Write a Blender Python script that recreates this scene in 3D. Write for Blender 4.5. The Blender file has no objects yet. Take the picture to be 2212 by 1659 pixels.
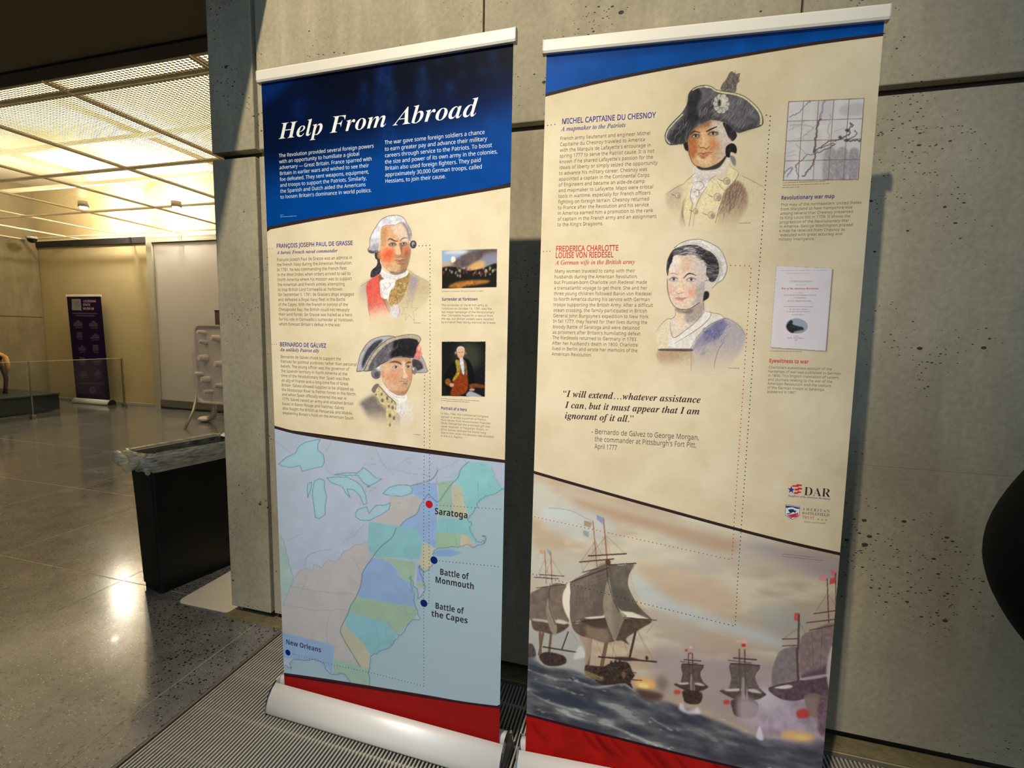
import bpy, bmesh, math, random
import numpy as np
from mathutils import Vector, Matrix

SC = bpy.context.scene
COL = SC.collection
random.seed(7)

# ---------------------------------------------------------------- camera
FPX = 1008.57                      # focal length in pixels of the 2212 px wide frame
CAM = Vector((1.2336, -1.3563, 1.4091))
YAW, PITCH, ROLL = 0.2653, -0.1032, 0.0202


def cam_axes():
    f = Vector((-math.sin(YAW) * math.cos(PITCH), math.cos(YAW) * math.cos(PITCH), math.sin(PITCH)))
    r = Vector((math.cos(YAW), math.sin(YAW), 0))
    u = r.cross(f)
    r2 = r * math.cos(ROLL) + u * math.sin(ROLL)
    u2 = u * math.cos(ROLL) - r * math.sin(ROLL)
    return r2, u2, f


R_, U_, F_ = cam_axes()
cd = bpy.data.cameras.new('camera')
cd.sensor_fit = 'HORIZONTAL'
cd.sensor_width = 36
cd.lens = 36 * FPX / 2212
cd.clip_start = 0.05
cam = bpy.data.objects.new('camera', cd)
COL.objects.link(cam)
m = Matrix((R_, U_, -F_)).transposed().to_4x4()
m.translation = CAM
cam.matrix_world = m
SC.camera = cam

# ---------------------------------------------------------------- view, world and lights
SC.view_settings.view_transform = 'Standard'
SC.view_settings.look = 'None'
SC.view_settings.exposure = 0.0
SC.view_settings.gamma = 1.0
SC.view_settings.use_curve_mapping = False
SC.cycles.max_bounces = 8
SC.cycles.diffuse_bounces = 3
SC.cycles.transparent_max_bounces = 12
SC.cycles.sample_clamp_indirect = 6.0

W = bpy.data.worlds.new('foyer_ambient')
SC.world = W
W.use_nodes = True
W.node_tree.nodes['Background'].inputs[0].default_value = (0.40, 0.55, 0.68, 1)
W.node_tree.nodes['Background'].inputs[1].default_value = 0.10


def light(name, kind, loc, energy, color, target=None, **kw):
    l = bpy.data.lights.new(name, kind)
    l.energy = energy
    l.color = color
    for k, v in kw.items():
        setattr(l, k, v)
    o = bpy.data.objects.new(name, l)
    COL.objects.link(o)
    o.location = loc
    if target is not None:
        o.rotation_euler = (Vector(target) - Vector(loc)).to_track_quat('-Z', 'Y').to_euler()
    return o


WARM = (1.0, 0.84, 0.58)
# track spot high in the foyer: it throws the banner shadows down and to the right
light('track_spot', 'SPOT', (0.3, -2.7, 5.0), 735, WARM, (0.42, 0.35, 2.35),
      spot_size=math.radians(56), spot_blend=0.9, shadow_soft_size=0.045)
light('banner_fill_spot', 'SPOT', (0.42, -2.72, 5.0), 720, (1.0, 0.90, 0.78), (0.86, 0.0, 0.30),
      spot_size=math.radians(33), spot_blend=0.9, shadow_soft_size=0.045)  # narrow spot added beside the first to brighten the lower banners
# cool soft fill light added behind the camera, its source unseen
light('cool_fill', 'AREA', (2.2, -5.2, 3.6), 70, (0.66, 0.84, 1.0), (0.9, 0.0, 0.6),
      shape='RECTANGLE', size=3.2, size_y=1.8)
# lamps above the mesh ceiling of the hall: uplights that wash the slab, and two bare lamps by the far wall
for lx, ly, le in ((-1.3, 1.6, 74), (-2.6, 3.2, 46), (-4.1, 1.8, 44), (-5.2, 3.6, 46), (-6.6, 2.0, 46), (-8.4, 3.2, 46)):
    light('hall_uplight', 'AREA', (lx, ly, 3.05), le, (1.0, 0.89, 0.68), (lx, ly, 4.0), shape='DISK', size=1.15)
for lx, ly, le in ((-7.57, 4.54, 140), (-6.23, 4.70, 155)):
    light('hall_lamp', 'POINT', (lx, ly, 3.40), le, (1.0, 0.92, 0.76), shadow_soft_size=0.05)

# ---------------------------------------------------------------- helpers


def ray(x, y):
    return F_ + R_ * ((x - 1106) / FPX) - U_ * ((y - 829.5) / FPX)


def srgb(r, g, b, k=1.0):
    def c(v):
        v = v / 255.0
        return (v / 12.92 if v <= 0.04045 else ((v + 0.055) / 1.055) ** 2.4) * k
    return (c(r), c(g), c(b), 1)


MATS = {}


def mat(name, color=(0.5, 0.5, 0.5, 1), rough=0.5, metal=0.0, spec=0.5, coat=0.0, noise=None, bump=None, **kw):
    """principled material; noise = (scale, amount) mottles the colour, bump = (scale, strength)"""
    if name in MATS:
        return MATS[name]
    M = bpy.data.materials.new(name)
    M.use_nodes = True
    nt = M.node_tree
    b = nt.nodes['Principled BSDF']
    b.inputs['Base Color'].default_value = color
    b.inputs['Roughness'].default_value = rough
    b.inputs['Metallic'].default_value = metal
    b.inputs['Specular IOR Level'].default_value = spec
    b.inputs['Coat Weight'].default_value = coat
    for k, v in kw.items():
        b.inputs[k.replace('_', ' ')].default_value = v
    if noise or bump:
        tc = nt.nodes.new('ShaderNodeTexCoord')
    if noise:
        n = nt.nodes.new('ShaderNodeTexNoise')
        n.inputs['Scale'].default_value = noise[0]
        n.inputs['Detail'].default_value = 5
        nt.links.new(tc.outputs['Object'], n.inputs['Vector'])
        mx = nt.nodes.new('ShaderNodeMix')
        mx.data_type = 'RGBA'
        a = noise[1]
        mx.inputs['A'].default_value = tuple(c * (1 - a) for c in color[:3]) + (1,)
        mx.inputs['B'].default_value = tuple(min(1, c * (1 + a)) for c in color[:3]) + (1,)
        nt.links.new(n.outputs['Fac'], mx.inputs['Factor'])
        nt.links.new(mx.outputs['Result'], b.inputs['Base Color'])
    if bump:
        n2 = nt.nodes.new('ShaderNodeTexNoise')
        n2.inputs['Scale'].default_value = bump[0]
        n2.inputs['Detail'].default_value = 4
        nt.links.new(tc.outputs['Object'], n2.inputs['Vector'])
        bp = nt.nodes.new('ShaderNodeBump')
        bp.inputs['Strength'].default_value = bump[1]
        bp.inputs['Distance'].default_value = 0.01
        nt.links.new(n2.outputs['Fac'], bp.inputs['Height'])
        nt.links.new(bp.outputs['Normal'], b.inputs['Normal'])
    MATS[name] = M
    return M


def obj(name, bm, material, parent=None, smooth=False):
    me = bpy.data.meshes.new(name)
    bm.to_mesh(me)
    bm.free()
    if smooth:
        for p in me.polygons:
            p.use_smooth = True
    return link(name, me, material, parent)


def link(name, me, material, parent=None):
    o = bpy.data.objects.new(name, me)
    COL.objects.link(o)
    if material is not None:
        if not me.materials:
            me.materials.append(material)
    if parent is not None:
        o.parent = parent
    return o


def thing(name, label, cat, loc=(0, 0, 0), rotz=0, group=None):
    o = bpy.data.objects.new(name, None)
    o.empty_display_size = 0.1
    COL.objects.link(o)
    o.location = loc
    o.rotation_euler = (0, 0, rotz)
    o['label'] = label
    o['category'] = cat
    if group:
        o['group'] = group
    return o


def tag(o, label, cat, group=None):
    o['label'] = label
    o['category'] = cat
    if group:
        o['group'] = group
    return o


def struct(o):
    o['kind'] = 'structure'
    return o


def box(bm, lo, hi, bevel=0.0):
    x0, y0, z0 = lo
    x1, y1, z1 = hi
    vs = [bm.verts.new(p) for p in ((x0, y0, z0), (x1, y0, z0), (x1, y1, z0), (x0, y1, z0),
                                    (x0, y0, z1), (x1, y0, z1), (x1, y1, z1), (x0, y1, z1))]
    fs = [bm.faces.new([vs[i] for i in f]) for f in
          ((3, 2, 1, 0), (4, 5, 6, 7), (0, 1, 5, 4), (1, 2, 6, 5), (2, 3, 7, 6), (3, 0, 4, 7))]
    if bevel > 0:
        es = list({e for f in fs for e in f.edges})
        bmesh.ops.bevel(bm, geom=es, offset=bevel, segments=2, affect='EDGES', profile=0.5)
    return bm


def boxbm(lo, hi, bevel=0.0):
    return box(bmesh.new(), lo, hi, bevel)


def tube(bm, pts, radii, seg=10, cap=True):
    pts = [Vector(p) for p in pts]
    if not hasattr(radii, '__len__'):
        radii = [radii] * len(pts)
    rings = []
    for i, p in enumerate(pts):
        d = (pts[min(i + 1, len(pts) - 1)] - pts[max(i - 1, 0)]).normalized()
        a = d.orthogonal().normalized() if i == 0 else (prev - d * prev.dot(d)).normalized()
        prev = a
        b = d.cross(a)
        rings.append([bm.verts.new(p + (a * math.cos(t) + b * math.sin(t)) * radii[i])
                      for t in (2 * math.pi * k / seg for k in range(seg))])
    for r0, r1 in zip(rings, rings[1:]):
        for k in range(seg):
            bm.faces.new((r0[k], r0[(k + 1) % seg], r1[(k + 1) % seg], r1[k]))
    if cap:
        bm.faces.new(rings[0][::-1])
        bm.faces.new(rings[-1])
    return bm


def extrude_profile(bm, prof, x0, x1):
    """prof: closed (y, z) polygon, swept along x"""
    a = [bm.verts.new((x0, y, z)) for y, z in prof]
    b = [bm.verts.new((x1, y, z)) for y, z in prof]
    n = len(prof)
    for i in range(n):
        bm.faces.new((a[i], a[(i + 1) % n], b[(i + 1) % n], b[i]))
    bm.faces.new(a[::-1])
    bm.faces.new(b)
    bmesh.ops.recalc_face_normals(bm, faces=bm.faces)
    return bm

# ================================================================ THE SETTING
YW = 0.418          # face of the concrete wall


def concrete_material(name, c0, c1, holes=True):
    M = bpy.data.materials.new(name)
    M.use_nodes = True
    nt = M.node_tree
    N, L = nt.nodes, nt.links
    b = N['Principled BSDF']
    b.inputs['Roughness'].default_value = 0.82
    b.inputs['Specular IOR Level'].default_value = 0.25
    tc = N.new('ShaderNodeTexCoord')

    def noise(scale, detail=6, vec=None, rough=0.6):
        n = N.new('ShaderNodeTexNoise')
        n.inputs['Scale'].default_value = scale
        n.inputs['Detail'].default_value = detail
        n.inputs['Roughness'].default_value = rough
        L.new(vec or tc.outputs['Object'], n.inputs['Vector'])
        return n.outputs['Fac']

    def ramp(src, p0, p1, a=(0, 0, 0, 1), c=(1, 1, 1, 1)):
        r = N.new('ShaderNodeValToRGB')
        r.color_ramp.elements[0].position = p0
        r.color_ramp.elements[1].position = p1
        r.color_ramp.elements[0].color = a
        r.color_ramp.elements[1].color = c
        L.new(src, r.inputs['Fac'])
        return r.outputs['Color']

    def mix(f, a, c, mode='MIX'):
        x = N.new('ShaderNodeMix')
        x.data_type = 'RGBA'
        x.blend_type = mode
        for sock, v in (('Factor', f), ('A', a), ('B', c)):
            if hasattr(v, 'is_linked'):
                L.new(v, x.inputs[sock])
            else:
                x.inputs[sock].default_value = v
        return x.outputs['Result']

    def math_(op, a, c):
        x = N.new('ShaderNodeMath')
        x.operation = op
        for i, v in enumerate((a, c)):
            if hasattr(v, 'is_linked'):
                L.new(v, x.inputs[i])
            else:
                x.inputs[i].default_value = v
        return x.outputs[0]

    mp = N.new('ShaderNodeMapping')          # trowel and form streaks run downwards
    mp.inputs['Scale'].default_value = (5.0, 5.0, 0.9)
    mp.inputs['Rotation'].default_value = (0, 0.22, 0)
    L.new(tc.outputs['Object'], mp.inputs['Vector'])
    col = mix(ramp(noise(1.7), 0.3, 0.72), c0, c1)
    pale = tuple(min(1, v * 1.35) for v in c1[:3]) + (1,)
    col = mix(ramp(noise(1.0, 4, mp.outputs['Vector']), 0.50, 0.80, c=(0.75, 0.75, 0.75, 1)), col, pale)
    col = mix(ramp(noise(55, 3), 0.35, 0.75, (0.0, 0.0, 0.0, 1), (0.30, 0.30, 0.30, 1)), col,
              tuple(v * 0.45 for v in c0[:3]) + (1,))
    h = None
    if holes:
        for sc, rad, elong in ((20, 0.17, 1.5), (42, 0.20, 1.9), (80, 0.25, 2.1)):
            m2 = N.new('ShaderNodeMapping')
            m2.inputs['Scale'].default_value = (1.0, 1.0, elong)
            m2.inputs['Rotation'].default_value = (0, -0.35, 0)
            L.new(tc.outputs['Object'], m2.inputs['Vector'])
            v = N.new('ShaderNodeTexVoronoi')
            v.inputs['Scale'].default_value = sc
            v.voronoi_dimensions = '3D'
            L.new(m2.outputs['Vector'], v.inputs['Vector'])
            s = N.new('ShaderNodeSeparateColor')
            L.new(v.outputs['Color'], s.inputs[0])
            r = math_('MULTIPLY', math_('POWER', s.outputs[0], 2.6), rad * 1.45)
            dens = ramp(noise(2.3, 2), 0.40, 0.60)
            r = math_('MULTIPLY', r, dens)
            t = math_('SUBTRACT', r, v.outputs['Distance'])
            t = math_('MULTIPLY', t, 30.0)
            cl = N.new('ShaderNodeClamp')
            L.new(t, cl.inputs[0])
            h = cl.outputs[0] if h is None else math_('MAXIMUM', h, cl.outputs[0])
        col = mix(math_('MULTIPLY', h, 0.86), col, (0.012, 0.010, 0.008, 1))
    L.new(col, b.inputs['Base Color'])
    bp = N.new('ShaderNodeBump')
    bp.inputs['Strength'].default_value = 0.55
    bp.inputs['Distance'].default_value = 0.004
    hh = math_('MULTIPLY', noise(38, 5), 0.55)
    if h is not None:
        hh = math_('SUBTRACT', hh, math_('MULTIPLY', h, 1.6))
    L.new(hh, bp.inputs['Height'])
    L.new(bp.outputs['Normal'], b.inputs['Normal'])
    MATS[name] = M
    return M


CONC = concrete_material('board_cast_concrete', srgb(160, 153, 134), srgb(192, 184, 163))
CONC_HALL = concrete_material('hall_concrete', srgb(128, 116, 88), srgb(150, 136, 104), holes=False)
DARKGAP = mat('dark_joint_core', srgb(58, 50, 38), 0.9, noise=(30, 0.3))  # dark brown wall core that shows in the panel joints
MORTAR = mat('floor_mortar', srgb(118, 108, 78), 0.9, noise=(26, 0.45), bump=(60, 0.6))

# --- concrete wall that the banners stand in front of: a recessed core and proud cast panels
wall = struct(obj('wall_back', boxbm((-0.65, YW + 0.035, -0.02), (4.6, YW + 0.40, 5.2)), DARKGAP))
ZG0, ZG1 = 2.170, 2.200                        # the wide horizontal reveal
panels = [  # x0, x1, z0, z1
    (-0.672, -0.437, 0.042, ZG0), (-0.672, -0.437, ZG1, 5.2),
    (-0.423, 4.6, 0.042, 1.004), (-0.423, 4.6, 1.0042, ZG0),
    (-0.423, 0.610, ZG1, 5.2), (0.616, 1.677, ZG1, 5.2), (1.683, 2.745, ZG1, 5.2), (2.751, 4.6, ZG1, 5.2)]
for i, (x0, x1, z0, z1) in enumerate(panels):
    yf = YW - (0.010 if x1 < 0 else 0.0)       # the end pier stands a little proud
    obj('concrete_panel', boxbm((x0, yf, z0), (x1, YW + 0.34, z1), 0.0012 if z1 < 2.0 or z0 > 1 and z1 < 2.18 else 0.004), CONC, wall)
obj('mortar_bed', boxbm((-0.69, YW - 0.045, -0.02), (4.6, YW + 0.03, 0.006), 0.003), MORTAR, wall)

# --- terrazzo floor in metre tiles with pale joints
JOINT = mat('tile_joint', srgb(176, 158, 128), 0.5)


def terrazzo():
    M = bpy.data.materials.new('polished_terrazzo')
    M.use_nodes = True
    nt = M.node_tree
    N, L = nt.nodes, nt.links
    b = N['Principled BSDF']
    tc = N.new('ShaderNodeTexCoord')
    geo = N.new('ShaderNodeNewGeometry')
    base = N.new('ShaderNodeTexNoise')
    base.inputs['Scale'].default_value = 5
    base.inputs['Detail'].default_value = 8
    base.inputs['Roughness'].default_value = 0.7
    L.new(geo.outputs['Position'], base.inputs['Vector'])
    r = N.new('ShaderNodeValToRGB')
    r.color_ramp.elements[0].position = 0.3
    r.color_ramp.elements[1].position = 0.7
    r.color_ramp.elements[0].color = srgb(92, 92, 94)
    r.color_ramp.elements[1].color = srgb(128, 126, 124)
    L.new(base.outputs['Fac'], r.inputs['Fac'])
    cur = r.outputs['Color']
    for sc, thr, colr in ((70, 0.30, srgb(34, 34, 38)), (110, 0.24, srgb(48, 50, 54)), (85, 0.17, srgb(176, 172, 164))):
        v = N.new('ShaderNodeTexVoronoi')
        v.inputs['Scale'].default_value = sc
        L.new(geo.outputs['Position'], v.inputs['Vector'])
        s = N.new('ShaderNodeSeparateColor')
        L.new(v.outputs['Color'], s.inputs[0])
        mu = N.new('ShaderNodeMath')
        mu.operation = 'MULTIPLY'
        L.new(s.outputs[1], mu.inputs[0])
        mu.inputs[1].default_value = thr * 1.5
        sb = N.new('ShaderNodeMath')
        sb.operation = 'SUBTRACT'
        L.new(mu.outputs[0], sb.inputs[0])
        L.new(v.outputs['Distance'], sb.inputs[1])
        k = N.new('ShaderNodeMath')
        k.operation = 'MULTIPLY'
        k.use_clamp = True
        k.inputs[1].default_value = 12
        L.new(sb.outputs[0], k.inputs[0])
        x = N.new('ShaderNodeMix')
        x.data_type = 'RGBA'
        L.new(k.outputs[0], x.inputs['Factor'])
        L.new(cur, x.inputs['A'])
        x.inputs['B'].default_value = colr
        cur = x.outputs['Result']
    L.new(cur, b.inputs['Base Color'])
    rn = N.new('ShaderNodeTexNoise')
    rn.inputs['Scale'].default_value = 2.2
    L.new(geo.outputs['Position'], rn.inputs['Vector'])
    mr = N.new('ShaderNodeMapRange')
    mr.inputs['To Min'].default_value = 0.10
    mr.inputs['To Max'].default_value = 0.24
    L.new(rn.outputs['Fac'], mr.inputs['Value'])
    L.new(mr.outputs['Result'], b.inputs['Roughness'])
    b.inputs['Specular IOR Level'].default_value = 0.65
    b.inputs['Coat Weight'].default_value = 0.25
    b.inputs['Coat Roughness'].default_value = 0.06
    MATS['terrazzo'] = M
    return M


TERR = terrazzo()
bm = boxbm((-12.0, -4.0, -0.06), (-0.345, 5.2, -0.0008))
box(bm, (-0.345, YW - 0.05, -0.06), (4.6, 5.2, -0.0008))
floor = struct(obj('floor', bm, JOINT))
GX = -0.494
tile_mesh = {}
for i in range(-11, 1):
    x0, x1 = GX + (i - 1) * 1.012, GX + i * 1.012
    if x0 < -11.9:
        continue
    if i == 0:
        pass
    for j in range(-4, 5):
        y0, y1 = 0.475 + j * 1.012, 0.475 + (j + 1) * 1.012
        y1 = min(y1, 5.15)
        key = round(y1 - y0, 3)
        if key not in tile_mesh:
            b_ = boxbm((0, 0, -0.004), (1.0075, y1 - y0 - 0.0045, 0.0), 0.0004)
            me = bpy.data.meshes.new('floor_tile')
            b_.to_mesh(me)
            b_.free()
            me.materials.append(TERR)
            tile_mesh[key] = me
        o = link('floor_tile', tile_mesh[key], TERR, floor)
        o.location = (x0 + 0.0023, y0 + 0.0023, 0)
# the narrow course of tiles beside the grating
for j in range(-4, 1):
    y0, y1 = 0.475 + j * 1.012, min(0.475 + (j + 1) * 1.012, 0.80 if j == 0 else 9)
    x1 = -0.345 if j < 0 else -0.69
    if j == 0:
        continue
    y1 = min(y1, YW + 0.03) if j == -1 else y1
    obj('floor_tile', boxbm((GX + 0.0023, y0 + 0.0023, -0.004), (x1, y1 - 0.0023, 0), 0.0004), TERR, floor)

# --- hall beyond the pier
PLASTER = mat('hall_plaster', srgb(196, 178, 134), 0.85, noise=(3.0, 0.10))
PANELW = mat('sliding_door_panel', srgb(200, 194, 186), 0.6, noise=(2.0, 0.04))
FRAMEW = mat('door_frame_paint', srgb(176, 170, 150), 0.6)
BLACKTR = mat('black_trim', srgb(26, 23, 18), 0.7)
far = struct(obj('wall_far', boxbm((-10.2, 5.0, -0.02), (1.5, 5.15, 4.1)), PLASTER))
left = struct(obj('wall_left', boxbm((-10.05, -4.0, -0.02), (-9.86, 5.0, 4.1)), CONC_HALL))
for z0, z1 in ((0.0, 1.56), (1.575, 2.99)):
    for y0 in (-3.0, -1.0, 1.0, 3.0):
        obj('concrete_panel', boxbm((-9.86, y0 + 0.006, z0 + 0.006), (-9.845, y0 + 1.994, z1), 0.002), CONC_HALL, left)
struct(obj('trim_1', boxbm((-9.85, 4.965, 2.885), (-7.03, 5.0, 2.985)), BLACKTR))
struct(obj('baseboard_far', boxbm((-9.85, 4.985, 0.0), (-7.03, 5.0, 0.05), 0.003), FRAMEW))
door = struct(obj('door_1', boxbm((-6.90, 4.93, 0.06), (-3.6, 4.96, 2.86), 0.004), PANELW))
bm = bmesh.new()
box(bm, (-7.03, 4.90, 0.0), (-6.91, 5.0, 2.97))
box(bm, (-6.91, 4.90, 2.87), (-3.6, 5.0, 2.97))
obj('door_frame', bm, FRAMEW, door)
obj('door_sill', boxbm((-6.91, 4.905, 0.035), (-3.6, 4.99, 0.16), 0.004), mat('door_sill_metal', srgb(120, 114, 96), 0.45, 0.3), door)

# --- ceiling of the hall: plenum slab, perforated metal panels with frames, soffit in front
SLAB = mat('plenum_slab', srgb(222, 212, 188), 0.9)


def mesh_panel_material():
    M = bpy.data.materials.new('perforated_sheet')
    M.use_nodes = True
    nt = M.node_tree
    N, L = nt.nodes, nt.links
    b = N['Principled BSDF']
    b.inputs['Base Color'].default_value = srgb(214, 204, 178)
    b.inputs['Roughness'].default_value = 0.42
    b.inputs['Metallic'].default_value = 0.35
    geo = N.new('ShaderNodeNewGeometry')
    sx = N.new('ShaderNodeSeparateXYZ')
    L.new(geo.outputs['Position'], sx.inputs[0])

    def wave(sock, freq, ph=0.0):
        a = N.new('ShaderNodeMath')
        a.operation = 'MULTIPLY_ADD'
        a.inputs[1].default_value = freq
        a.inputs[2].default_value = ph
        L.new(sock, a.inputs[0])
        s = N.new('ShaderNodeMath')
        s.operation = 'SINE'
        L.new(a.outputs[0], s.inputs[0])
        return s.outputs[0]
    wx, wy = wave(sx.outputs['X'], 2 * math.pi / 0.034), wave(sx.outputs['Y'], 2 * math.pi / 0.020)
    mu = N.new('ShaderNodeMath')
    mu.operation = 'ADD'
    L.new(wx, mu.inputs[0])
    L.new(wy, mu.inputs[1])
    gt = N.new('ShaderNodeMath')
    gt.operation = 'GREATER_THAN'
    gt.inputs[1].default_value = 0.0
    L.new(mu.outputs[0], gt.inputs[0])
    tr = N.new('ShaderNodeBsdfTransparent')
    ms = N.new('ShaderNodeMixShader')
    L.new(gt.outputs[0], ms.inputs['Fac'])
    L.new(b.outputs[0], ms.inputs[1])
    L.new(tr.outputs[0], ms.inputs[2])
    L.new(ms.outputs[0], N['Material Output'].inputs['Surface'])
    return M


MESHM = mesh_panel_material()
CFRAME = mat('ceiling_frame_metal', srgb(226, 214, 184), 0.5)
ceil = struct(obj('ceiling', boxbm((-10.05, 0.9, 4.0), (1.5, 5.15, 4.1)), SLAB))
CP = 1.222
px0, py0 = -1.37 + CP, 1.1 - CP
pm = {}
for i in range(8):
    for j in range(5):
        x1 = px0 - i * CP
        x0 = max(x1 - CP, -9.84)
        y0 = max(py0 + j * CP, 0.93)
        y1 = min(py0 + (j + 1) * CP, 4.99)
        if y1 - y0 < 0.1:
            continue
        key = (round(x1 - x0, 2), round(y1 - y0, 2))
        w, d = x1 - x0 - 0.012, y1 - y0 - 0.012
        if key not in pm:
            b1 = bmesh.new()
            vs = [b1.verts.new(p) for p in ((0.014, 0.014, 0.006), (w - 0.014, 0.014, 0.006), (w - 0.014, d - 0.014, 0.006), (0.014, d - 0.014, 0.006))]
            b1.faces.new(vs[::-1])
            m1 = bpy.data.meshes.new('perforated_sheet')
            b1.to_mesh(m1)
            b1.free()
            b2 = bmesh.new()
            box(b2, (0, 0, 0), (w, 0.015, 0.02))
            box(b2, (0, d - 0.015, 0), (w, d, 0.02))
            box(b2, (0, 0.015, 0), (0.015, d - 0.015, 0.02))
            box(b2, (w - 0.015, 0.015, 0), (w, d - 0.015, 0.02))
            m2 = bpy.data.meshes.new('ceiling_panel_frame')
            b2.to_mesh(m2)
            b2.free()
            pm[key] = (m1, m2)
        o2 = link('ceiling_panel_frame', pm[key][1], CFRAME, ceil)
        o2.location = (x0 + 0.006, y0 + 0.006, 2.99)
        o1 = link('perforated_sheet', pm[key][0], MESHM, o2)
# hanger channels above the mesh
for k, yy in enumerate((1.75, 2.95, 4.15)):
    obj('hanger_channel', boxbm((-9.8, yy, 3.60), (-0.3, yy + 0.05, 3.65)), CFRAME, ceil)
for k, xx in enumerate((-2.28, -4.72, -7.16)):
    obj('hanger_channel', boxbm((xx, 1.0, 3.70), (xx + 0.06, 4.95, 3.76)), CFRAME, ceil)
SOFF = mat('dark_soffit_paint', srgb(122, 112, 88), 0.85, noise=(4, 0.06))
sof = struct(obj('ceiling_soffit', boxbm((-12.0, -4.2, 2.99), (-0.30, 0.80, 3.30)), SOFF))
obj('soffit_edge_trim', boxbm((-12.0, 0.80, 2.975), (-0.30, 0.905, 4.1)), BLACKTR, sof)

# --- floor grating in front of the wall
STEEL = mat('grate_steel', srgb(186, 183, 172), 0.40, 0.30, noise=(9, 0.2))
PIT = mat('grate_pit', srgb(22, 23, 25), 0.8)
grate = thing('floor_grate', 'long steel bar grating set flush in the floor under the two banners', 'floor grate', (-0.335, -2.6, 0))
GL = 0.361 + 2.6
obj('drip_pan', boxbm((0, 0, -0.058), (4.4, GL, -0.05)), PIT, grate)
for lo, hi in (((-0.008, 0, -0.05), (0.004, GL, 0.0005)), ((0.004, GL - 0.012, -0.05), (4.4, GL + 0.004, 0.0005))):
    obj('frame_edge', boxbm(lo, hi, 0.0005), mat('grate_frame_steel', srgb(112, 108, 98), 0.5, 0.3), grate)
bar_bm = boxbm((0, 0, -0.022), (0.0062, GL - 0.013, 0.0), 0.0008)
bar_me = bpy.data.meshes.new('grate_bar')
bar_bm.to_mesh(bar_me)
bar_bm.free()
for k in range(228):
    o = link('grate_bar', bar_me, STEEL, grate)
    o.location = (0.0125 + k * 0.0134, 0, 0)
rod_bm = bmesh.new()
tube(rod_bm, [(0.012, 0, 0), (4.4, 0, 0)], 0.006, 8)
rod_me = bpy.data.meshes.new('cross_rod')
rod_bm.to_mesh(rod_me)
rod_bm.free()
for k in range(16):
    o = link('cross_rod', rod_me, STEEL, grate)
    o.location = (0, GL - 0.10 - k * 0.175, -0.014)

# ================================================================ THE TWO BANNERS
BW = 0.85
ALU = mat('satin_aluminium', srgb(230, 230, 229), 0.46, 0.2, spec=0.5)
ALUW = mat('white_anodised_rail', srgb(240, 237, 228), 0.42, 0.05)
CHROME = mat('chrome_end_cap', srgb(190, 192, 198), 0.08, 1.0)
BLACKP = mat('black_plastic', srgb(22, 22, 24), 0.35)


class Banner:
    def __init__(s, name, label, x, y, yaw, lean, side, H, quad, bow):
        s.H, s.lean, s.side = H, lean, side
        s.root = thing(name, label, 'banner stand', (x, y, 0), yaw)
        # homography: photo pixel -> (u, v) metres on the print
        src = quad
        dst = [(0, 0), (BW, 0), (BW, H), (0, H)]
        A, b = [], []
        for (px, py), (u, v) in zip(src, dst):
            A += [[px, py, 1, 0, 0, 0, -u * px, -u * py], [0, 0, 0, px, py, 1, -v * px, -v * py]]
            b += [u, v]
        h = np.linalg.solve(np.array(A, float), np.array(b, float))
        s.Hm = np.append(h, 1).reshape(3, 3)
        s.Hi = np.linalg.inv(s.Hm)
        s.quad, s.bow = quad, bow

    def uv(s, x, y):
        """pixel of the photograph -> place on the print"""
        x = np.asarray(x, float)
        y = np.asarray(y, float)
        yt, yb = s.quad[3][1], s.quad[0][1]
        t = np.clip((y - yt) / (yb - yt), 0, 1)
        q = 4 * t * (1 - t)
        xl = s.quad[3][0] + (s.quad[0][0] - s.quad[3][0]) * t
        xr = s.quad[2][0] + (s.quad[1][0] - s.quad[2][0]) * t
        f = (x - xl) / (xr - xl)
        x = x - q * (s.bow[0] * (1 - f) + s.bow[1] * f)
        d = s.Hm[2, 0] * x + s.Hm[2, 1] * y + s.Hm[2, 2]
        return (s.Hm[0, 0] * x + s.Hm[0, 1] * y + s.Hm[0, 2]) / d, (s.Hm[1, 0] * x + s.Hm[1, 1] * y + s.Hm[1, 2]) / d

    def px(s, u, v):
        d = s.Hi[2, 0] * u + s.Hi[2, 1] * v + s.Hi[2, 2]
        x = (s.Hi[0, 0] * u + s.Hi[0, 1] * v + s.Hi[0, 2]) / d
        y = (s.Hi[1, 0] * u + s.Hi[1, 1] * v + s.Hi[1, 2]) / d
        yt, yb = s.quad[3][1], s.quad[0][1]
        t = np.clip((y - yt) / (yb - yt), 0, 1)
        q = 4 * t * (1 - t)
        return x + q * (s.bow[0] * (1 - u / BW) + s.bow[1] * u / BW), y

    def pt(s, u, v, off=0.0):
        """place on the print -> local point, off = metres in front of the fabric"""
        return (u + s.side * v, math.sin(s.lean) * v - off, 0.10 + math.cos(s.lean) * v)


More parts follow.
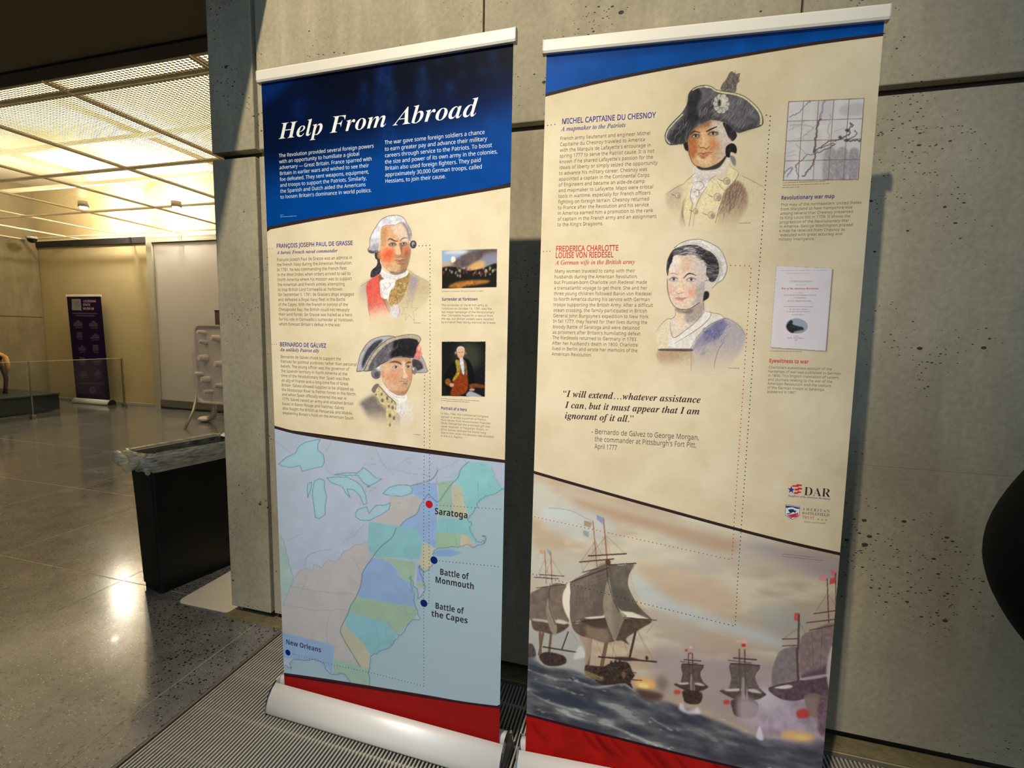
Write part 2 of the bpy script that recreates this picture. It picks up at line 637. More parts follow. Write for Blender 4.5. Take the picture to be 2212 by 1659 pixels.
def fabric_material():
    """vinyl banner: parchment ground with faint stains; painted ink where the point colour says so"""
    M = bpy.data.materials.new('printed_vinyl')
    M.use_nodes = True
    nt = M.node_tree
    N, L = nt.nodes, nt.links
    b = N['Principled BSDF']
    b.inputs['Roughness'].default_value = 0.48
    b.inputs['Specular IOR Level'].default_value = 0.06
    tc = N.new('ShaderNodeTexCoord')
    n = N.new('ShaderNodeTexNoise')
    n.inputs['Scale'].default_value = 7
    n.inputs['Detail'].default_value = 6
    n.inputs['Roughness'].default_value = 0.62
    L.new(tc.outputs['Object'], n.inputs['Vector'])
    r = N.new('ShaderNodeValToRGB')
    r.color_ramp.elements[0].position = 0.28
    r.color_ramp.elements[1].position = 0.62
    r.color_ramp.elements[0].color = srgb(214, 201, 170)
    r.color_ramp.elements[1].color = srgb(230, 219, 193)
    L.new(n.outputs['Fac'], r.inputs['Fac'])
    at = N.new('ShaderNodeAttribute')
    at.attribute_name = 'ink'
    mx = N.new('ShaderNodeMix')
    mx.data_type = 'RGBA'
    L.new(at.outputs['Alpha'], mx.inputs['Factor'])
    L.new(r.outputs['Color'], mx.inputs['A'])
    L.new(at.outputs['Color'], mx.inputs['B'])
    L.new(mx.outputs['Result'], b.inputs['Base Color'])
    n2 = N.new('ShaderNodeTexNoise')
    n2.inputs['Scale'].default_value = 5
    L.new(tc.outputs['Object'], n2.inputs['Vector'])
    bp = N.new('ShaderNodeBump')
    bp.inputs['Strength'].default_value = 0.10
    bp.inputs['Distance'].default_value = 0.02
    L.new(n2.outputs['Fac'], bp.inputs['Height'])
    L.new(bp.outputs['Normal'], b.inputs['Normal'])
    return M


VINYL = fabric_material()


def build_stand(B, overL, overR):
    root, H = B.root, B.H
    # cassette: curved aluminium front and back shells either side of the slot
    front = [(-0.004, 0.006), (-0.060, 0.006), (-0.066, 0.016), (-0.061, 0.040), (-0.050, 0.064), (-0.034, 0.083), (-0.013, 0.096), (-0.008, 0.090), (-0.004, 0.060)]
    back = [(0.004, 0.006), (0.004, 0.060), (0.007, 0.096), (0.014, 0.104), (0.034, 0.100), (0.058, 0.082), (0.076, 0.052), (0.084, 0.018), (0.080, 0.006)]
    bm = bmesh.new()
    extrude_profile(bm, front, -overL + 0.004, BW + overR - 0.004)
    o = obj('cassette_front', bm, ALU, root)
    for p in o.data.polygons:
        p.use_smooth = abs(p.normal.x) < 0.5
    bm = bmesh.new()
    extrude_profile(bm, back, -overL + 0.004, BW + overR - 0.004)
    o = obj('cassette_back', bm, ALU, root)
    for p in o.data.polygons:
        p.use_smooth = abs(p.normal.x) < 0.5
    capp = [(-0.064, 0.002), (-0.070, 0.016), (-0.064, 0.043), (-0.052, 0.068), (-0.035, 0.088), (-0.010, 0.104), (0.016, 0.109),
            (0.038, 0.104), (0.062, 0.085), (0.080, 0.053), (0.088, 0.018), (0.083, 0.002)]
    for x0, x1 in ((-overL, -overL + 0.005), (BW + overR - 0.005, BW + overR)):
        bm = bmesh.new()
        extrude_profile(bm, capp, x0, x1)
        cap = obj('end_cap', bm, CHROME, root)
        inn = [(y * 0.86 + 0.001, z * 0.86 + 0.006) for y, z in capp]
        bm = bmesh.new()
        xo = x0 - 0.0012 if x0 < 0 else x1
        extrude_profile(bm, inn, xo, xo + 0.0012)
        obj('end_plate', bm, BLACKP, cap)
    for xf in (0.06, BW - 0.06):
        bm = bmesh.new()
        box(bm, (xf - 0.03, -0.058, 0.0), (xf + 0.03, 0.078, 0.0065), 0.002)
        obj('rubber_foot', bm, BLACKP, root)
    # support pole behind the print
    bm = bmesh.new()
    yb = 0.03
    topy = math.sin(B.lean) * H + 0.012
    cx = BW / 2
    tube(bm, [(cx, yb, 0.08), (cx + B.side * 0.7, yb + (topy - yb) * 0.33, 0.80)], 0.0095, 12)
    tube(bm, [(cx + B.side * 0.7, yb + (topy - yb) * 0.33, 0.80), (cx + B.side * 1.4, yb + (topy - yb) * 0.67, 1.5)], 0.008, 12)
    tube(bm, [(cx + B.side * 1.4, yb + (topy - yb) * 0.67, 1.5), (cx + B.side * H, topy, 0.10 + H * math.cos(B.lean))], 0.0065, 12)
    obj('support_pole', bm, ALU, root, smooth=True)
    # top rail: clamp bar with end plugs
    bm = bmesh.new()
    p = Vector(B.pt(0, H))
    y0, z0 = p.y, p.z
    prof = [(-0.008, -0.006), (-0.010, 0.0), (-0.010, 0.026), (-0.006, 0.031), (0.006, 0.031), (0.010, 0.026), (0.010, -0.004), (0.006, -0.008)]
    sx = B.side * H
    extrude_profile(bm, [(y0 + a, z0 + c) for a, c in prof], sx - 0.008, sx + BW + 0.006)
    rail = obj('top_rail', bm, ALUW, root)
    for x0, x1 in ((sx - 0.011, sx - 0.008), (sx + BW + 0.006, sx + BW + 0.009)):
        bm = bmesh.new()
        extrude_profile(bm, [(y0 + a * 1.05, z0 + c * 1.03) for a, c in prof], x0, x1)
        obj('rail_end_plug', bm, mat('pale_plastic', srgb(205, 200, 186), 0.5), rail)
    # the print itself, a sheet with a slight sag
    nu, nv = 12, 40
    bm = bmesh.new()
    vs = [[bm.verts.new(B.pt(BW * i / nu, -0.04 + (H + 0.045) * j / nv)) for i in range(nu + 1)] for j in range(nv + 1)]
    for j in range(nv):
        for i in range(nu):
            bm.faces.new((vs[j][i], vs[j][i + 1], vs[j + 1][i + 1], vs[j + 1][i]))
    obj('banner_sheet', bm, VINYL, root, smooth=True)
    bm = bmesh.new()
    q = [bm.verts.new((x, y + 0.0008, z)) for x, y, z in (B.pt(0, -0.04), B.pt(BW, -0.04), B.pt(BW, H), B.pt(0, H))]
    bm.faces.new(q[::-1])
    obj('grey_backing', bm, mat('grey_blockout_backing', srgb(92, 94, 98), 0.7), root)


BL = Banner('banner_stand', 'roll-up banner with dark blue title header and coastal map print', 0, 0, -0.016, -0.0127, 0.0052, 2.1116,
            [(619, 1465), (1073, 1601), (1112, 95), (562, 168)], (7, 1))
BR = Banner('banner_stand', 'roll-up banner with narrow blue header and sailing ships print, nearer the right edge', 0.9387, -0.0164, 0.0674, 0.0268, 0.0011, 2.117,
            [(1132, 1617), (1779, 1682), (1909, 35), (1183, 120)], (4, 8))
build_stand(BL, 0.030, 0.024)
build_stand(BR, 0.024, 0.030)

# ================================================================ PRINTED PICTURES
# pictures are painted into arrays laid out like the print, then carried by fine point-coloured sheets on the banner
RNG = np.random.default_rng(5)


def spline(pts, closed=False, n=6):
    P = np.array(pts, float)
    if len(P) < 3:
        return P
    out = []
    m_ = len(P)
    for i in range(m_ if closed else m_ - 1):
        if closed:
            p0, p1, p2, p3 = P[i - 1], P[i], P[(i + 1) % m_], P[(i + 2) % m_]
        else:
            p0, p1, p2, p3 = P[max(i - 1, 0)], P[i], P[i + 1], P[min(i + 2, m_ - 1)]
        t = np.linspace(0, 1, n, endpoint=False)[:, None]
        out.append(0.5 * (2 * p1 + (p2 - p0) * t + (2 * p0 - 5 * p1 + 4 * p2 - p3) * t ** 2 + (3 * p1 - p0 - 3 * p2 + p3) * t ** 3))
    if not closed:
        out.append(P[-1:])
    return np.vstack(out)


def blur_(a, r):
    r = int(round(r))
    if r < 1:
        return a
    for ax in (0, 1):
        for _ in range(2):
            pad = [(0, 0)] * a.ndim
            pad[ax] = (r + 1, r)
            c = np.cumsum(np.pad(a, pad, mode='edge'), axis=ax)
            n = a.shape[ax]
            a = (np.take(c, range(2 * r + 1, 2 * r + 1 + n), axis=ax) - np.take(c, range(0, n), axis=ax)) / (2 * r + 1)
    return a


def cloud(h, w, cell, seed=0, octaves=3, stretch=1.0):
    """smooth value noise 0..1"""
    g = np.random.default_rng(seed)
    tot = np.zeros((h, w))
    amp, s = 1.0, 0.0
    for o in range(octaves):
        cx, cy = max(2, cell * stretch / 2 ** o), max(2, cell / 2 ** o)
        gh, gw = int(h / cy) + 3, int(w / cx) + 3
        G = g.random((gh, gw))
        yy, xx = np.arange(h) / cy, np.arange(w) / cx
        iy, ix = yy.astype(int), xx.astype(int)
        fy, fx = yy - iy, xx - ix
        fy, fx = fy * fy * (3 - 2 * fy), fx * fx * (3 - 2 * fx)
        a = G[iy][:, ix] * (1 - fx) + G[iy][:, ix + 1] * fx
        b = G[iy + 1][:, ix] * (1 - fx) + G[iy + 1][:, ix + 1] * fx
        tot += amp * (a * (1 - fy)[:, None] + b * fy[:, None])
        s += amp
        amp *= 0.55
    return tot / s


class Canvas:
    def __init__(s, x0, y0, x1, y1, res, bg=None):
        s.x0, s.y0, s.x1, s.y1, s.res = x0, y0, x1, y1, res
        s.h, s.w = int((y1 - y0) * res) + 1, int((x1 - x0) * res) + 1
        s.rgb = np.ones((s.h, s.w, 3)) * 0.8
        s.a = np.zeros((s.h, s.w))
        if bg is not None:
            s.rgb[:] = np.array(bg) / 255.0
            s.a[:] = 1
        s.at(0, 0, 1)

    def at(s, ox, oy, k):
        """following coordinates are those of a view with its corner at (ox, oy), k view pixels per photo pixel"""
        s.ox, s.oy, s.k = ox, oy, k
        return s

    def xf(s, pts):
        P = np.array(pts, float).reshape(-1, 2)
        return np.stack([(s.ox + P[:, 0] / s.k - s.x0) * s.res, (s.oy + P[:, 1] / s.k - s.y0) * s.res], 1)

    def _win(s, P, m_):
        X0, Y0 = np.floor(P.min(0) - m_).astype(int)
        X1, Y1 = np.ceil(P.max(0) + m_).astype(int) + 1
        X0, Y0, X1, Y1 = max(X0, 0), max(Y0, 0), min(X1, s.w), min(Y1, s.h)
        return (X0, Y0, X1, Y1) if X1 > X0 and Y1 > Y0 else None

    def _over(s, win, mask, color):
        X0, Y0, X1, Y1 = win
        A = s.a[Y0:Y1, X0:X1]
        C = s.rgb[Y0:Y1, X0:X1]
        c = np.asarray(color, float) / 255.0
        ao = mask + A * (1 - mask)
        C[:] = (c * mask[..., None] + C * (A * (1 - mask))[..., None]) / np.maximum(ao, 1e-6)[..., None]
        A[:] = ao

    def pmask(s, P, blur=0, clip=None):
        win = s._win(P, blur * 2 + 2)
        if win is None:
            return None, None
        X0, Y0, X1, Y1 = win
        acc = np.zeros((Y1 - Y0, X1 - X0))
        Q = np.roll(P, -1, 0)
        for dx in (0.25, 0.75):
            xs = np.arange(X0, X1) + dx - 0.5
            for dy in (0.25, 0.75):
                ys = np.arange(Y0, Y1) + dy - 0.5
                ins = np.zeros(acc.shape, bool)
                for (ax, ay), (bx, by) in zip(P, Q):
                    if ay == by:
                        continue
                    rows = (ay > ys) != (by > ys)
                    if not rows.any():
                        continue
                    xi = ax + (ys - ay) * (bx - ax) / (by - ay)
                    ins[rows] ^= xs[None, :] < xi[rows][:, None]
                acc += ins
        acc /= 4
        if blur:
            acc = blur_(acc, blur)
        return win, acc

    def poly(s, pts, color, alpha=1.0, blur=0.0, smooth=True, tex=0.0, cell=6, fade=None, color2=None, axis=None):
        """fade=(x0,y0,x1,y1): alpha runs 1 -> 0 between the two points; color2 with axis likewise blends the colour"""
        P = s.xf(spline(pts, True) if smooth and len(pts) > 2 else pts)
        win, mk = s.pmask(P, blur * s.res / s.k)
        if win is None:
            return s
        X0, Y0, X1, Y1 = win
        mk = mk * alpha
        if fade is not None:
            mk = mk * (1 - s._ramp(win, fade))
        col = np.asarray(color, float)
        if color2 is not None:
            t = s._ramp(win, axis)[..., None]
            col = col * (1 - t) + np.asarray(color2, float) * t
        if tex:
            n = cloud(Y1 - Y0, X1 - X0, max(3, cell * s.res), int(abs(P.sum())) % 9999)[..., None]
            col = np.clip(col * (1 + tex * (n * 2 - 1)), 0, 255)
        s._over(win, mk, col)
        return s

    def _ramp(s, win, ax):
        X0, Y0, X1, Y1 = win
        (a0, b0), (a1, b1) = s.xf([ax[:2], ax[2:]])
        dx, dy = a1 - a0, b1 - b0
        xs, ys = np.arange(X0, X1)[None, :], np.arange(Y0, Y1)[:, None]
        t = np.clip(((xs - a0) * dx + (ys - b0) * dy) / (dx * dx + dy * dy), 0, 1)
        return t * t * (3 - 2 * t)

    def ell(s, cx, cy, rx, ry, color, alpha=1.0, blur=0.0, rot=0.0, **kw):
        t = np.linspace(0, 2 * np.pi, 28, endpoint=False)
        c, n = math.cos(rot), math.sin(rot)
        pts = np.stack([cx + rx * np.cos(t) * c - ry * np.sin(t) * n, cy + rx * np.cos(t) * n + ry * np.sin(t) * c], 1)
        return s.poly(pts, color, alpha, blur, smooth=False, **kw)

    def line(s, pts, width, color, alpha=1.0, smooth=True, taper=0.0, blur=0.0):
        Q = spline(pts, False) if smooth else np.array(pts, float)
        P = s.xf(Q)
        w = width * s.res / s.k
        win = s._win(P, w + 2 + blur * s.res / s.k * 2)
        if win is None:
            return s
        X0, Y0, X1, Y1 = win
        xs, ys = np.arange(X0, X1)[None, :], np.arange(Y0, Y1)[:, None]
        mk = np.zeros((Y1 - Y0, X1 - X0))
        n = len(P) - 1
        for i in range(n):
            (ax, ay), (bx, by) = P[i], P[i + 1]
            dx, dy = bx - ax, by - ay
            t = np.clip(((xs - ax) * dx + (ys - ay) * dy) / max(dx * dx + dy * dy, 1e-9), 0, 1)
            d = np.hypot(xs - ax - t * dx, ys - ay - t * dy)
            f = (i + 0.5) / n
            hw = w / 2 * (1 - taper * abs(2 * f - 1))
            mk = np.maximum(mk, np.clip(hw - d + 0.5, 0, min(1, 2 * hw + 0.15)))
        if blur:
            mk = blur_(mk, blur * s.res / s.k)
        s._over(win, mk * alpha, color)
        return s

    def hatch(s, pts, n, length, width, color, angle, alpha=0.6, jit=0.25, vary=0.25, seed=1):
        """brush strokes of one direction scattered inside an outline"""
        g = np.random.default_rng(seed)
        P = np.array(pts, float)
        lo, hi = P.min(0), P.max(0)
        Q = np.roll(P, -1, 0)
        k = 0
        tries = 0
        while k < n and tries < n * 12:
            tries += 1
            x, y = lo + (hi - lo) * g.random(2)
            ins = False
            for (ax, ay), (bx, by) in zip(P, Q):
                if (ay > y) != (by > y) and x < ax + (y - ay) * (bx - ax) / (by - ay):
                    ins = not ins
            if not ins:
                continue
            k += 1
            a = angle + g.normal(0, jit)
            L_ = length * (0.5 + g.random())
            dx, dy = math.cos(a) * L_ / 2, math.sin(a) * L_ / 2
            c = np.clip(np.asarray(color, float) * (1 + vary * (g.random() * 2 - 1)), 0, 255)
            s.line([(x - dx, y - dy), (x, y + length * 0.05), (x + dx, y + dy)], width * (0.6 + 0.8 * g.random()), c, alpha, taper=0.7)
        return s

    def sample(s, x, y):
        fx = np.clip((x - s.x0) * s.res, 0, s.w - 1.001)
        fy = np.clip((y - s.y0) * s.res, 0, s.h - 1.001)
        ix, iy = fx.astype(int), fy.astype(int)
        tx, ty = fx - ix, fy - iy
        out = []
        for A in (s.rgb[..., 0], s.rgb[..., 1], s.rgb[..., 2], s.a):
            out.append((A[iy, ix] * (1 - tx) + A[iy, ix + 1] * tx) * (1 - ty) + (A[iy + 1, ix] * (1 - tx) + A[iy + 1, ix + 1] * tx) * ty)
        return out


WB = np.array([1.06, 1.09, 1.17])       # the photograph's warm light taken out of the ink colours


def picture(B, name, cv, step, off, gain=1.0, thr=0.01, lab=None):
    """carry a canvas on the banner as a fine sheet; step in photo pixels"""
    us, vs = B.uv([cv.x0, cv.x1, cv.x0, cv.x1], [cv.y0, cv.y0, cv.y1, cv.y1])
    u0, u1 = max(us.min(), 0.0), min(us.max(), BW)
    v0, v1 = max(vs.min(), -0.03), min(vs.max(), B.H)
    du = step * (us.max() - us.min()) / (cv.x1 - cv.x0)
    dv = step * (vs.max() - vs.min()) / (cv.y1 - cv.y0)
    nu, nv = max(2, int((u1 - u0) / du)), max(2, int((v1 - v0) / dv))
    U, V = np.meshgrid(np.linspace(u0, u1, nu + 1), np.linspace(v0, v1, nv + 1))
    X, Y = B.px(U, V)
    r, g, b, a = cv.sample(X, Y)
    out_ = (X < cv.x0) | (X > cv.x1) | (Y < cv.y0) | (Y > cv.y1)
    a = np.where(out_, 0, a)
    idx = np.arange((nu + 1) * (nv + 1)).reshape(nv + 1, nu + 1)
    q = np.stack([idx[:-1, :-1], idx[:-1, 1:], idx[1:, 1:], idx[1:, :-1]], -1).reshape(-1, 4)
    q = q[a.ravel()[q].max(1) > thr]
    used, inv = np.unique(q, return_inverse=True)
    q = inv.reshape(-1, 4)
    Uf, Vf = U.ravel()[used], V.ravel()[used]
    co = np.stack([Uf + B.side * Vf, math.sin(B.lean) * Vf - off, 0.10 + math.cos(B.lean) * Vf], 1)
    me = bpy.data.meshes.new(name)
    me.vertices.add(len(co))
    me.vertices.foreach_set('co', co.astype(np.float32).ravel())
    me.loops.add(q.size)
    me.loops.foreach_set('vertex_index', q.astype(np.int32).ravel())
    me.polygons.add(len(q))
    me.polygons.foreach_set('loop_start', np.arange(0, q.size, 4, dtype=np.int32))
    me.update(calc_edges=True)
    rgb = np.stack([r, g, b], -1).reshape(-1, 3)[used]
    if name == 'portrait_drawing':          # tooth of the drawing paper
        gr = cloud(nv + 1, nu + 1, 3, 17, 2).ravel()[used]
        rgb = rgb * (0.90 + 0.20 * gr)[:, None]
    rgb = np.clip(rgb * WB * gain, 0, 0.97)
    lin = np.where(rgb <= 0.04045, rgb / 12.92, ((rgb + 0.055) / 1.055) ** 2.4)
    col = np.concatenate([lin, a.ravel()[used][:, None]], 1).astype(np.float32)
    at = me.color_attributes.new('ink', 'FLOAT_COLOR', 'POINT')
    at.data.foreach_set('color', col.ravel())
    o = link(name, me, VINYL, B.root)
    if lab:
        o['label'] = lab
    return o


def flat_print(B, name, loops, color, off, parent=None):
    """flat inked areas: loops of photo pixels"""
    bm = bmesh.new()
    for lp in loops:
        P = np.array(lp, float)
        u, v = B.uv(P[:, 0], P[:, 1])
        u = np.clip(u, 0, BW)
        vs = [bm.verts.new(B.pt(a, c, off)) for a, c in zip(u, v)]
        f = bm.faces.new(vs)
    bmesh.ops.triangulate(bm, faces=bm.faces)
    for f in bm.faces:
        if f.normal.y > 0:
            f.normal_flip()
    return obj(name, bm, ink(color), parent or B.root)


def ink(c, gain=1.0):
    k = 'ink_%d_%d_%d' % tuple(int(v) for v in c)
    if k not in MATS:
        cc = np.clip(np.array(c, float) * WB * gain, 0, 247)
        mat(k, srgb(*cc), 0.48, spec=0.06)
    return MATS[k]


def band(top, thick):
    """closed loop along a curve, thick photo pixels high"""
    P = spline(top, False, 8)
    return [tuple(p) for p in P] + [(x, y + thick) for x, y in P[::-1]]


# the bare sheet carries no ink
for o in COL.objects:
    if o.name.startswith('banner_sheet'):
        at = o.data.color_attributes.new('ink', 'FLOAT_COLOR', 'POINT')
        at.data.foreach_set('color', np.zeros(len(o.data.vertices) * 4, np.float32))

BROWN = (52, 38, 36)
LT = [(556, 501), (579, 497), (687, 479), (823, 459.5), (960, 440), (1105, 419), (1130, 415.4)]
LM = [(590, 919.5), (603, 923), (652, 937), (749, 956), (845, 973.5), (942, 989.5), (1014, 1001), (1090, 1012), (1110, 1015)]
LB = [(605, 1446), (619, 1448.6), (713.6, 1465), (812, 1483.7), (911, 1503), (998, 1520.7), (1076, 1533), (1100, 1536)]
RT = [(1160, 219.5), (1182.6, 213), (1299, 182.7), (1438.5, 152), (1577.7, 125.3), (1751.7, 93.3), (1906.6, 69.6), (1930, 66)]
RM = [(1140, 1012.5), (1156.8, 1016.7), (1324.7, 1052.7), (1447.5, 1078), (1596.9, 1108), (1713.5, 1129.3), (1828, 1147), (1850, 1150)]
RB = [(1120, 1542), (1134, 1544.9), (1283.7, 1569.4), (1447.5, 1596), (1611, 1620.6), (1783, 1642.3), (1800, 1644)]
NAVY_DOT, RED_DOT = (44, 48, 84), (186, 62, 54)

# ---------------- left banner: header, footer, rules
hc = Canvas(545, 80, 1130, 505, 1.0)
hp = [(545, 60), (1130, 60)] + [(x, y - 2.5) for x, y in spline(LT, False, 6)[::-1]]
hc.poly(hp, (6, 58, 124), smooth=False, color2=(0, 66, 140), axis=(840, 110, 900, 440))
hc.poly([(545, 60), (1130, 60), (1130, 215), (850, 300), (700, 330), (545, 360)], (2, 14, 44), 0.93, blur=34)
hc.poly([(690, 60), (1130, 60), (1130, 150), (960, 190), (700, 215)], (2, 6, 22), 0.7, blur=20)
hc.poly([(545, 150), (640, 140), (620, 180), (560, 220)], (4, 44, 110), 0.7, blur=9)
for (x, y, w_, h_, c, al) in ((832, 150, 18, 40, (10, 70, 150), .5), (820, 205, 14, 60, (6, 56, 130), .5), (786, 186, 9, 11, (20, 70, 130), .55), (785, 212, 14, 22, (4, 34, 86), .6),
                              (842, 182, 8, 9, (24, 80, 120), .5), (845, 215, 13, 34, (14, 64, 104), .6), (912, 150, 8, 12, (30, 90, 150), .5), (914, 195, 15, 42, (16, 62, 112), .55),
                              (950, 140, 9, 9, (20, 70, 130), .4), (994, 122, 10, 12, (10, 80, 130), .45), (1068, 128, 9, 17, (14, 76, 140), .55), (1076, 160, 20, 20, (4, 40, 70), .6),
                              (976, 196, 10, 16, (18, 76, 130), .5), (1044, 160, 9, 10, (10, 86, 120), .4), (1000, 165, 9, 10, (20, 60, 80), .4), (830, 285, 10, 34, (8, 66, 140), .5),
                              (848, 285, 8, 30, (8, 66, 140), .45), (645, 232, 16, 26, (6, 50, 120), .45), (1066, 280, 14, 22, (10, 76, 150), .3), (925, 262, 14, 16, (8, 60, 130), .4),
                              (880, 168, 13, 20, (2, 8, 24), .6), (900, 135, 20, 9, (2, 8, 22), .7), (1005, 205, 22, 26, (2, 10, 30), .6)):
    hc.ell(x, y, w_, h_, c, al * .62, blur=6, tex=0.5, cell=6)
hc.rgb *= (0.94 + 0.12 * cloud(hc.h, hc.w, 40, 3))[..., None]
picture(BL, 'blue_header_print', hc, 2.0, 0.00012, 0.92)
flat_print(BL, 'brown_rule', [[(x, y) for x, y in band([(a, b - 7) for a, b in LT], 7.5)]], BROWN, 0.0002)
flat_print(BL, 'brown_rule', [band(LM, 6.2)], BROWN, 0.0002)
P = spline(LB, False, 8)
rf = flat_print(BL, 'red_footer_print', [[tuple(p) for p in P] + [(1100, 1640), (605, 1500)]], (142, 22, 20), 0.00018)
flat_print(BL, 'brown_rule', [band(LB, 5.0)], (56, 26, 34), 0.00024)
# ---------------- right banner
hc = Canvas(1165, 20, 1930, 222, 1.0)
hc.poly([(1165, 0), (1930, 0)] + [(x, y - 2.5) for x, y in spline(RT, False, 6)[::-1]], (0, 74, 150), smooth=False, tex=0.10, cell=40)
hc.poly([(1165, 60), (1930, 10), (1930, 46), (1165, 140)], (4, 22, 60), 0.30, blur=6)
picture(BR, 'blue_header_print', hc, 2.5, 0.00012, 0.95)
flat_print(BR, 'brown_rule', [band([(a, b - 6.5) for a, b in RT], 7.0)], BROWN, 0.0002)
flat_print(BR, 'brown_rule', [band(RM, 6.4)], BROWN, 0.0002)
rc = Canvas(1115, 1535, 1810, 1700, 1.0)
rc.poly([(x, y - 2) for x, y in spline(RB, False, 6)] + [(1810, 1720), (1115, 1720)], (158, 22, 18), smooth=False, tex=0.12, cell=30)
for k in range(26):
    x = 1135 + 650 * RNG.random()
    y = 1548 + (x - 1134) * 0.152 + 14 * RNG.random()
    rc.line([(x, y), (x + 18, y + 22), (x + 40, y + 40)], 5 + 6 * RNG.random(), (92, 10, 8), 0.45, taper=0.6, blur=2)
picture(BR, 'red_footer_print', rc, 2.0, 0.00006, 1.0)
flat_print(BR, 'brown_rule', [band(RB, 5.5)], (50, 22, 30), 0.00024)


# ---------------- portraits drawn on the parchment
def portrait_commander():
    c = Canvas(772, 466, 938, 726, 2.2).at(770, 465, 6.383)
    INK, SK = (44, 36, 38), (208, 160, 116)
    # coat, sash and lace, fading out below
    c.poly([(90, 1030), (220, 930), (330, 880), (300, 1400), (100, 1380), (60, 1150)], (150, 138, 128), .6, blur=30, fade=(200, 1000, 180, 1400))
    c.poly([(720, 830), (860, 920), (1030, 1020), (1000, 1250), (840, 1420), (700, 1500), (560, 1480), (480, 1300), (560, 980)], (176, 158, 118), .85, blur=16, fade=(700, 1050, 760, 1560))
    c.poly([(760, 900), (870, 940), (850, 1060), (780, 1300), (700, 1330), (740, 1040)], (150, 136, 146), .75, blur=14, fade=(780, 1000, 760, 1400))
    c.poly([(700, 850), (760, 900), (720, 1060), (640, 1250), (540, 1300), (520, 1150), (560, 980), (650, 920)], (150, 120, 70), .9, blur=6, tex=.25, cell=3, fade=(640, 1100, 600, 1500))
    c.poly([(325, 880), (350, 1000), (370, 1150), (430, 1290), (480, 1420), (330, 1500), (210, 1440), (180, 1240), (160, 1030), (215, 940)], (206, 84, 70), .95, blur=6, tex=.12, cell=6,
           color2=(224, 150, 130), axis=(260, 1180, 330, 1480), fade=(280, 1300, 330, 1540))
    c.poly([(330, 880), (380, 900), (410, 960), (400, 1120), (450, 1240), (520, 1420), (480, 1420), (420, 1290), (370, 1150)], (122, 76, 56), .9, blur=3, tex=.3, cell=2, fade=(400, 1150, 500, 1460))
    c.poly([(355, 960), (470, 930), (550, 960), (540, 1060), (480, 1180), (430, 1220), (370, 1190), (350, 1060)], (222, 214, 206), 1, blur=3, tex=.12, cell=3)
    c.poly([(500, 1090), (600, 1120), (600, 1260), (560, 1320), (500, 1320), (470, 1240)], (168, 134, 78), .9, blur=4, tex=.35, cell=2)
    c.poly([(520, 1310), (590, 1300), (615, 1400), (580, 1480), (510, 1480), (480, 1420)], (206, 196, 196), .85, blur=5)
    for pts in ([(600, 1100), (570, 1180), (590, 1250), (560, 1310)], [(520, 1060), (500, 1160), (470, 1260), (490, 1400)], [(355, 980), (365, 1100), (400, 1230), (480, 1420)], [(380, 1000), (420, 1060), (390, 1120), (440, 1160)],
                [(450, 960), (490, 1020), (440, 1080)], [(600, 1320), (618, 1400), (585, 1480)], [(180, 1240), (200, 1380), (225, 1500)], [(745, 835), (860, 915), (1030, 1020)], [(90, 1030), (190, 960)]):
        c.line(pts, 6, (92, 74, 66), .75, taper=.6)
    for a in range(22):
        x, y = 560 + 140 * RNG.random(), 990 + 180 * RNG.random()
        c.ell(x, y, 8, 8, (226, 204, 150), .7, blur=2)
    # star order
    st = [(720, 1250), (790, 1260), (780, 1350), (860, 1360), (800, 1410), (820, 1540), (750, 1450), (690, 1520), (710, 1430), (640, 1440), (680, 1380), (660, 1340), (730, 1350), (720, 1250)]
    c.line(st, 5, (120, 104, 92), .6, smooth=False)
    # neck cloth
    c.poly([(360, 790), (470, 870), (600, 890), (710, 830), (735, 850), (700, 910), (560, 950), (400, 930), (365, 870)], (220, 214, 208), 1, tex=.10, cell=3)
    for y in (0, 22, 44):
        c.line([(375, 850 + y * .8), (500, 905 + y * .8), (610, 905 + y * .7), (710, 860 + y)], 4, (128, 118, 116), .7)
    # queue ribbon
    c.poly([(280, 560), (340, 560), (350, 700), (370, 760), (350, 850), (280, 900), (220, 910), (230, 820), (300, 750), (310, 680), (280, 640)], (58, 54, 58), 1, tex=.4, cell=3)
    # face
    face = [(365, 220), (430, 185), (560, 185), (640, 155), (705, 210), (735, 330), (750, 450), (760, 560), (735, 700), (700, 800), (600, 845), (500, 850), (430, 800), (370, 720), (340, 600), (350, 480), (360, 330)]
    c.poly(face, SK, 1, color2=(186, 142, 102), axis=(420, 500, 740, 560))
    c.poly([(500, 190), (640, 160), (730, 300), (740, 430), (640, 420), (560, 330)], (214, 194, 172), .75, blur=22)
    c.poly([(365, 260), (440, 230), (430, 420), (370, 480)], (176, 128, 82), .6, blur=14)
    c.poly([(380, 560), (440, 510), (520, 530), (545, 600), (500, 690), (490, 780), (420, 720), (370, 640)], (214, 88, 52), .8, blur=24, tex=.2, cell=4)
    c.ell(700, 570, 45, 90, (190, 92, 60), .7, blur=22)
    c.poly([(690, 560), (760, 560), (735, 720), (690, 820), (590, 850), (640, 740)], (128, 92, 70), .55, blur=18)
    c.poly([(400, 700), (520, 700), (620, 760), (600, 840), (480, 840)], (202, 172, 128), .5, blur=18)
    c.poly([(490, 840), (600, 850), (710, 800), (690, 850), (580, 890), (500, 870)], (70, 58, 52), .7, blur=6)
    # features
    c.poly([(560, 440), (600, 430), (630, 520), (640, 600), (600, 625), (560, 600)], (228, 178, 138), .9, blur=8)
    c.poly([(610, 440), (650, 470), (650, 560), (640, 600), (625, 540)], (108, 76, 60), .7, blur=6)
    c.poly([(555, 600), (600, 612), (645, 596), (650, 640), (600, 650), (560, 640)], (126, 104, 96), .6, blur=6)
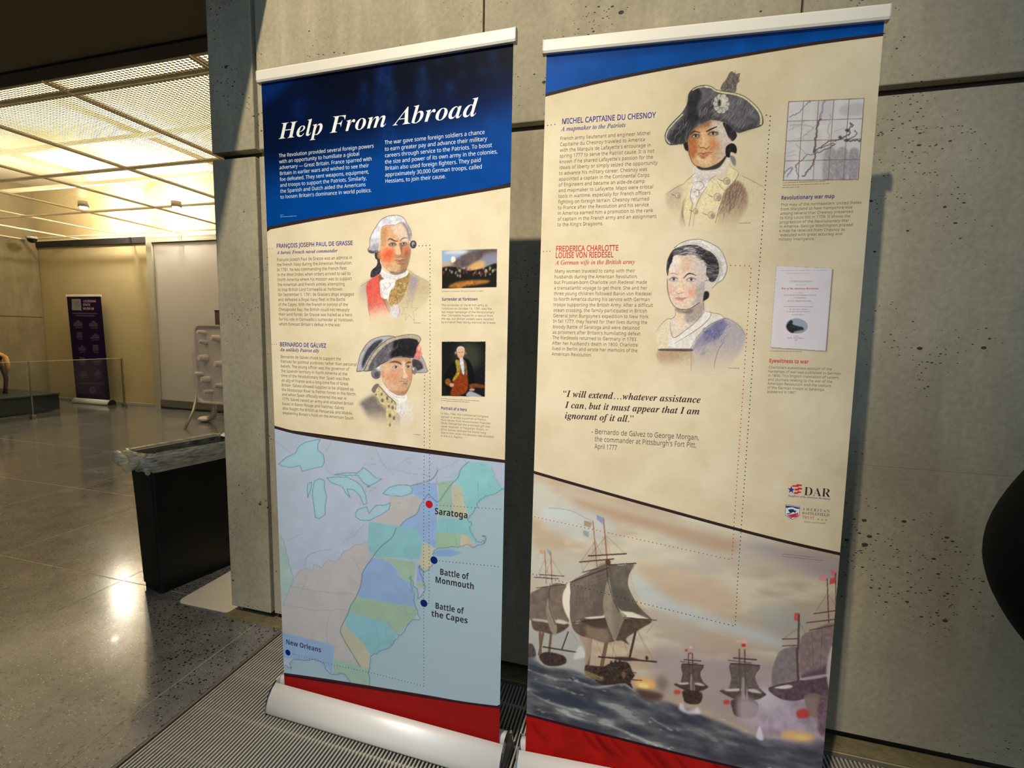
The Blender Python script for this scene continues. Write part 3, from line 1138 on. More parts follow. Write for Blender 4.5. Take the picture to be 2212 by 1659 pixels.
    c.line([(455, 400), (490, 380), (540, 410), (590, 418)], 17, INK, .85, taper=.5)
    c.line([(620, 415), (660, 380), (720, 375)], 13, INK, .8, taper=.5)
    c.poly([(455, 470), (500, 430), (560, 440), (575, 470), (520, 490)], (104, 84, 78), .75, blur=6)
    c.poly([(640, 460), (670, 430), (715, 450), (700, 480), (650, 490)], (96, 82, 78), .75, blur=5)
    for ex, ey in ((515, 462), (672, 458)):
        c.ell(ex, ey, 30, 12, (196, 186, 176), .8, blur=2)
        c.ell(ex, ey, 11, 11, (42, 38, 44), .95)
        c.line([(ex - 42, ey + 4), (ex - 8, ey - 16), (ex + 34, ey - 2)], 7, INK, .9, taper=.5)
    c.line([(540, 690), (580, 678), (610, 690), (650, 680), (680, 688)], 10, (96, 46, 40), .9, taper=.5)
    c.poly([(560, 692), (620, 692), (670, 690), (640, 715), (590, 712)], (168, 92, 78), .8, blur=3)
    c.ell(625, 735, 48, 10, (112, 84, 68), .6, blur=5)
    # wig
    wig = [(365, 220), (350, 330), (355, 420), (330, 500), (330, 540), (260, 575), (200, 560), (180, 520), (205, 480), (210, 370), (240, 290), (275, 230), (350, 120), (430, 70), (530, 52), (620, 65), (680, 110), (710, 170),
           (760, 260), (778, 350), (770, 410), (745, 420), (735, 330), (705, 230), (650, 160), (590, 170), (540, 190), (430, 185)]
    c.poly(wig, (206, 200, 204), 1, tex=.16, cell=9)
    c.poly([(650, 170), (700, 180), (750, 260), (775, 350), (765, 420), (740, 400), (700, 260)], (128, 122, 128), .75, blur=8)
    c.poly([(190, 510), (260, 450), (330, 440), (320, 520), (260, 570), (200, 555)], (150, 146, 150), .8, blur=8)
    c.poly([(190, 525), (260, 545), (330, 530), (262, 578), (200, 565)], (62, 58, 62), .8, blur=6)
    c.ell(800, 470, 46, 58, (70, 66, 70), 1)
    c.ell(800, 465, 20, 32, (166, 160, 162), .9, blur=4)
    c.ell(808, 480, 9, 14, (30, 28, 32), .9, blur=2)
    c.line(wig[5:20], 7, INK, .85)
    c.line([(365, 220), (430, 190), (540, 190), (590, 172), (650, 155), (705, 220), (735, 330), (750, 420)], 6, (112, 92, 84), .7)
    c.line([(765, 520), (755, 640), (725, 760), (700, 810)], 6, INK, .8)
    c.line([(345, 520), (352, 620), (380, 740), (430, 800), (500, 850)], 5, (96, 66, 52), .6)
    c.poly([(310, 570), (350, 540), (365, 620), (350, 660), (315, 640)], (196, 118, 84), .8, blur=5)
    return picture(BL, 'portrait_drawing', c, 0.85, 0.00012, lab='drawing of an officer in a white wig with red sash')


def portrait_governor():
    c = Canvas(772, 730, 932, 950, 2.2).at(765, 725, 6.911)
    INK, SK = (46, 40, 42), (206, 168, 132)
    c.poly([(120, 1060), (330, 950), (420, 1080), (520, 1200), (520, 1420), (400, 1440), (230, 1280), (160, 1140)], (92, 82, 86), .85, blur=26, tex=.3, cell=4, fade=(340, 1120, 330, 1460))
    c.poly([(640, 1080), (860, 1060), (900, 1300), (850, 1460), (640, 1500), (640, 1250)], (216, 204, 184), .8, blur=20, fade=(760, 1250, 780, 1520))
    c.poly([(650, 1250), (700, 1250), (710, 1440), (650, 1440)], (176, 158, 128), .8, blur=5, fade=(680, 1300, 680, 1480))
    c.poly([(290, 880), (340, 800), (400, 795), (400, 880), (340, 930)], (100, 88, 86), .9, blur=3)
    # facings with spots
    c.poly([(400, 830), (520, 960), (640, 1080), (640, 1140), (640, 1470), (520, 1460), (500, 1220), (490, 1130), (420, 1080), (380, 1000), (335, 960)], (196, 180, 130), 1, blur=2, tex=.12, cell=4, fade=(560, 1250, 560, 1560))
    for x, y, a, b in ((440, 950, 16, 22), (450, 1040, 22, 28), (520, 1010, 16, 30), (600, 1150, 18, 30), (560, 1270, 20, 32), (620, 1310, 20, 30), (560, 1410, 14, 26), (545, 1130, 16, 20), (360, 950, 14, 14), (590, 1060, 12, 20)):
        c.ell(x, y, a, b, (92, 80, 72), .75, blur=4)
    c.line([(410, 830), (520, 960), (640, 1080), (645, 1180)], 12, (70, 58, 48), .9)
    c.line([(335, 960), (380, 1010), (425, 1090), (490, 1130), (505, 1230)], 6, (104, 90, 74), .7)
    # stock and jabot
    c.poly([(430, 770), (520, 860), (640, 950), (760, 980), (800, 960), (805, 1040), (700, 1080), (560, 980), (470, 870)], (222, 216, 204), 1, blur=2, tex=.08, cell=4)
    c.line([(440, 800), (540, 910), (660, 1000), (790, 1010)], 5, (150, 138, 126), .7)
    c.line([(450, 850), (560, 970), (690, 1060)], 5, (140, 126, 112), .7)
    c.poly([(660, 1100), (760, 1070), (790, 1150), (770, 1240), (690, 1240), (650, 1180)], (214, 206, 196), .95, blur=6, tex=.1, cell=4)
    c.line([(720, 1100), (730, 1170), (710, 1240)], 5, (150, 138, 130), .6)
    # far hat brim and curls
    c.poly([(890, 430), (1010, 390), (1060, 470), (1100, 590), (1120, 620), (1080, 645), (940, 640), (890, 560)], (164, 158, 152), 1)
    c.poly([(900, 440), (1000, 470), (1050, 560), (1010, 600), (940, 610), (890, 540)], (52, 48, 50), .9, blur=9, tex=.3, cell=3)
    c.line([(1020, 390), (1070, 480), (1105, 600), (1120, 620), (1080, 645), (950, 640)], 7, INK, .9)
    c.ell(920, 610, 36, 58, (120, 118, 116), 1)
    c.ell(905, 585, 13, 20, (214, 210, 204), .9, blur=3)
    c.ell(360, 640, 72, 78, (120, 120, 118), 1, blur=2)
    c.ell(370, 655, 40, 50, (66, 66, 70), .8, blur=8)
    c.ell(400, 560, 42, 40, (176, 172, 168), 1, blur=3)
    c.ell(395, 552, 18, 16, (226, 222, 214), .9, blur=3)
    c.line([(290, 590), (300, 670), (350, 715), (420, 690)], 7, INK, .85)
    # face
    face = [(440, 540), (480, 460), (600, 430), (720, 400), (860, 410), (885, 500), (885, 640), (870, 780), (830, 880), (780, 960), (690, 975), (580, 920), (490, 820), (450, 720), (430, 640)]
    c.poly(face, SK, 1, color2=(192, 150, 112), axis=(500, 640, 880, 700))
    c.ell(600, 700, 100, 90, (202, 132, 96), .7, blur=32)
    c.ell(850, 680, 34, 80, (196, 130, 96), .6, blur=18)
    c.poly([(480, 470), (680, 420), (860, 410), (860, 470), (700, 470), (560, 500)], (168, 128, 98), .6, blur=14)
    c.poly([(560, 890), (700, 970), (800, 950), (860, 800), (790, 900), (680, 920)], (150, 104, 80), .55, blur=12)
    c.poly([(440, 600), (470, 610), (485, 690), (460, 700), (425, 640)], (196, 140, 106), .9, blur=4)
    c.poly([(745, 480), (780, 480), (790, 620), (820, 710), (780, 735), (745, 700), (750, 590)], (220, 184, 150), .9, blur=8)
    c.line([(770, 480), (765, 580), (790, 650), (820, 700)], 5, (228, 214, 196), .8)
    c.line([(735, 690), (740, 715), (780, 735), (825, 715)], 7, (110, 66, 54), .8, taper=.4)
    c.poly([(560, 480), (620, 455), (700, 470), (735, 520), (690, 500), (620, 480)], (78, 60, 54), .8, blur=4)
    c.poly([(790, 520), (820, 475), (865, 475), (870, 495), (820, 500)], (70, 54, 50), .8, blur=4)
    for ex, ey, w_ in ((648, 552, 48), (830, 552, 36)):
        c.ell(ex, ey, w_, 20, (196, 178, 160), .85, blur=3)
        c.ell(ex, ey - 2, 18, 17, (62, 52, 48), .95, blur=1)
        c.line([(ex - w_ - 6, ey + 2), (ex - 10, ey - 26), (ex + w_, ey - 2)], 7, INK, .85, taper=.5)
        c.line([(ex - w_ + 8, ey + 18), (ex + 4, ey + 26), (ex + w_ - 6, ey + 14)], 4, (120, 88, 74), .7)
    c.line([(690, 775), (740, 765), (780, 768), (830, 766)], 8, (112, 66, 56), .9, taper=.6)
    c.ell(785, 800, 36, 16, (128, 92, 80), .7, blur=5)
    c.line([(885, 560), (886, 680), (868, 790), (825, 890), (780, 960)], 6, INK, .75)
    c.line([(450, 720), (490, 820), (580, 915), (690, 972)], 5, (130, 88, 66), .6)
    # hat
    back = [(75, 598), (90, 500), (120, 360), (180, 240), (260, 150), (360, 100), (480, 78), (600, 84), (640, 110), (520, 160), (400, 260), (300, 400), (200, 560), (180, 590)]
    c.poly(back, (164, 158, 158), 1, tex=.08, cell=5)
    c.poly([(150, 530), (160, 430), (220, 290), (330, 170), (450, 130), (400, 210), (300, 320), (220, 440), (170, 540)], (58, 56, 60), .95, blur=9, tex=.3, cell=4)
    front = [(180, 590), (250, 440), (340, 300), (450, 190), (560, 120), (700, 84), (830, 66), (940, 76), (1000, 110), (1015, 150), (990, 200), (960, 260), (930, 400), (880, 420), (760, 405), (640, 410), (540, 445), (430, 500), (330, 560), (290, 590)]
    c.poly(front, (92, 88, 92), 1, tex=.3, cell=5)
    c.poly([(620, 150), (800, 120), (970, 140), (970, 260), (920, 400), (760, 395), (560, 400), (600, 280)], (34, 33, 37), .9, blur=16, tex=.4, cell=4)
    c.hatch([(260, 540), (420, 280), (560, 180), (700, 200), (560, 430), (340, 550)], 46, 110, 8, (118, 112, 114), -1.0, .5, seed=3)
    c.hatch([(560, 400), (700, 180), (960, 150), (930, 390)], 40, 90, 8, (20, 20, 24), -1.0, .5, seed=4)
    trim = [(180, 590), (250, 440), (340, 300), (450, 190), (560, 120), (700, 84), (830, 66), (940, 76), (1000, 110), (1015, 150), (985, 190), (955, 150), (860, 124), (720, 128), (600, 160), (490, 220), (380, 330), (280, 470), (230, 590)]
    c.poly(trim, (186, 172, 140), .85, tex=.1, cell=6)
    c.line(back[:9], 7, INK, .9)
    c.line(front[:12], 7, INK, .9)
    c.line([(75, 598), (180, 590), (290, 590), (400, 520), (540, 445), (640, 408), (760, 402), (900, 420)], 8, INK, .9)
    c.line([(540, 440), (640, 402), (740, 396)], 6, (190, 186, 178), .8)
    for x, y, a, b in ((985, 300, 36, 66), (960, 390, 40, 42), (1010, 360, 26, 30), (985, 420, 30, 22)):
        c.ell(x, y, a, b, (204, 116, 104), .95, blur=5, tex=.15, cell=3)
    c.ell(990, 280, 20, 34, (222, 176, 164), .9, blur=5)
    return picture(BL, 'portrait_drawing', c, 0.85, 0.00012, lab='drawing of a man in a black tricorn hat with pink cockade')


def portrait_mapmaker():
    c = Canvas(1436, 146, 1668, 490, 1.9).at(1430, 140, 4.742)
    INK, SK = (40, 34, 34), (204, 154, 106)
    # coat
    c.poly([(90, 1290), (260, 1180), (380, 1080), (560, 1100), (830, 1060), (1080, 1180), (1040, 1350), (980, 1600), (250, 1640), (110, 1480)], (212, 196, 152), .55, blur=24, fade=(560, 1250, 560, 1680))
    c.poly([(690, 1240), (800, 1130), (900, 1200), (930, 1350), (860, 1500), (780, 1620), (600, 1620), (640, 1400)], (150, 118, 96), .85, blur=10, tex=.2, cell=5, fade=(740, 1250, 720, 1640))
    c.hatch([(700, 1240), (800, 1140), (880, 1210), (800, 1380), (660, 1500), (640, 1420)], 60, 120, 7, (96, 74, 66), 1.9, .45, seed=8)
    c.poly([(90, 1300), (240, 1200), (250, 1330), (230, 1560), (130, 1480)], (170, 152, 128), .6, blur=18, fade=(180, 1300, 180, 1560))
    # lapels
    c.poly([(520, 1170), (700, 1100), (740, 990), (830, 1050), (790, 1130), (690, 1240), (640, 1420), (590, 1620), (400, 1620), (440, 1400)], (226, 210, 160), .9, blur=4, fade=(600, 1350, 560, 1700))
    c.poly([(350, 1130), (480, 1210), (440, 1310), (360, 1480), (320, 1610), (250, 1600), (270, 1400), (320, 1230)], (222, 204, 150), .85, blur=4, fade=(360, 1350, 320, 1660))
    c.poly([(240, 1500), (270, 1360), (290, 1320), (270, 1460), (290, 1620), (230, 1630)], (150, 122, 100), .7, blur=8, fade=(260, 1450, 260, 1660))
    # jabot
    c.poly([(380, 1040), (540, 1050), (550, 1130), (490, 1230), (420, 1320), (360, 1380), (330, 1260), (360, 1160)], (216, 206, 190), 1, blur=3, tex=.14, cell=5)
    c.poly([(400, 1050), (520, 1040), (545, 1100), (490, 1150), (410, 1140)], (190, 180, 168), .7, blur=6)
    for pts in ([(380, 1160), (440, 1150), (480, 1190), (430, 1240), (380, 1220)], [(380, 1260), (420, 1230), (430, 1290), (390, 1300)], [(360, 1200), (340, 1300), (370, 1390)], [(510, 1200), (450, 1290), (400, 1400), (370, 1600)],
                [(520, 1160), (560, 1110), (640, 1060), (710, 960)], [(250, 1200), (330, 1120), (390, 1070)], [(90, 1290), (200, 1215), (260, 1180)], [(640, 1400), (600, 1560)], [(690, 1240), (650, 1380), (640, 1420)],
                [(740, 980), (780, 1010), (830, 1050), (800, 1120), (700, 1230), (610, 1140)], [(840, 1070), (960, 1120), (1090, 1185)], [(900, 1200), (870, 1320), (830, 1400)], [(270, 1350), (260, 1480), (290, 1600)], [(360, 1390), (330, 1600)]):
        c.line(pts, 6, (98, 78, 70), .8, taper=.5)
    for x, y, r in ((712, 1138, 34), (620, 1300, 38), (560, 1482, 36), (395, 1450, 26), (210, 1300, 26)):
        c.ell(x, y, r, r, (206, 188, 150), .95, blur=2)
        c.ell(x + r * .3, y + r * .2, r * .6, r * .8, (150, 132, 108), .7, blur=5)
        t = np.linspace(0, 2 * np.pi, 14)
        c.line(np.stack([x + r * np.cos(t), y + r * np.sin(t)], 1), 4, (96, 78, 68), .8)
        c.line([(x - r * 2.6, y - r * .5), (x - r * 1.6, y - r * .1), (x - r * 1.2, y)], 8, (84, 66, 58), .8, taper=.5)
    # stock
    c.poly([(370, 1010), (450, 1040), (560, 1040), (660, 1000), (720, 900), (740, 930), (700, 1020), (620, 1080), (500, 1110), (380, 1060)], (214, 202, 188), 1, blur=2)
    c.poly([(400, 1000), (500, 1010), (620, 960), (690, 890), (705, 905), (640, 1000), (560, 1032), (440, 1034)], (34, 30, 32), .95, blur=3)
    # face
    face = [(300, 700), (330, 640), (420, 580), (540, 545), (640, 560), (690, 620), (715, 700), (715, 800), (690, 890), (620, 960), (520, 1000), (430, 1005), (370, 980), (330, 910), (310, 830)]
    c.poly(face, SK, 1, color2=(196, 178, 158), axis=(480, 760, 720, 720))
    c.poly([(300, 700), (360, 660), (400, 760), (390, 900), (340, 920), (308, 830)], (150, 88, 46), .7, blur=16)
    c.ell(560, 780, 60, 60, (196, 120, 68), .65, blur=22)
    c.ell(360, 830, 38, 70, (186, 104, 56), .6, blur=16)
    c.poly([(560, 560), (660, 590), (700, 700), (690, 780), (620, 700), (560, 620)], (206, 194, 180), .8, blur=20)
    c.poly([(390, 890), (440, 980), (540, 990), (560, 900), (480, 890)], (222, 190, 148), .7, blur=16)
    c.poly([(310, 640), (420, 560), (540, 540), (520, 600), (420, 620), (340, 690)], (104, 74, 56), .55, blur=12)
    # features
    c.poly([(440, 670), (490, 660), (520, 740), (530, 800), (480, 820), (420, 810), (450, 740)], (216, 168, 122), .9, blur=7)
    c.line([(455, 670), (470, 740), (466, 790)], 6, (234, 214, 180), .8)
    c.line([(422, 790), (430, 815), (470, 812), (500, 825), (530, 795)], 8, (92, 46, 34), .85, taper=.3)
    c.line([(330, 690), (370, 655), (430, 665)], 15, INK, .9, taper=.5)
    c.line([(495, 655), (540, 630), (605, 600)], 16, INK, .95, taper=.5)
    for ex, ey, w_ in ((388, 700, 40), (565, 670, 50)):
        c.poly([(ex - w_ - 8, ey + 10), (ex - 10, ey - 24), (ex + w_ + 4, ey - 16), (ex + w_, ey + 14), (ex, ey + 24)], (112, 84, 70), .75, blur=6)
        c.ell(ex - 4, ey + 3, w_ * .7, 11, (206, 190, 172), .85, blur=2)
        c.ell(ex, ey, 13, 13, (44, 40, 40), .95, blur=1)
        c.line([(ex - w_, ey + 8), (ex - 6, ey - 16), (ex + w_, ey - 10)], 8, INK, .9, taper=.5)
    c.line([(400, 890), (440, 868), (470, 875), (510, 862), (560, 860)], 9, (110, 48, 38), .9, taper=.6)
    c.poly([(420, 885), (480, 878), (540, 865), (500, 905), (450, 915)], (178, 102, 82), .8, blur=4)
    c.ell(465, 915, 28, 8, (96, 58, 48), .6, blur=4)
    c.line([(300, 740), (315, 850), (340, 930), (375, 985), (440, 1008)], 7, INK, .8)
    # hair, bow
    c.poly([(665, 560), (760, 600), (810, 680), (770, 740), (730, 720), (700, 650)], (48, 42, 42), 1, tex=.4, cell=4)
    c.poly([(700, 690), (760, 740), (745, 790), (705, 780)], (206, 184, 166), .9, blur=5)
    c.poly([(700, 800), (760, 760), (805, 790), (805, 860), (750, 850), (740, 900), (700, 890)], (36, 34, 36), 1, tex=.4, cell=4)
    c.poly([(740, 880), (790, 900), (805, 960), (785, 985), (750, 930)], (120, 116, 112), .9, blur=3)
    c.poly([(262, 780), (300, 760), (312, 850), (280, 840)], (40, 34, 32), 1, blur=3)
    # hat
    hat = [(70, 700), (100, 630), (170, 550), (240, 480), (285, 410), (305, 350), (310, 290), (350, 235), (410, 205), (480, 195), (540, 205), (590, 235), (680, 250), (780, 262), (880, 295), (960, 350), (1030, 420), (1065, 490),
           (1072, 555), (1030, 590), (930, 620), (830, 655), (790, 640), (720, 580), (640, 548), (540, 540), (440, 580), (340, 660), (280, 770), (200, 790), (120, 795), (80, 760)]
    c.poly(hat, (96, 92, 92), 1, tex=.22, cell=7)
    c.poly([(300, 330), (340, 260), (400, 230), (440, 280), (400, 420), (420, 540), (330, 660), (280, 770), (160, 780), (110, 720), (200, 600), (290, 460)], (40, 38, 40), .9, blur=12, tex=.35, cell=5)
    c.poly([(420, 520), (560, 500), (680, 520), (790, 600), (900, 600), (1000, 520), (1000, 590), (820, 650), (700, 560), (540, 535), (440, 575)], (56, 52, 54), .75, blur=12)
    c.hatch([(420, 480), (480, 260), (760, 290), (960, 380), (1030, 540), (800, 620), (640, 530)], 90, 120, 8, (132, 126, 124), 2.1, .45, seed=5)
    c.hatch([(420, 500), (470, 330), (560, 330), (560, 520)], 40, 110, 8, (44, 42, 44), 2.1, .5, seed=6)
    c.hatch([(110, 720), (290, 470), (330, 640), (260, 770)], 50, 90, 7, (110, 106, 104), 1.9, .45, seed=7)
    edge = [(480, 206), (540, 214), (590, 244), (680, 262), (780, 274), (880, 308), (955, 362), (1020, 430), (1050, 495), (1050, 560)]
    c.line(edge, 20, (216, 204, 160), .95)
    c.line([(120, 780), (85, 740), (84, 700), (110, 640), (180, 560), (250, 490)], 13, (206, 196, 164), .85)
    c.line([(350, 245), (410, 216), (480, 206)], 11, (206, 196, 160), .9)
    c.line(hat[:22], 7, INK, .9)
    c.line([hat[0], hat[-1], hat[-2], hat[-3]], 7, INK, .9)
    # plume and rosette
    c.poly([(640, 235), (650, 180), (690, 130), (720, 70), (750, 50), (790, 75), (830, 65), (820, 120), (830, 140), (800, 180), (790, 250), (720, 250)], (120, 108, 98), 1, tex=.35, cell=4)
    c.hatch([(650, 230), (700, 130), (760, 60), (820, 90), (780, 250)], 70, 60, 5, (84, 76, 72), -1.1, .6, jit=.6, seed=9)
    for a in np.linspace(0, 2 * np.pi, 11)[:-1]:
        c.ell(645 + 58 * math.cos(a), 372 + 72 * math.sin(a), 30, 30, (186, 178, 164), 1, blur=2)
        t = np.linspace(0, 2 * np.pi, 10)
        c.line(np.stack([645 + 58 * math.cos(a) + 30 * np.cos(t), 372 + 72 * math.sin(a) + 30 * np.sin(t)], 1), 5, (72, 66, 64), .8)
    c.ell(648, 360, 44, 50, (206, 198, 184), 1, blur=4)
    c.ell(625, 365, 18, 36, (48, 44, 44), .9, blur=4)
    c.ell(672, 298, 20, 20, (196, 188, 176), 1, blur=2)
    return picture(BR, 'portrait_drawing', c, 0.95, 0.00012, lab='drawing of a man in a black tricorn hat with plume and rosette')


def portrait_woman():
    c = Canvas(1424, 500, 1640, 800, 1.9).at(1415, 495, 5.352)
    INK, SK = (52, 44, 44), (216, 192, 166)
    # dress and shawl
    c.poly([(480, 1290), (560, 1160), (700, 1010), (860, 930), (920, 930), (1050, 1000), (1120, 1110), (1060, 1300), (900, 1500), (760, 1570), (500, 1540)], (158, 150, 160), .75, blur=14, fade=(760, 1150, 800, 1600))
    c.poly([(500, 1270), (570, 1160), (720, 1010), (850, 940), (900, 1000), (800, 1150), (640, 1250), (560, 1330)], (104, 102, 136), .8, blur=14, tex=.25, cell=5, fade=(700, 1050, 560, 1400))
    c.hatch([(510, 1280), (720, 1020), (860, 950), (960, 1000), (900, 1180), (640, 1350)], 90, 70, 6, (92, 92, 130), 2.3, .35, seed=11)
    c.poly([(90, 1110), (200, 970), (270, 950), (260, 1180), (230, 1300), (110, 1320), (80, 1200)], (214, 202, 168), .7, blur=12)
    c.poly([(240, 1100), (280, 1180), (400, 1100), (560, 980), (650, 850), (720, 880), (860, 920), (700, 1010), (560, 1160), (470, 1290), (230, 1290)], (216, 208, 192), .95, blur=3, tex=.05, cell=5)
    c.poly([(630, 860), (700, 860), (715, 900), (640, 1000), (500, 1110), (300, 1240), (270, 1200), (480, 1060)], (222, 212, 198), .95, blur=2)
    # neck
    c.poly([(300, 840), (480, 850), (610, 740), (630, 860), (540, 980), (400, 1100), (290, 1170), (240, 1080), (270, 950), (300, 900)], (214, 196, 172), 1, blur=2)
    c.poly([(420, 870), (560, 780), (620, 740), (630, 860), (560, 960), (430, 1000)], (150, 138, 126), .75, blur=14)
    c.poly([(310, 860), (400, 880), (380, 1000), (320, 980)], (228, 196, 150), .7, blur=12)
    c.poly([(300, 840), (400, 860), (500, 840), (480, 890), (340, 890)], (96, 84, 78), .6, blur=8)
    # face
    face = [(215, 380), (250, 290), (330, 240), (440, 230), (560, 250), (650, 300), (670, 420), (660, 560), (630, 680), (570, 770), (480, 830), (390, 848), (300, 830), (240, 740), (210, 640), (202, 520)]
    c.poly(face, SK, 1, color2=(196, 182, 168), axis=(420, 500, 660, 480))
    c.poly([(370, 260), (470, 240), (480, 330), (420, 440), (360, 400)], (204, 170, 138), .6, blur=20)
    c.ell(500, 650, 62, 54, (214, 146, 116), .7, blur=26)
    c.ell(235, 640, 30, 60, (218, 160, 130), .7, blur=16)
    c.poly([(560, 560), (660, 540), (630, 680), (560, 780), (480, 830), (540, 720)], (150, 142, 136), .6, blur=20)
    c.poly([(240, 280), (330, 250), (360, 330), (300, 420), (220, 430)], (226, 214, 196), .7, blur=18)
    # features
    c.poly([(345, 500), (375, 510), (400, 640), (370, 680), (300, 660), (340, 600)], (228, 198, 164), .9, blur=7)
    c.line([(300, 655), (325, 675), (360, 668), (400, 650)], 7, (150, 92, 76), .85, taper=.4)
    c.line([(365, 500), (385, 560), (400, 630)], 5, (166, 128, 104), .6)
    c.line([(235, 455), (280, 445), (330, 465)], 11, (142, 112, 92), .85, taper=.5)
    c.line([(395, 495), (440, 450), (480, 440), (540, 460)], 17, (58, 50, 50), .95, taper=.6)
    for ex, ey, w_ in ((278, 512, 48), (482, 508, 54)):
        c.poly([(ex - w_ - 6, ey + 10), (ex, ey - 30), (ex + w_ + 6, ey), (ex, ey + 30)], (166, 148, 136), .6, blur=6)
        c.ell(ex, ey + 2, w_ * .75, 15, (222, 214, 204), .9, blur=2)
        c.ell(ex + 2, ey, 19, 18, (104, 116, 124), .95, blur=1)
        c.ell(ex + 2, ey, 9, 9, (36, 36, 40), .95)
        c.line([(ex - w_ - 4, ey + 8), (ex - 6, ey - 20), (ex + w_ + 4, ey - 6)], 8, INK, .9, taper=.5)
        c.line([(ex - w_ + 6, ey + 18), (ex, ey + 24), (ex + w_ - 6, ey + 14)], 4, (120, 104, 98), .7)
    c.line([(290, 730), (330, 722), (360, 728), (400, 722), (435, 716)], 8, (140, 74, 62), .9, taper=.6)
    c.poly([(300, 725), (340, 712), (370, 718), (420, 720), (380, 750), (330, 748)], (196, 128, 108), .8, blur=4)
    c.line([(202, 520), (208, 640), (238, 745), (300, 830), (390, 850), (480, 832), (580, 765)], 8, (70, 56, 52), .9)
    # ear, hair, cap
    c.poly([(650, 520), (710, 500), (715, 580), (680, 630), (640, 630)], (206, 190, 176), 1, blur=3)
    c.poly([(640, 640), (690, 640), (690, 700), (640, 740), (620, 740)], (44, 40, 40), 1, blur=2)
    hair = [(200, 470), (190, 400), (205, 290), (260, 190), (330, 150), (430, 120), (540, 115), (640, 160), (730, 200), (790, 280), (808, 380), (790, 460), (750, 520), (700, 520), (680, 470), (655, 420), (660, 320), (600, 260), (500, 230),
            (400, 240), (300, 240), (250, 290), (225, 380), (212, 470)]
    c.poly(hair, (78, 72, 72), 1, tex=.35, cell=6)
    c.hatch([(280, 220), (330, 150), (540, 120), (700, 200), (620, 250), (430, 230)], 60, 90, 8, (190, 184, 176), 2.9, .5, seed=12)
    c.hatch([(540, 130), (720, 210), (800, 340), (790, 460), (690, 500), (670, 330), (560, 240)], 110, 80, 7, (36, 34, 36), 0.15, .75, seed=13)
    c.hatch([(660, 330), (800, 340), (780, 480), (690, 490)], 40, 70, 5, (172, 166, 160), 0.1, .5, seed=14)
    c.hatch([(200, 440), (210, 300), (280, 200), (260, 290), (225, 380)], 30, 70, 7, (40, 36, 38), -1.2, .8, seed=15)
    cap = [(280, 160), (360, 100), (450, 65), (560, 50), (640, 65), (720, 95), (800, 140), (860, 220), (895, 330), (890, 410), (850, 490), (780, 540), (730, 590), (735, 560), (790, 480), (810, 380), (795, 280), (730, 200), (640, 150), (540, 112), (430, 118), (340, 140)]
    c.poly(cap, (214, 206, 194), 1, tex=.10, cell=8)
    c.poly([(780, 230), (830, 300), (840, 400), (800, 500), (770, 530), (812, 400), (800, 290)], (160, 150, 144), .7, blur=8)
    c.line(cap[:13], 6, (84, 74, 70), .9)
    c.line([(470, 100), (600, 100), (720, 170), (800, 260)], 5, (130, 120, 114), .7)
    for pts in ([(240, 1000), (245, 1090), (285, 1175), (400, 1100), (540, 980), (640, 860)], [(290, 1240), (480, 1120), (640, 1000), (715, 900), (700, 850)], [(640, 850), (715, 870), (820, 885), (880, 925)], [(300, 850), (300, 920), (260, 960), (200, 970), (120, 1050), (80, 1115)],
                [(480, 1290), (560, 1150), (700, 1010), (860, 935), (920, 935), (1040, 1000), (1120, 1110)], [(870, 1190), (810, 1280), (770, 1400), (755, 1500)], [(625, 740), (630, 850)]):
        c.line(pts, 7, (104, 86, 84), .85, taper=.4)
    for k in range(9):
        x, y = 640 + 240 * RNG.random(), 1050 + 110 * RNG.random()
        t = np.linspace(0, 5, 8)
        c.line(np.stack([x + 28 * np.cos(t), y + 22 * np.sin(t)], 1), 4, (70, 70, 110), .6)
    # book
    c.poly([(110, 1330), (490, 1320), (490, 1540), (300, 1560), (120, 1480)], (168, 140, 106), .85, blur=12, fade=(300, 1380, 300, 1560), color2=(196, 176, 138), axis=(320, 1360, 420, 1480))
    c.poly([(120, 1310), (300, 1300), (490, 1292), (490, 1318), (300, 1326), (110, 1330)], (72, 62, 66), .9, blur=3)
    c.line([(490, 1300), (490, 1420), (488, 1540)], 5, (110, 96, 96), .6)
    return picture(BR, 'portrait_drawing', c, 0.95, 0.00012, lab='drawing of a woman in a white cap holding a book')


portrait_commander()
portrait_governor()
portrait_mapmaker()
portrait_woman()


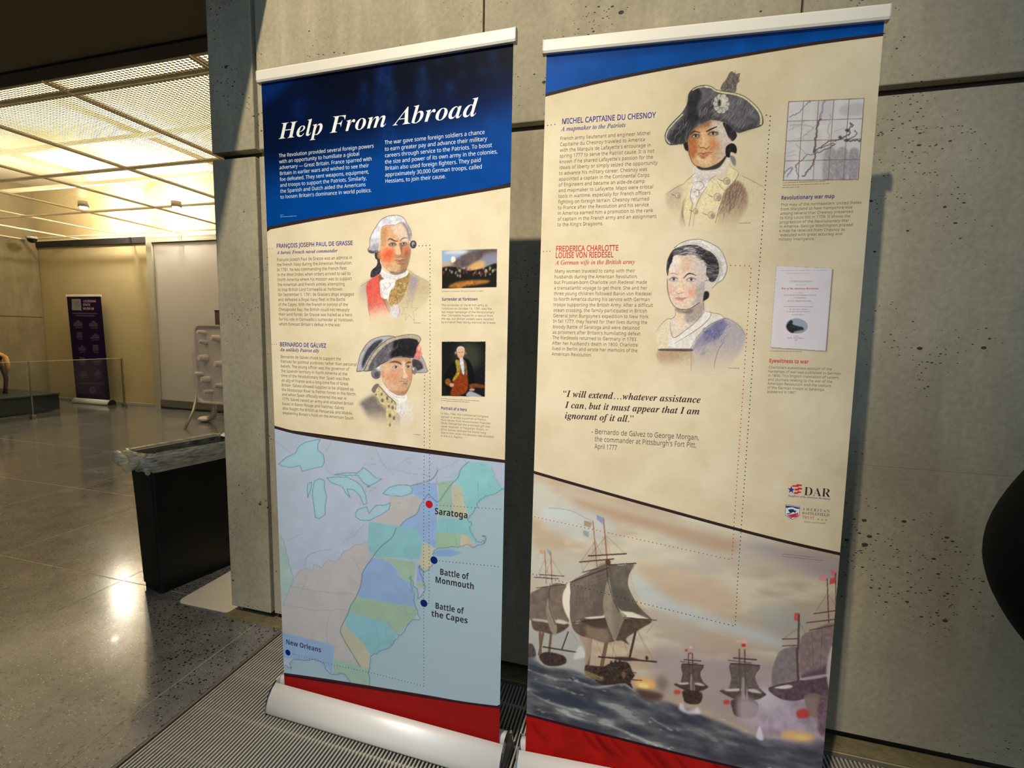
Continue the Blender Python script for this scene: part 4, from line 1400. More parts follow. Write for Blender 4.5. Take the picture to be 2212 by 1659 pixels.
# ---------------- coastal map
def coastal_map():
    c = Canvas(598, 915, 1098, 1542, 1.6)
    c.poly([tuple(p) for p in spline(LM, False, 6)] + [(x, y + 3) for x, y in spline(LB, False, 6)[::-1]], (158, 186, 190), smooth=False, color2=(168, 192, 192), axis=(700, 1200, 1060, 1200))
    keep = c.a.copy()
    A = lambda: c.at(590, 910, 4.254)
    Bv = lambda: c.at(590, 1150, 4.046)
    COAST, RIVER = (56, 92, 106), (104, 118, 140)
    conv = lambda pts, f: [(f[0] + x / f[2], f[1] + y / f[2]) for x, y in pts]
    f4, f5 = (590, 910, 4.254), (590, 1150, 4.046)
    coast4 = [(2115, 690), (2060, 720), (1990, 750), (1930, 770), (1885, 805), (1860, 860), (1830, 905), (1800, 940), (1790, 970), (1822, 1000), (1800, 1040), (1825, 1090), (1850, 1150), (1900, 1172), (1935, 1160), (1940, 1130), (1918, 1122),
              (1938, 1120), (1945, 1160), (1925, 1190), (1880, 1200), (1835, 1218), (1790, 1190), (1720, 1208), (1610, 1212), (1500, 1222), (1470, 1262), (1482, 1330), (1440, 1390), (1386, 1428), (1352, 1378)]
    coast5 = [(1320, 390), (1282, 330), (1290, 400), (1322, 480), (1325, 540), (1268, 612), (1270, 560), (1230, 480), (1210, 420), (1205, 470), (1232, 560), (1235, 620), (1245, 660), (1262, 730), (1285, 790), (1225, 800), (1180, 826), (1150, 880), (1100, 930), (1068, 965), (1035, 1010), (940, 1050),
              (862, 1090), (852, 1180), (838, 1240), (850, 1345)]
    gulf5 = [(690, 1345), (680, 1310), (640, 1240), (590, 1228), (520, 1232), (440, 1130), (370, 1100), (300, 1112), (220, 1095), (170, 1130), (180, 1175), (140, 1150), (112, 1170)]
    land = conv([(40, 60), (2140, 470)], f4) + conv(coast4, f4) + conv(coast5, f5) + conv(gulf5, f5) + [(600, 1440)]
    c.at(0, 0, 1)
    c.poly(land, (120, 176, 186), .55, blur=9, smooth=False)
    c.poly(land, (182, 190, 202), 1, smooth=False, tex=.05, cell=30)
    STATES = [
        (f5, (192, 178, 166), [(215, 400), (260, 345), (320, 325), (370, 350), (378, 292), (420, 300), (450, 325), (470, 280), (520, 258), (560, 275), (600, 245), (640, 185), (690, 170), (730, 140), (790, 130), (852, 110), (862, 200), (880, 240), (830, 310), (790, 400), (750, 580), (640, 820), (600, 870), (640, 1010), (780, 1180), (540, 1100), (545, 990), (110, 862), (112, 640), (150, 560), (182, 480)]),
        (f5, (168, 192, 172), [(85, 10), (130, 100), (180, 320), (205, 405), (180, 480), (150, 560), (112, 640), (90, 640)]),
        (f5, (134, 168, 206), [(105, 862), (552, 990), (540, 1105), (530, 1232), (440, 1130), (370, 1100), (300, 1112), (220, 1095), (105, 1080)]),
        (f5, (150, 184, 150), [(545, 1095), (780, 1180), (850, 1190), (840, 1240), (855, 1345), (690, 1345), (680, 1310), (640, 1240), (535, 1228)]),
        (f5, (190, 182, 138), [(632, 818), (760, 920), (820, 1000), (858, 1090), (852, 1180), (800, 1190), (770, 1180), (700, 1060), (640, 1010), (604, 870)]),
        (f5, (120, 186, 188), [(672, 714), (980, 800), (1088, 920), (1040, 1010), (940, 1050), (862, 1090), (800, 980), (640, 818)]),
        (f5, (150, 182, 138), [(752, 578), (1250, 690), (1262, 740), (1240, 790), (1180, 826), (1095, 925), (980, 800), (670, 714), (700, 640)]),
        (f5, (132, 164, 208), [(880, 250), (960, 262), (1010, 280), (1080, 350), (1118, 430), (1210, 480), (1236, 620), (1248, 690), (752, 578), (780, 480), (792, 400), (830, 310)]),
        (f5, (152, 184, 142), [(880, 232), (1250, 296), (1252, 380), (1232, 440), (1212, 480), (1122, 430), (1080, 340), (1000, 272), (950, 262)]),
        (f5, (152, 184, 142), [(1250, 470), (1320, 470), (1326, 520), (1270, 520)]), (f5, (132, 164, 208), [(1262, 310), (1322, 400), (1318, 468), (1258, 466)]),
        (f4, (122, 190, 188), [(895, 955), (1180, 1008), (1310, 1025), (1372, 1122), (1385, 1200), (1345, 1312), (930, 1270), (888, 1200)]),
        (f4, (196, 182, 168), [(1075, 742), (1160, 735), (1245, 725), (1330, 745), (1390, 780), (1330, 900), (1220, 950), (1180, 1005), (930, 950), (1000, 900), (1090, 812)]),
        (f4, (136, 170, 214), [(1288, 640), (1505, 618), (1522, 795), (1510, 940), (1502, 1220), (1470, 1200), (1380, 1150), (1310, 1025), (1180, 1005), (1230, 950), (1322, 900), (1390, 780), (1288, 712)]),
        (f4, (150, 190, 150), [(1520, 620), (1662, 598), (1640, 690), (1645, 940), (1518, 940), (1528, 790)]),
        (f4, (202, 190, 140), [(1652, 665), (1690, 645), (1735, 690), (1755, 810), (1792, 955), (1645, 942)]),
        (f4, (132, 206, 196), [(1662, 598), (1740, 495), (1800, 440), (1900, 445), (1990, 462), (2040, 600), (2118, 690), (2000, 752), (1885, 805), (1808, 935), (1760, 820), (1740, 690), (1690, 640)]),
        (f4, (126, 196, 190), [(1518, 942), (1792, 958), (1822, 1000), (1800, 1040), (1850, 1150), (1900, 1172), (1860, 1190), (1800, 1130), (1720, 1095), (1503, 1066)]),
        (f4, (150, 188, 138), [(1503, 1066), (1722, 1096), (1718, 1206), (1498, 1218)]), (f4, (212, 192, 140), [(1722, 1098), (1790, 1112), (1832, 1215), (1720, 1206)]),
        (f4, (120, 164, 214), [(1470, 1252), (1540, 1228), (1640, 1232), (1735, 1268), (1640, 1292), (1560, 1296), (1490, 1280)]),
        (f4, (206, 190, 138), [(1388, 1158), (1470, 1202), (1460, 1290), (1484, 1335), (1440, 1390), (1386, 1428), (1345, 1360), (1375, 1280), (1368, 1200)]),
    ]
    for f, col, pts in STATES:
        c.at(*f)
        c.poly(pts, col, .95, smooth=False, tex=.06, cell=22)
    A()
    LAKES = [
        [(90, 405), (150, 350), (240, 310), (270, 250), (330, 215), (420, 195), (465, 192), (440, 240), (440, 290), (490, 330), (500, 400), (480, 440), (380, 460), (300, 480), (280, 425), (200, 440), (120, 425)],
        [(410, 570), (460, 550), (500, 570), (500, 640), (520, 720), (505, 800), (505, 880), (450, 915), (415, 900), (405, 800), (390, 700), (395, 640)], [(350, 590), (385, 580), (380, 640), (350, 720), (345, 660)],
        [(520, 545), (600, 540), (700, 545), (790, 590), (840, 640), (870, 720), (880, 790), (850, 800), (820, 720), (760, 660), (700, 650), (730, 730), (690, 690), (660, 630), (560, 590)],
        [(590, 520), (700, 505), (800, 510), (850, 460), (900, 500), (960, 560), (1015, 570), (950, 610), (880, 640), (910, 640), (850, 600), (800, 530), (700, 530)],
        [(780, 870), (800, 840), (880, 820), (900, 880), (960, 810), (1040, 810), (1090, 790), (1080, 850), (1000, 900), (900, 945), (820, 940), (780, 910)],
        [(1022, 705), (1080, 650), (1160, 630), (1260, 635), (1290, 665), (1285, 710), (1200, 735), (1100, 728)]]
    for L_ in LAKES:
        c.poly(L_, (146, 196, 208), 1, smooth=False, tex=.05, cell=20)
        c.poly(L_, (176, 214, 220), .5, blur=22)
        c.line(L_ + [L_[0]], 5, COAST, .9, smooth=False)
    c.poly([(800, 880), (880, 850), (900, 890), (960, 830), (1010, 830), (900, 905), (830, 905)], (182, 190, 202), .9, smooth=False)
    g = np.random.default_rng(4)

    def wig(pts, amp):
        P = spline(pts, False, 5)
        return P + g.normal(0, amp, P.shape)
    for f, pts in ((f4, coast4), (f5, coast5), (f5, gulf5)):
        c.at(*f)
        c.line(wig(pts, 4), 5, COAST, .9, smooth=False)
    A()
    for pts in ([(500, 400), (520, 470), (580, 520), (650, 500), (800, 500), (870, 430), (960, 440)], [(960, 280), (1000, 380), (1060, 470), (1180, 500), (1250, 530), (1380, 540), (1460, 570)], [(1290, 640), (1400, 600), (1480, 580), (1520, 510), (1600, 480), (1700, 420)],
                [(1150, 480), (1200, 420), (1320, 370)], [(70, 200), (200, 310)], [(500, 320), (560, 230)], [(1510, 620), (1510, 480)], [(1480, 960), (1470, 1100), (1485, 1220)], [(1640, 690), (1645, 940)], [(1600, 950), (1600, 1080)], [(2000, 490), (2050, 620), (2090, 690)], [(1880, 620), (1880, 760)],
                [(330, 1280), (400, 1220), (560, 1190)], [(700, 1120), (800, 1040), (860, 960)], [(160, 1100), (300, 1050)], [(1660, 1100), (1690, 1200)], [(1210, 1230), (1290, 1320)], [(1560, 590), (1650, 570)]):
        c.line(wig(pts, 3), 3, RIVER, .7, smooth=False)
    for k in range(46):
        x, y = 800 + 1280 * g.random(), 330 + 480 * g.random()
        if y > 330 + (x - 800) * .1 and keep[int(min((910 + y / 4.254 - c.y0) * 1.6, c.h - 1)), int(min((590 + x / 4.254 - c.x0) * 1.6, c.w - 1))] > .5:
            c.line([(x, y), (x + 14 * g.normal(), y + 14 * g.normal())], 6, (110, 140, 156), .7)
    for pts in ([(1180, 1000), (1230, 950), (1325, 900), (1360, 820), (1390, 780), (1430, 725), (1470, 760), (1520, 795), (1580, 720), (1640, 640), (1700, 580), (1730, 500), (1800, 440)], [(1280, 640), (1400, 615), (1470, 585), (1520, 510)]):
        c.line(pts, 6, (72, 80, 104), .9)
    Bv()
    c.line([(1085, 0), (1050, 80), (950, 160), (880, 250), (800, 370), (780, 480), (740, 580), (690, 660), (660, 740), (605, 850), (620, 920), (700, 1060), (770, 1180)], 6, (72, 80, 104), .95)
    c.line(wig([(215, 400), (260, 345), (320, 325), (370, 350), (378, 292), (420, 300), (450, 325), (470, 280), (520, 258), (560, 275), (600, 245), (640, 185), (690, 170), (730, 140), (790, 130), (852, 110)], 3), 4, (140, 130, 128), .8, smooth=False)
    c.line(wig([(90, 20), (130, 100), (180, 320), (205, 405), (180, 480), (150, 560), (112, 640)], 4), 4, (120, 134, 130), .9, smooth=False)
    for pts in ([(1120, 440), (1180, 510), (1225, 570)], [(1060, 500), (1140, 560), (1230, 620)], [(1150, 690), (1180, 740), (1245, 750)], [(1000, 810), (1060, 880), (1110, 930)], [(1060, 660), (1200, 780)], [(900, 830), (930, 980), (900, 1040)], [(980, 830), (1010, 960), (1040, 1010)], [(1150, 230), (1220, 300), (1200, 380), (1240, 430)],
                [(120, 450), (400, 520), (740, 560)], [(120, 620), (400, 680), (660, 690)], [(320, 400), (260, 560)], [(520, 700), (480, 860), (500, 980)], [(720, 250), (780, 380)], [(300, 300), (320, 220), (400, 180)], [(620, 120), (720, 20)], [(300, 1040), (300, 1110)]):
        c.line(wig(pts, 4), 4, (112, 132, 150), .6, smooth=False)
    c.rgb = c.rgb * 0.70 + np.array([172, 186, 192]) / 255 * 0.30
    c.a = np.minimum(c.a, keep)
    return picture(BL, 'map_print', c, 1.3, 0.00012, 0.92, lab='pale coastal map with tinted regions and lakes')


# ---------------- ships at sea
def sea_picture():
    c = Canvas(1125, 1008, 1842, 1650, 1.4)
    c.poly([tuple(p) for p in spline(RM, False, 6)] + [(x, y + 2.5) for x, y in spline(RB, False, 6)[::-1]], (176, 170, 150), smooth=False, color2=(158, 138, 118), axis=(1300, 1080, 1420, 1500))
    keep = c.a.copy()
    h, w = c.h, c.w
    n1 = cloud(h, w, 90, 21, 4, 2.6)
    n2 = cloud(h, w, 60, 22, 4, 3.2)
    yy = np.linspace(0, 1, h)[:, None]
    warm, blue, pale = np.array([166, 142, 112]) / 255, np.array([164, 180, 184]) / 255, np.array([196, 184, 152]) / 255
    m1 = np.clip((n1 - .46) * 5, 0, 1)[..., None]
    m2 = np.clip((n2 - .52) * 5, 0, 1)[..., None]
    c.rgb = c.rgb * (1 - m1 * .75) + warm * m1 * .75
    c.rgb = c.rgb * (1 - m2 * .6) + pale * m2 * .6
    c.at(1120, 980, 2.443)
    c.poly([(120, 300), (300, 260), (520, 330), (420, 430), (200, 400)], (176, 186, 186), .55, blur=30)
    c.poly([(620, 600), (800, 680), (1150, 800), (1420, 870), (1400, 930), (1050, 850), (700, 740)], (168, 180, 178), .6, blur=26)
    c.poly([(300, 230), (560, 240), (900, 310), (1180, 370), (1150, 450), (800, 380), (500, 300)], (160, 132, 104), .8, blur=18)
    c.poly([(250, 170), (900, 300), (1150, 350), (1150, 380), (760, 310), (400, 240)], (182, 172, 148), .5, blur=12)
    c.poly([(640, 540), (900, 560), (1150, 640), (1200, 760), (1000, 760), (760, 660)], (174, 150, 120), .75, blur=24)
    c.poly([(1200, 380), (1730, 430), (1720, 560), (1450, 480), (1250, 430)], (142, 130, 128), .8, blur=30)
    c.poly([(1270, 730), (1500, 700), (1560, 820), (1400, 860)], (142, 142, 132), .7, blur=30)
    c.poly([(780, 960), (1100, 1000), (1400, 1000), (1640, 1180), (1640, 1420), (1200, 1330), (900, 1200), (720, 1100)], (146, 128, 124), .8, blur=30)
    c.poly([(80, 900), (360, 930), (380, 1180), (200, 1120), (70, 1080)], (150, 150, 144), .8, blur=14)
    # sea
    sea = [(30, 1090), (150, 1120), (300, 1130), (480, 1190), (560, 1170), (640, 1210), (800, 1250), (960, 1300), (1100, 1340), (1250, 1390), (1420, 1400), (1650, 1400), (1660, 1820), (30, 1640)]
    P = c.xf(spline(sea, True))
    win, mk = c.pmask(P, 4)
    X0, Y0, X1, Y1 = win
    hh, ww = Y1 - Y0, X1 - X0
    n = cloud(hh, ww + hh, 26, 31, 4, 3.4)
    sh = np.stack([np.roll(n[r], 0)[:ww] for r in range(hh)])
    idx = (np.arange(ww)[None, :] * .18).astype(int)
    sh = n[np.clip(np.arange(hh)[:, None] - idx + 80, 0, hh - 1), np.arange(ww)[None, :]]
    t = np.clip((sh - .32) * 2.6, 0, 1)[..., None]
    col = (np.array([56, 57, 62]) * (1 - t) + np.array([106, 107, 102]) * t)
    fo = np.clip((sh - .63) * 9, 0, 1)[..., None] * np.clip(1.2 - np.linspace(0, 1, ww), 0.25, 1)[None, :, None]
    col = col * (1 - fo * .6) + np.array([166, 166, 156]) * fo * .6
    pr = np.clip(np.linspace(-.2, 1.2, ww), 0, 1)[None, :, None]
    col = col * (1 - pr * .45) + np.array([64, 56, 66]) * pr * .45
    c._over(win, mk, col)
    c.poly([(80, 1190), (200, 1240), (420, 1290), (500, 1320), (400, 1330), (200, 1290), (60, 1230)], (46, 52, 62), .7, blur=10)
    for pts, wd, al in (([(60, 1270), (160, 1310), (300, 1340), (420, 1360)], 14, .5), ([(480, 1400), (600, 1440), (720, 1480), (820, 1500)], 16, .6), ([(300, 1180), (420, 1210), (560, 1180), (640, 1215)], 14, .55), ([(1350, 1560), (1430, 1572), (1530, 1578)], 16, .65), ([(60, 1200), (220, 1230), (300, 1250)], 9, .4),
                        ([(740, 1360), (830, 1400)], 7, .5), ([(1130, 1330), (1230, 1370), (1300, 1385)], 7, .3), ([(60, 1150), (180, 1180), (330, 1190)], 10, .45), ([(120, 1360), (260, 1370), (420, 1400)], 8, .35)):
        c.line(pts, wd, (178, 178, 170), al, taper=.7, blur=3)
        for k in range(8):
            i = RNG.integers(0, len(pts))
            c.ell(pts[i][0] + RNG.normal(0, 26), pts[i][1] + RNG.normal(0, 8), 7 + 8 * RNG.random(), 3, (196, 196, 190), al * .8, blur=2, rot=.2)
    # smoke and gun flash
    c.poly([(1200, 1180), (1400, 1120), (1640, 1190), (1630, 1400), (1400, 1400), (1230, 1330)], (160, 142, 150), .85, blur=30, tex=.2, cell=16)
    c.ell(1330, 1200, 90, 60, (184, 174, 166), .7, blur=26)
    c.ell(1500, 1375, 90, 26, (216, 164, 98), .9, blur=13)
    c.ell(1520, 1380, 40, 12, (238, 190, 110), .9, blur=7)
    c.poly([(1280, 1400), (1300, 1340), (1318, 1410)], (206, 198, 200), .8, blur=4)
    c.poly([(620, 1150), (760, 1120), (860, 1130), (900, 1210), (760, 1240), (640, 1210)], (150, 136, 120), .8, blur=20)
    c.ell(690, 1170, 60, 28, (226, 160, 82), .9, blur=13)
    c.ell(680, 1180, 30, 14, (246, 196, 120), .9, blur=6)
    c.poly([(640, 1200), (780, 1215), (760, 1250), (680, 1245)], (74, 48, 44), .85, blur=8)
    c.ell(780, 1160, 30, 40, (92, 80, 74), .6, blur=14)
    # ---- ships
    SAIL, SAIL2, WOOD = (104, 92, 80), (134, 120, 102), (62, 48, 42)
    c.at(1130, 1090, 4.253)

    def rope(*pts, al=.55, wd=3):
        c.line(pts, wd, (72, 58, 50), al, smooth=False)

    def spar(a, b, wd=9, col=WOOD):
        c.line([a, b], wd, col, .95, smooth=False, taper=.5)
    # second ship on the left
    for x0, y0, x1, y1 in ((160, 1180, 165, 1400), (190, 1180, 150, 1380), (265, 1190, 240, 1400)):
        spar((x0, y0), (x1, y1), 24, (104, 78, 60))
    c.poly([(150, 1400), (220, 1350), (380, 1370), (410, 1430), (330, 1470), (210, 1470)], (60, 46, 44), 1, blur=3, tex=.35, cell=4)
    c.poly([(30, 1300), (90, 1290), (120, 1390), (60, 1410), (30, 1400)], (70, 56, 54), .9, blur=4, tex=.3, cell=4)
    spar((190, 1305), (515, 1330), 13)
    c.poly([(480, 1390), (520, 1290), (560, 1270), (600, 1360), (560, 1380)], (190, 184, 172), .8, blur=6)
    c.poly([(60, 850), (120, 790), (250, 745), (270, 900), (230, 1060), (60, 1060)], SAIL, 1, blur=2, tex=.15, cell=8)
    c.poly([(260, 740), (415, 720), (380, 860), (395, 940), (440, 1050), (350, 1060), (280, 1000)], (112, 96, 82), 1, tex=.15, cell=8)
    c.poly([(90, 1060), (230, 1080), (430, 1075), (400, 1130), (300, 1180), (200, 1170), (100, 1150)], (84, 68, 58), 1, blur=3, tex=.25, cell=6)
    c.poly([(330, 1040), (420, 1055), (400, 1080), (325, 1070)], (190, 178, 156), .9, blur=2)
    c.poly([(100, 1050), (225, 1055), (225, 1070), (100, 1072)], (178, 166, 146), .8, blur=2)
    c.poly([(250, 850), (270, 960), (320, 1100), (310, 1190), (260, 1140), (222, 1000), (230, 900)], SAIL2, 1, tex=.1, cell=8)
    c.line([(262, 720), (250, 850), (260, 960), (310, 1090)], 7, WOOD, .8)
    for x0, y0, x1, y1 in ((212, 420, 225, 720), (270, 420, 280, 720)):
        spar((x0, y0), (x1, y1), 9, (150, 100, 70))
    for y in (640, 668):
        spar((110 if y > 650 else 160, y), (340 if y > 650 else 395, y + (-2)), 8)
    spar((125, 765), (415, 712), 6)
    c.poly([(168, 405), (205, 420), (200, 450), (160, 440)], (186, 130, 110), .9, smooth=False)
    c.poly([(160, 445), (195, 455), (180, 495), (156, 480)], (176, 172, 160), .9, smooth=False)
    c.poly([(238, 395), (270, 425), (268, 465), (240, 430)], (128, 130, 150), .9, smooth=False)
    for a, b in (((212, 500), (150, 640)), ((272, 490), (380, 635)), ((272, 500), (215, 640)), ((215, 480), (245, 640))):
        rope(a, b)
    spar((430, 1150), (370, 1310), 12)
    # great ship
    spar((640, 1190), (610, 1460), 40, (112, 86, 66))
    spar((800, 1190), (745, 1450), 36, (104, 80, 62))
    spar((1075, 1080), (1010, 1350), 22)
    c.poly([(540, 1180), (640, 1160), (650, 1300), (600, 1440), (585, 1400), (590, 1290)], (150, 128, 106), .9, blur=4)
    hull = [(590, 1450), (640, 1440), (760, 1440), (840, 1400), (960, 1380), (1010, 1400), (1040, 1470), (1060, 1500), (1020, 1560), (1040, 1620), (960, 1580), (860, 1600), (740, 1610), (650, 1550), (590, 1540)]
    c.poly(hull, (60, 48, 40), 1, blur=3, tex=.4, cell=5)
    c.poly([(590, 1495), (700, 1525), (760, 1535), (740, 1570), (640, 1555), (590, 1545)], (150, 136, 88), .8, blur=3)
    for k in range(14):
        c.line([(600 + k * 13, 1500 + k * 3), (600 + k * 13, 1540 + k * 3)], 5, (70, 56, 44), .8, smooth=False)
    c.hatch(hull, 40, 40, 8, (34, 28, 26), .1, .6, seed=31)
    c.hatch(hull, 20, 30, 6, (110, 92, 70), .1, .6, seed=32)
    c.ell(955, 1500, 18, 32, (120, 90, 62), .8, blur=4)
    for x, y in ((840, 1400), (880, 1390), (920, 1385), (1175, 1330)):
        c.ell(x, y, 14, 20, (50, 40, 36), .9, blur=3)
    spar((720, 1355), (1265, 1358), 16)
    c.poly([(870, 1345), (1000, 1335), (1100, 1350), (1000, 1372), (880, 1368)], WOOD, .9, blur=2)
    spar((1020, 1470), (1075, 1475), 8)
    spar((1030, 1540), (1125, 1540), 9)
    main = [(460, 690), (580, 610), (700, 545), (805, 500), (815, 640), (775, 800), (775, 960), (560, 1030), (460, 1060), (448, 900), (455, 780)]
    c.poly([(460, 700), (400, 760), (378, 850), (400, 960), (465, 1055), (448, 900)], (206, 196, 170), 1, blur=2)
    c.poly(main, SAIL, 1, tex=.14, cell=10)
    c.poly([(700, 545), (805, 500), (812, 700), (775, 950), (640, 980), (720, 760)], (86, 76, 68), .6, blur=16)
    right_ = [(812, 505), (940, 500), (1060, 480), (1015, 580), (1005, 680), (1050, 780), (1120, 880), (1225, 975), (1100, 960), (920, 900), (860, 790), (825, 640)]
    c.poly(right_, (98, 88, 76), 1, tex=.16, cell=9)
    c.poly([(840, 720), (960, 700), (1060, 830), (1150, 930), (940, 910), (870, 800)], (78, 72, 60), .6, blur=16)
    for k in range(10):
        x = 470 + k * 33
        c.line([(x + 40, 640 - k * 12), (x + 10, 800), (x + 14, 1010 - k * 5)], 3, (80, 68, 60), .4)
        c.line([(840 + k * 20, 520), (860 + k * 22, 700), (930 + k * 26, 900)], 3, (74, 64, 56), .35)
    for d in (0, 1, 2):
        c.line([(470, 740 + d * 26 - d * 50), (620, 640 + d * 30), (810, 560 + d * 34)], 4, (130, 116, 98), .5)
    c.poly([(470, 1060), (560, 1030), (780, 980), (830, 1080), (860, 1180), (880, 1195), (780, 1220), (640, 1190), (540, 1170), (480, 1120)], (92, 76, 62), 1, blur=3, tex=.22, cell=8)
    c.poly([(600, 1090), (780, 1090), (830, 1180), (760, 1215), (640, 1180)], (140, 122, 98), .6, blur=14)
    c.poly([(560, 1020), (780, 1000), (800, 1080), (700, 1090), (600, 1060)], (62, 52, 46), .7, blur=8)
    c.poly([(880, 1180), (920, 1000), (1220, 985), (1130, 1060), (1040, 1120), (980, 1170), (1010, 1220), (940, 1190)], (80, 66, 54), 1, blur=3, tex=.2, cell=7)
    c.poly([(590, 1005), (700, 985), (775, 978), (770, 992), (640, 1012)], (204, 196, 176), .95, blur=2)
    c.poly([(475, 1062), (530, 1040), (555, 1045), (520, 1062)], (204, 196, 176), .9, blur=2)
    c.poly([(925, 920), (1040, 920), (1205, 972), (1110, 972), (960, 972)], (206, 194, 164), .95, blur=2, smooth=False)
    c.poly([(935, 925), (990, 960), (970, 978), (950, 950)], (118, 126, 98), .9, blur=3)
    jib = [(805, 660), (830, 760), (900, 900), (960, 980), (920, 1090), (880, 1185), (830, 1110), (790, 1000), (765, 880), (780, 760)]
    c.poly(jib, SAIL2, 1, tex=.08, cell=8)
    c.poly([(850, 820), (950, 980), (880, 1180), (870, 1000)], (104, 94, 78), .6, blur=12)
    c.line([(803, 500), (815, 640), (850, 790), (920, 930)], 9, WOOD, .85)
    spar((675, 115), (710, 530), 10, (140, 96, 66))
    spar((775, 80), (812, 520), 12, (140, 94, 64))
    spar((630, 435), (990, 390), 12)
    spar((545, 497), (870, 446), 11)
    spar((820, 505), (1080, 470), 10)
    spar((455, 690), (820, 530), 9)
    spar((575, 590), (720, 540), 8)
    c.ell(815, 480, 26, 30, (70, 50, 42), .9, blur=4)
    spar((470, 1062), (780, 1000), 9)
    spar((960, 975), (1270, 978), 9)
    for pts in (((690, 300), (560, 490)), ((800, 240), (980, 390)), ((800, 240), (650, 430)), ((690, 280), (760, 420)), ((1075, 480), (1050, 530)), ((1090, 1080), (1240, 1350)), ((1090, 1090), (1180, 1280)), ((1240, 1010), (1170, 1110)), ((700, 1220), (760, 1360)), ((820, 1200), (900, 1360)),
                ((870, 1200), (850, 1350)), ((960, 1180), (1000, 1330)), ((1060, 1180), (980, 1340)), ((640, 480), (560, 600)), ((560, 500), (575, 580)), ((460, 1140), (520, 1230))):
        rope(*pts)
    for k in range(5):
        rope((770 + k * 8, 250), (740 + k * 26, 420), al=.35)
        rope((680 + k * 6, 300), (655 + k * 20, 470), al=.35)
    c.poly([(590, 112), (665, 125), (650, 175), (588, 160)], (140, 124, 96), .9, smooth=False)
    c.poly([(578, 200), (638, 215), (630, 265), (580, 245)], (130, 136, 126), .9, smooth=False)
    c.poly([(708, 50), (778, 78), (776, 140), (712, 95)], (126, 126, 150), .95, smooth=False)
    c.line([(250, 20), (380, 22), (480, 35), (580, 80), (670, 112)], 5, (120, 110, 106), .7)
    # ships on the right
    c.at(1440, 1180, 3.6075)

    def small_ship(x, y, s, tone=0, dx=0):
        P_ = lambda *q: [(x + a * s, y + b * s) for a, b in q]
        A_ = np.array([86, 72, 66]) + tone
        c.poly(P_((-62, -62), (-40, -70), (-30, 40), (-80, 66), (-66, 0)), A_ + 26, 1, blur=2, tex=.15, cell=5)
        c.poly(P_((-66, -74), (80, -74), (60, -20), (78, 34), (108, 66), (20, 56), (-70, 60), (-66, 0)), A_, 1, blur=1, tex=.2, cell=5)
        c.poly(P_((-126, 68), (0, 60), (116, 66), (60, 104), (0, 118), (-70, 100)), A_ - 18, 1, blur=2, tex=.2, cell=5)
        c.poly(P_((-100, 62), (-20, 50), (-20, 62), (-80, 70)), (196, 182, 158), .85, blur=2)
        c.poly(P_((20, 50), (60, 48), (92, 66), (40, 64)), (196, 182, 158), .8, blur=2)
        c.poly(P_((-6, -10), (10, 20), (20, 100), (0, 140), (-14, 80)), A_ + 44, .95, blur=2)
        c.poly(P_((-60, 110), (60, 110), (70, 160), (40, 195), (-40, 195), (-62, 160)), A_ - 30, .95, blur=3, tex=.35, cell=4)
        for a in (-22, 6):
            c.line(P_((a, -150), (a + 2, 100)), 8 * s, A_ - 10, .9, smooth=False)
        c.line(P_((-70, -74), (84, -76)), 6 * s, A_ - 30, .9, smooth=False)
        c.line(P_((-52, -104), (66, -104)), 8 * s, A_ - 26, .9, smooth=False)
        c.line(P_((-80, -90), (40, -86)), 5 * s, A_ - 20, .8, smooth=False)
        for a, b, d, e in ((-22, -130, -60, -80), (6, -130, 60, -80), (6, -130, -30, -80), (60, 120, 110, 70), (66, 130, 30, 180)):
            c.line(P_((a, b), (d, e)), 3, (96, 80, 74), .5, smooth=False)
    small_ship(235, 910, 1.12)
    small_ship(645, 905, 1.5, 10)
    c.poly([(600, 1050), (720, 1060), (800, 1120), (720, 1220), (600, 1220)], (164, 146, 144), .85, blur=24)
    c.poly([(130, 1180), (150, 1130), (190, 1180), (250, 1175), (275, 1150), (300, 1200), (200, 1210)], (206, 200, 196), .75, blur=7)
    for x, y in ((120, 1050), (510, 1095), (1110, 1135)):
        sz = 1.0 if x < 1000 else 2.0
        c.poly([(x - 26 * sz, y - 10 * sz), (x + 8 * sz, y - 20 * sz), (x + 28 * sz, y - 4 * sz), (x + 10 * sz, y + 14 * sz), (x - 24 * sz, y + 16 * sz)], (176, 58, 50), .9, blur=4)
    for pts, col in (([(186, 710), (206, 706), (204, 728), (178, 728)], (150, 76, 70)), ([(218, 680), (244, 686), (240, 704), (220, 704)], (196, 160, 150)), ([(216, 730), (238, 732), (232, 748), (218, 746)], (150, 70, 66)), ([(590, 605), (640, 602), (630, 624), (588, 632)], (190, 150, 130)), ([(640, 600), (670, 602), (668, 632), (636, 628)], (196, 150, 136)),
                     ([(632, 634), (664, 632), (660, 656), (628, 656)], (168, 44, 48)), ([(1046, 365), (1086, 365), (1082, 430), (1040, 420)], (186, 70, 66)), ([(1240, 62), (1304, 62), (1300, 108), (1236, 106)], (190, 128, 128)), ([(1326, 12), (1370, 30), (1366, 70), (1330, 50)], (190, 100, 96)), ([(1322, 86), (1362, 72), (1360, 116), (1316, 132)], (188, 62, 58))):
        c.poly(pts, col, .9, smooth=False)
    # big ship cut by the right edge
    c.poly([(1090, 560), (1180, 490), (1370, 430), (1380, 700), (1290, 820), (1100, 860), (1080, 700)], (126, 106, 100), 1, blur=2, tex=.15, cell=7)
    c.poly([(1100, 840), (1300, 740), (1340, 640), (1300, 820), (1120, 880)], (76, 60, 76), .7, blur=12)
    c.poly([(935, 665), (1060, 620), (1100, 640), (1060, 760), (1080, 880), (1000, 890), (880, 950), (862, 860), (885, 760)], (120, 108, 102), 1, blur=2, tex=.12, cell=7)
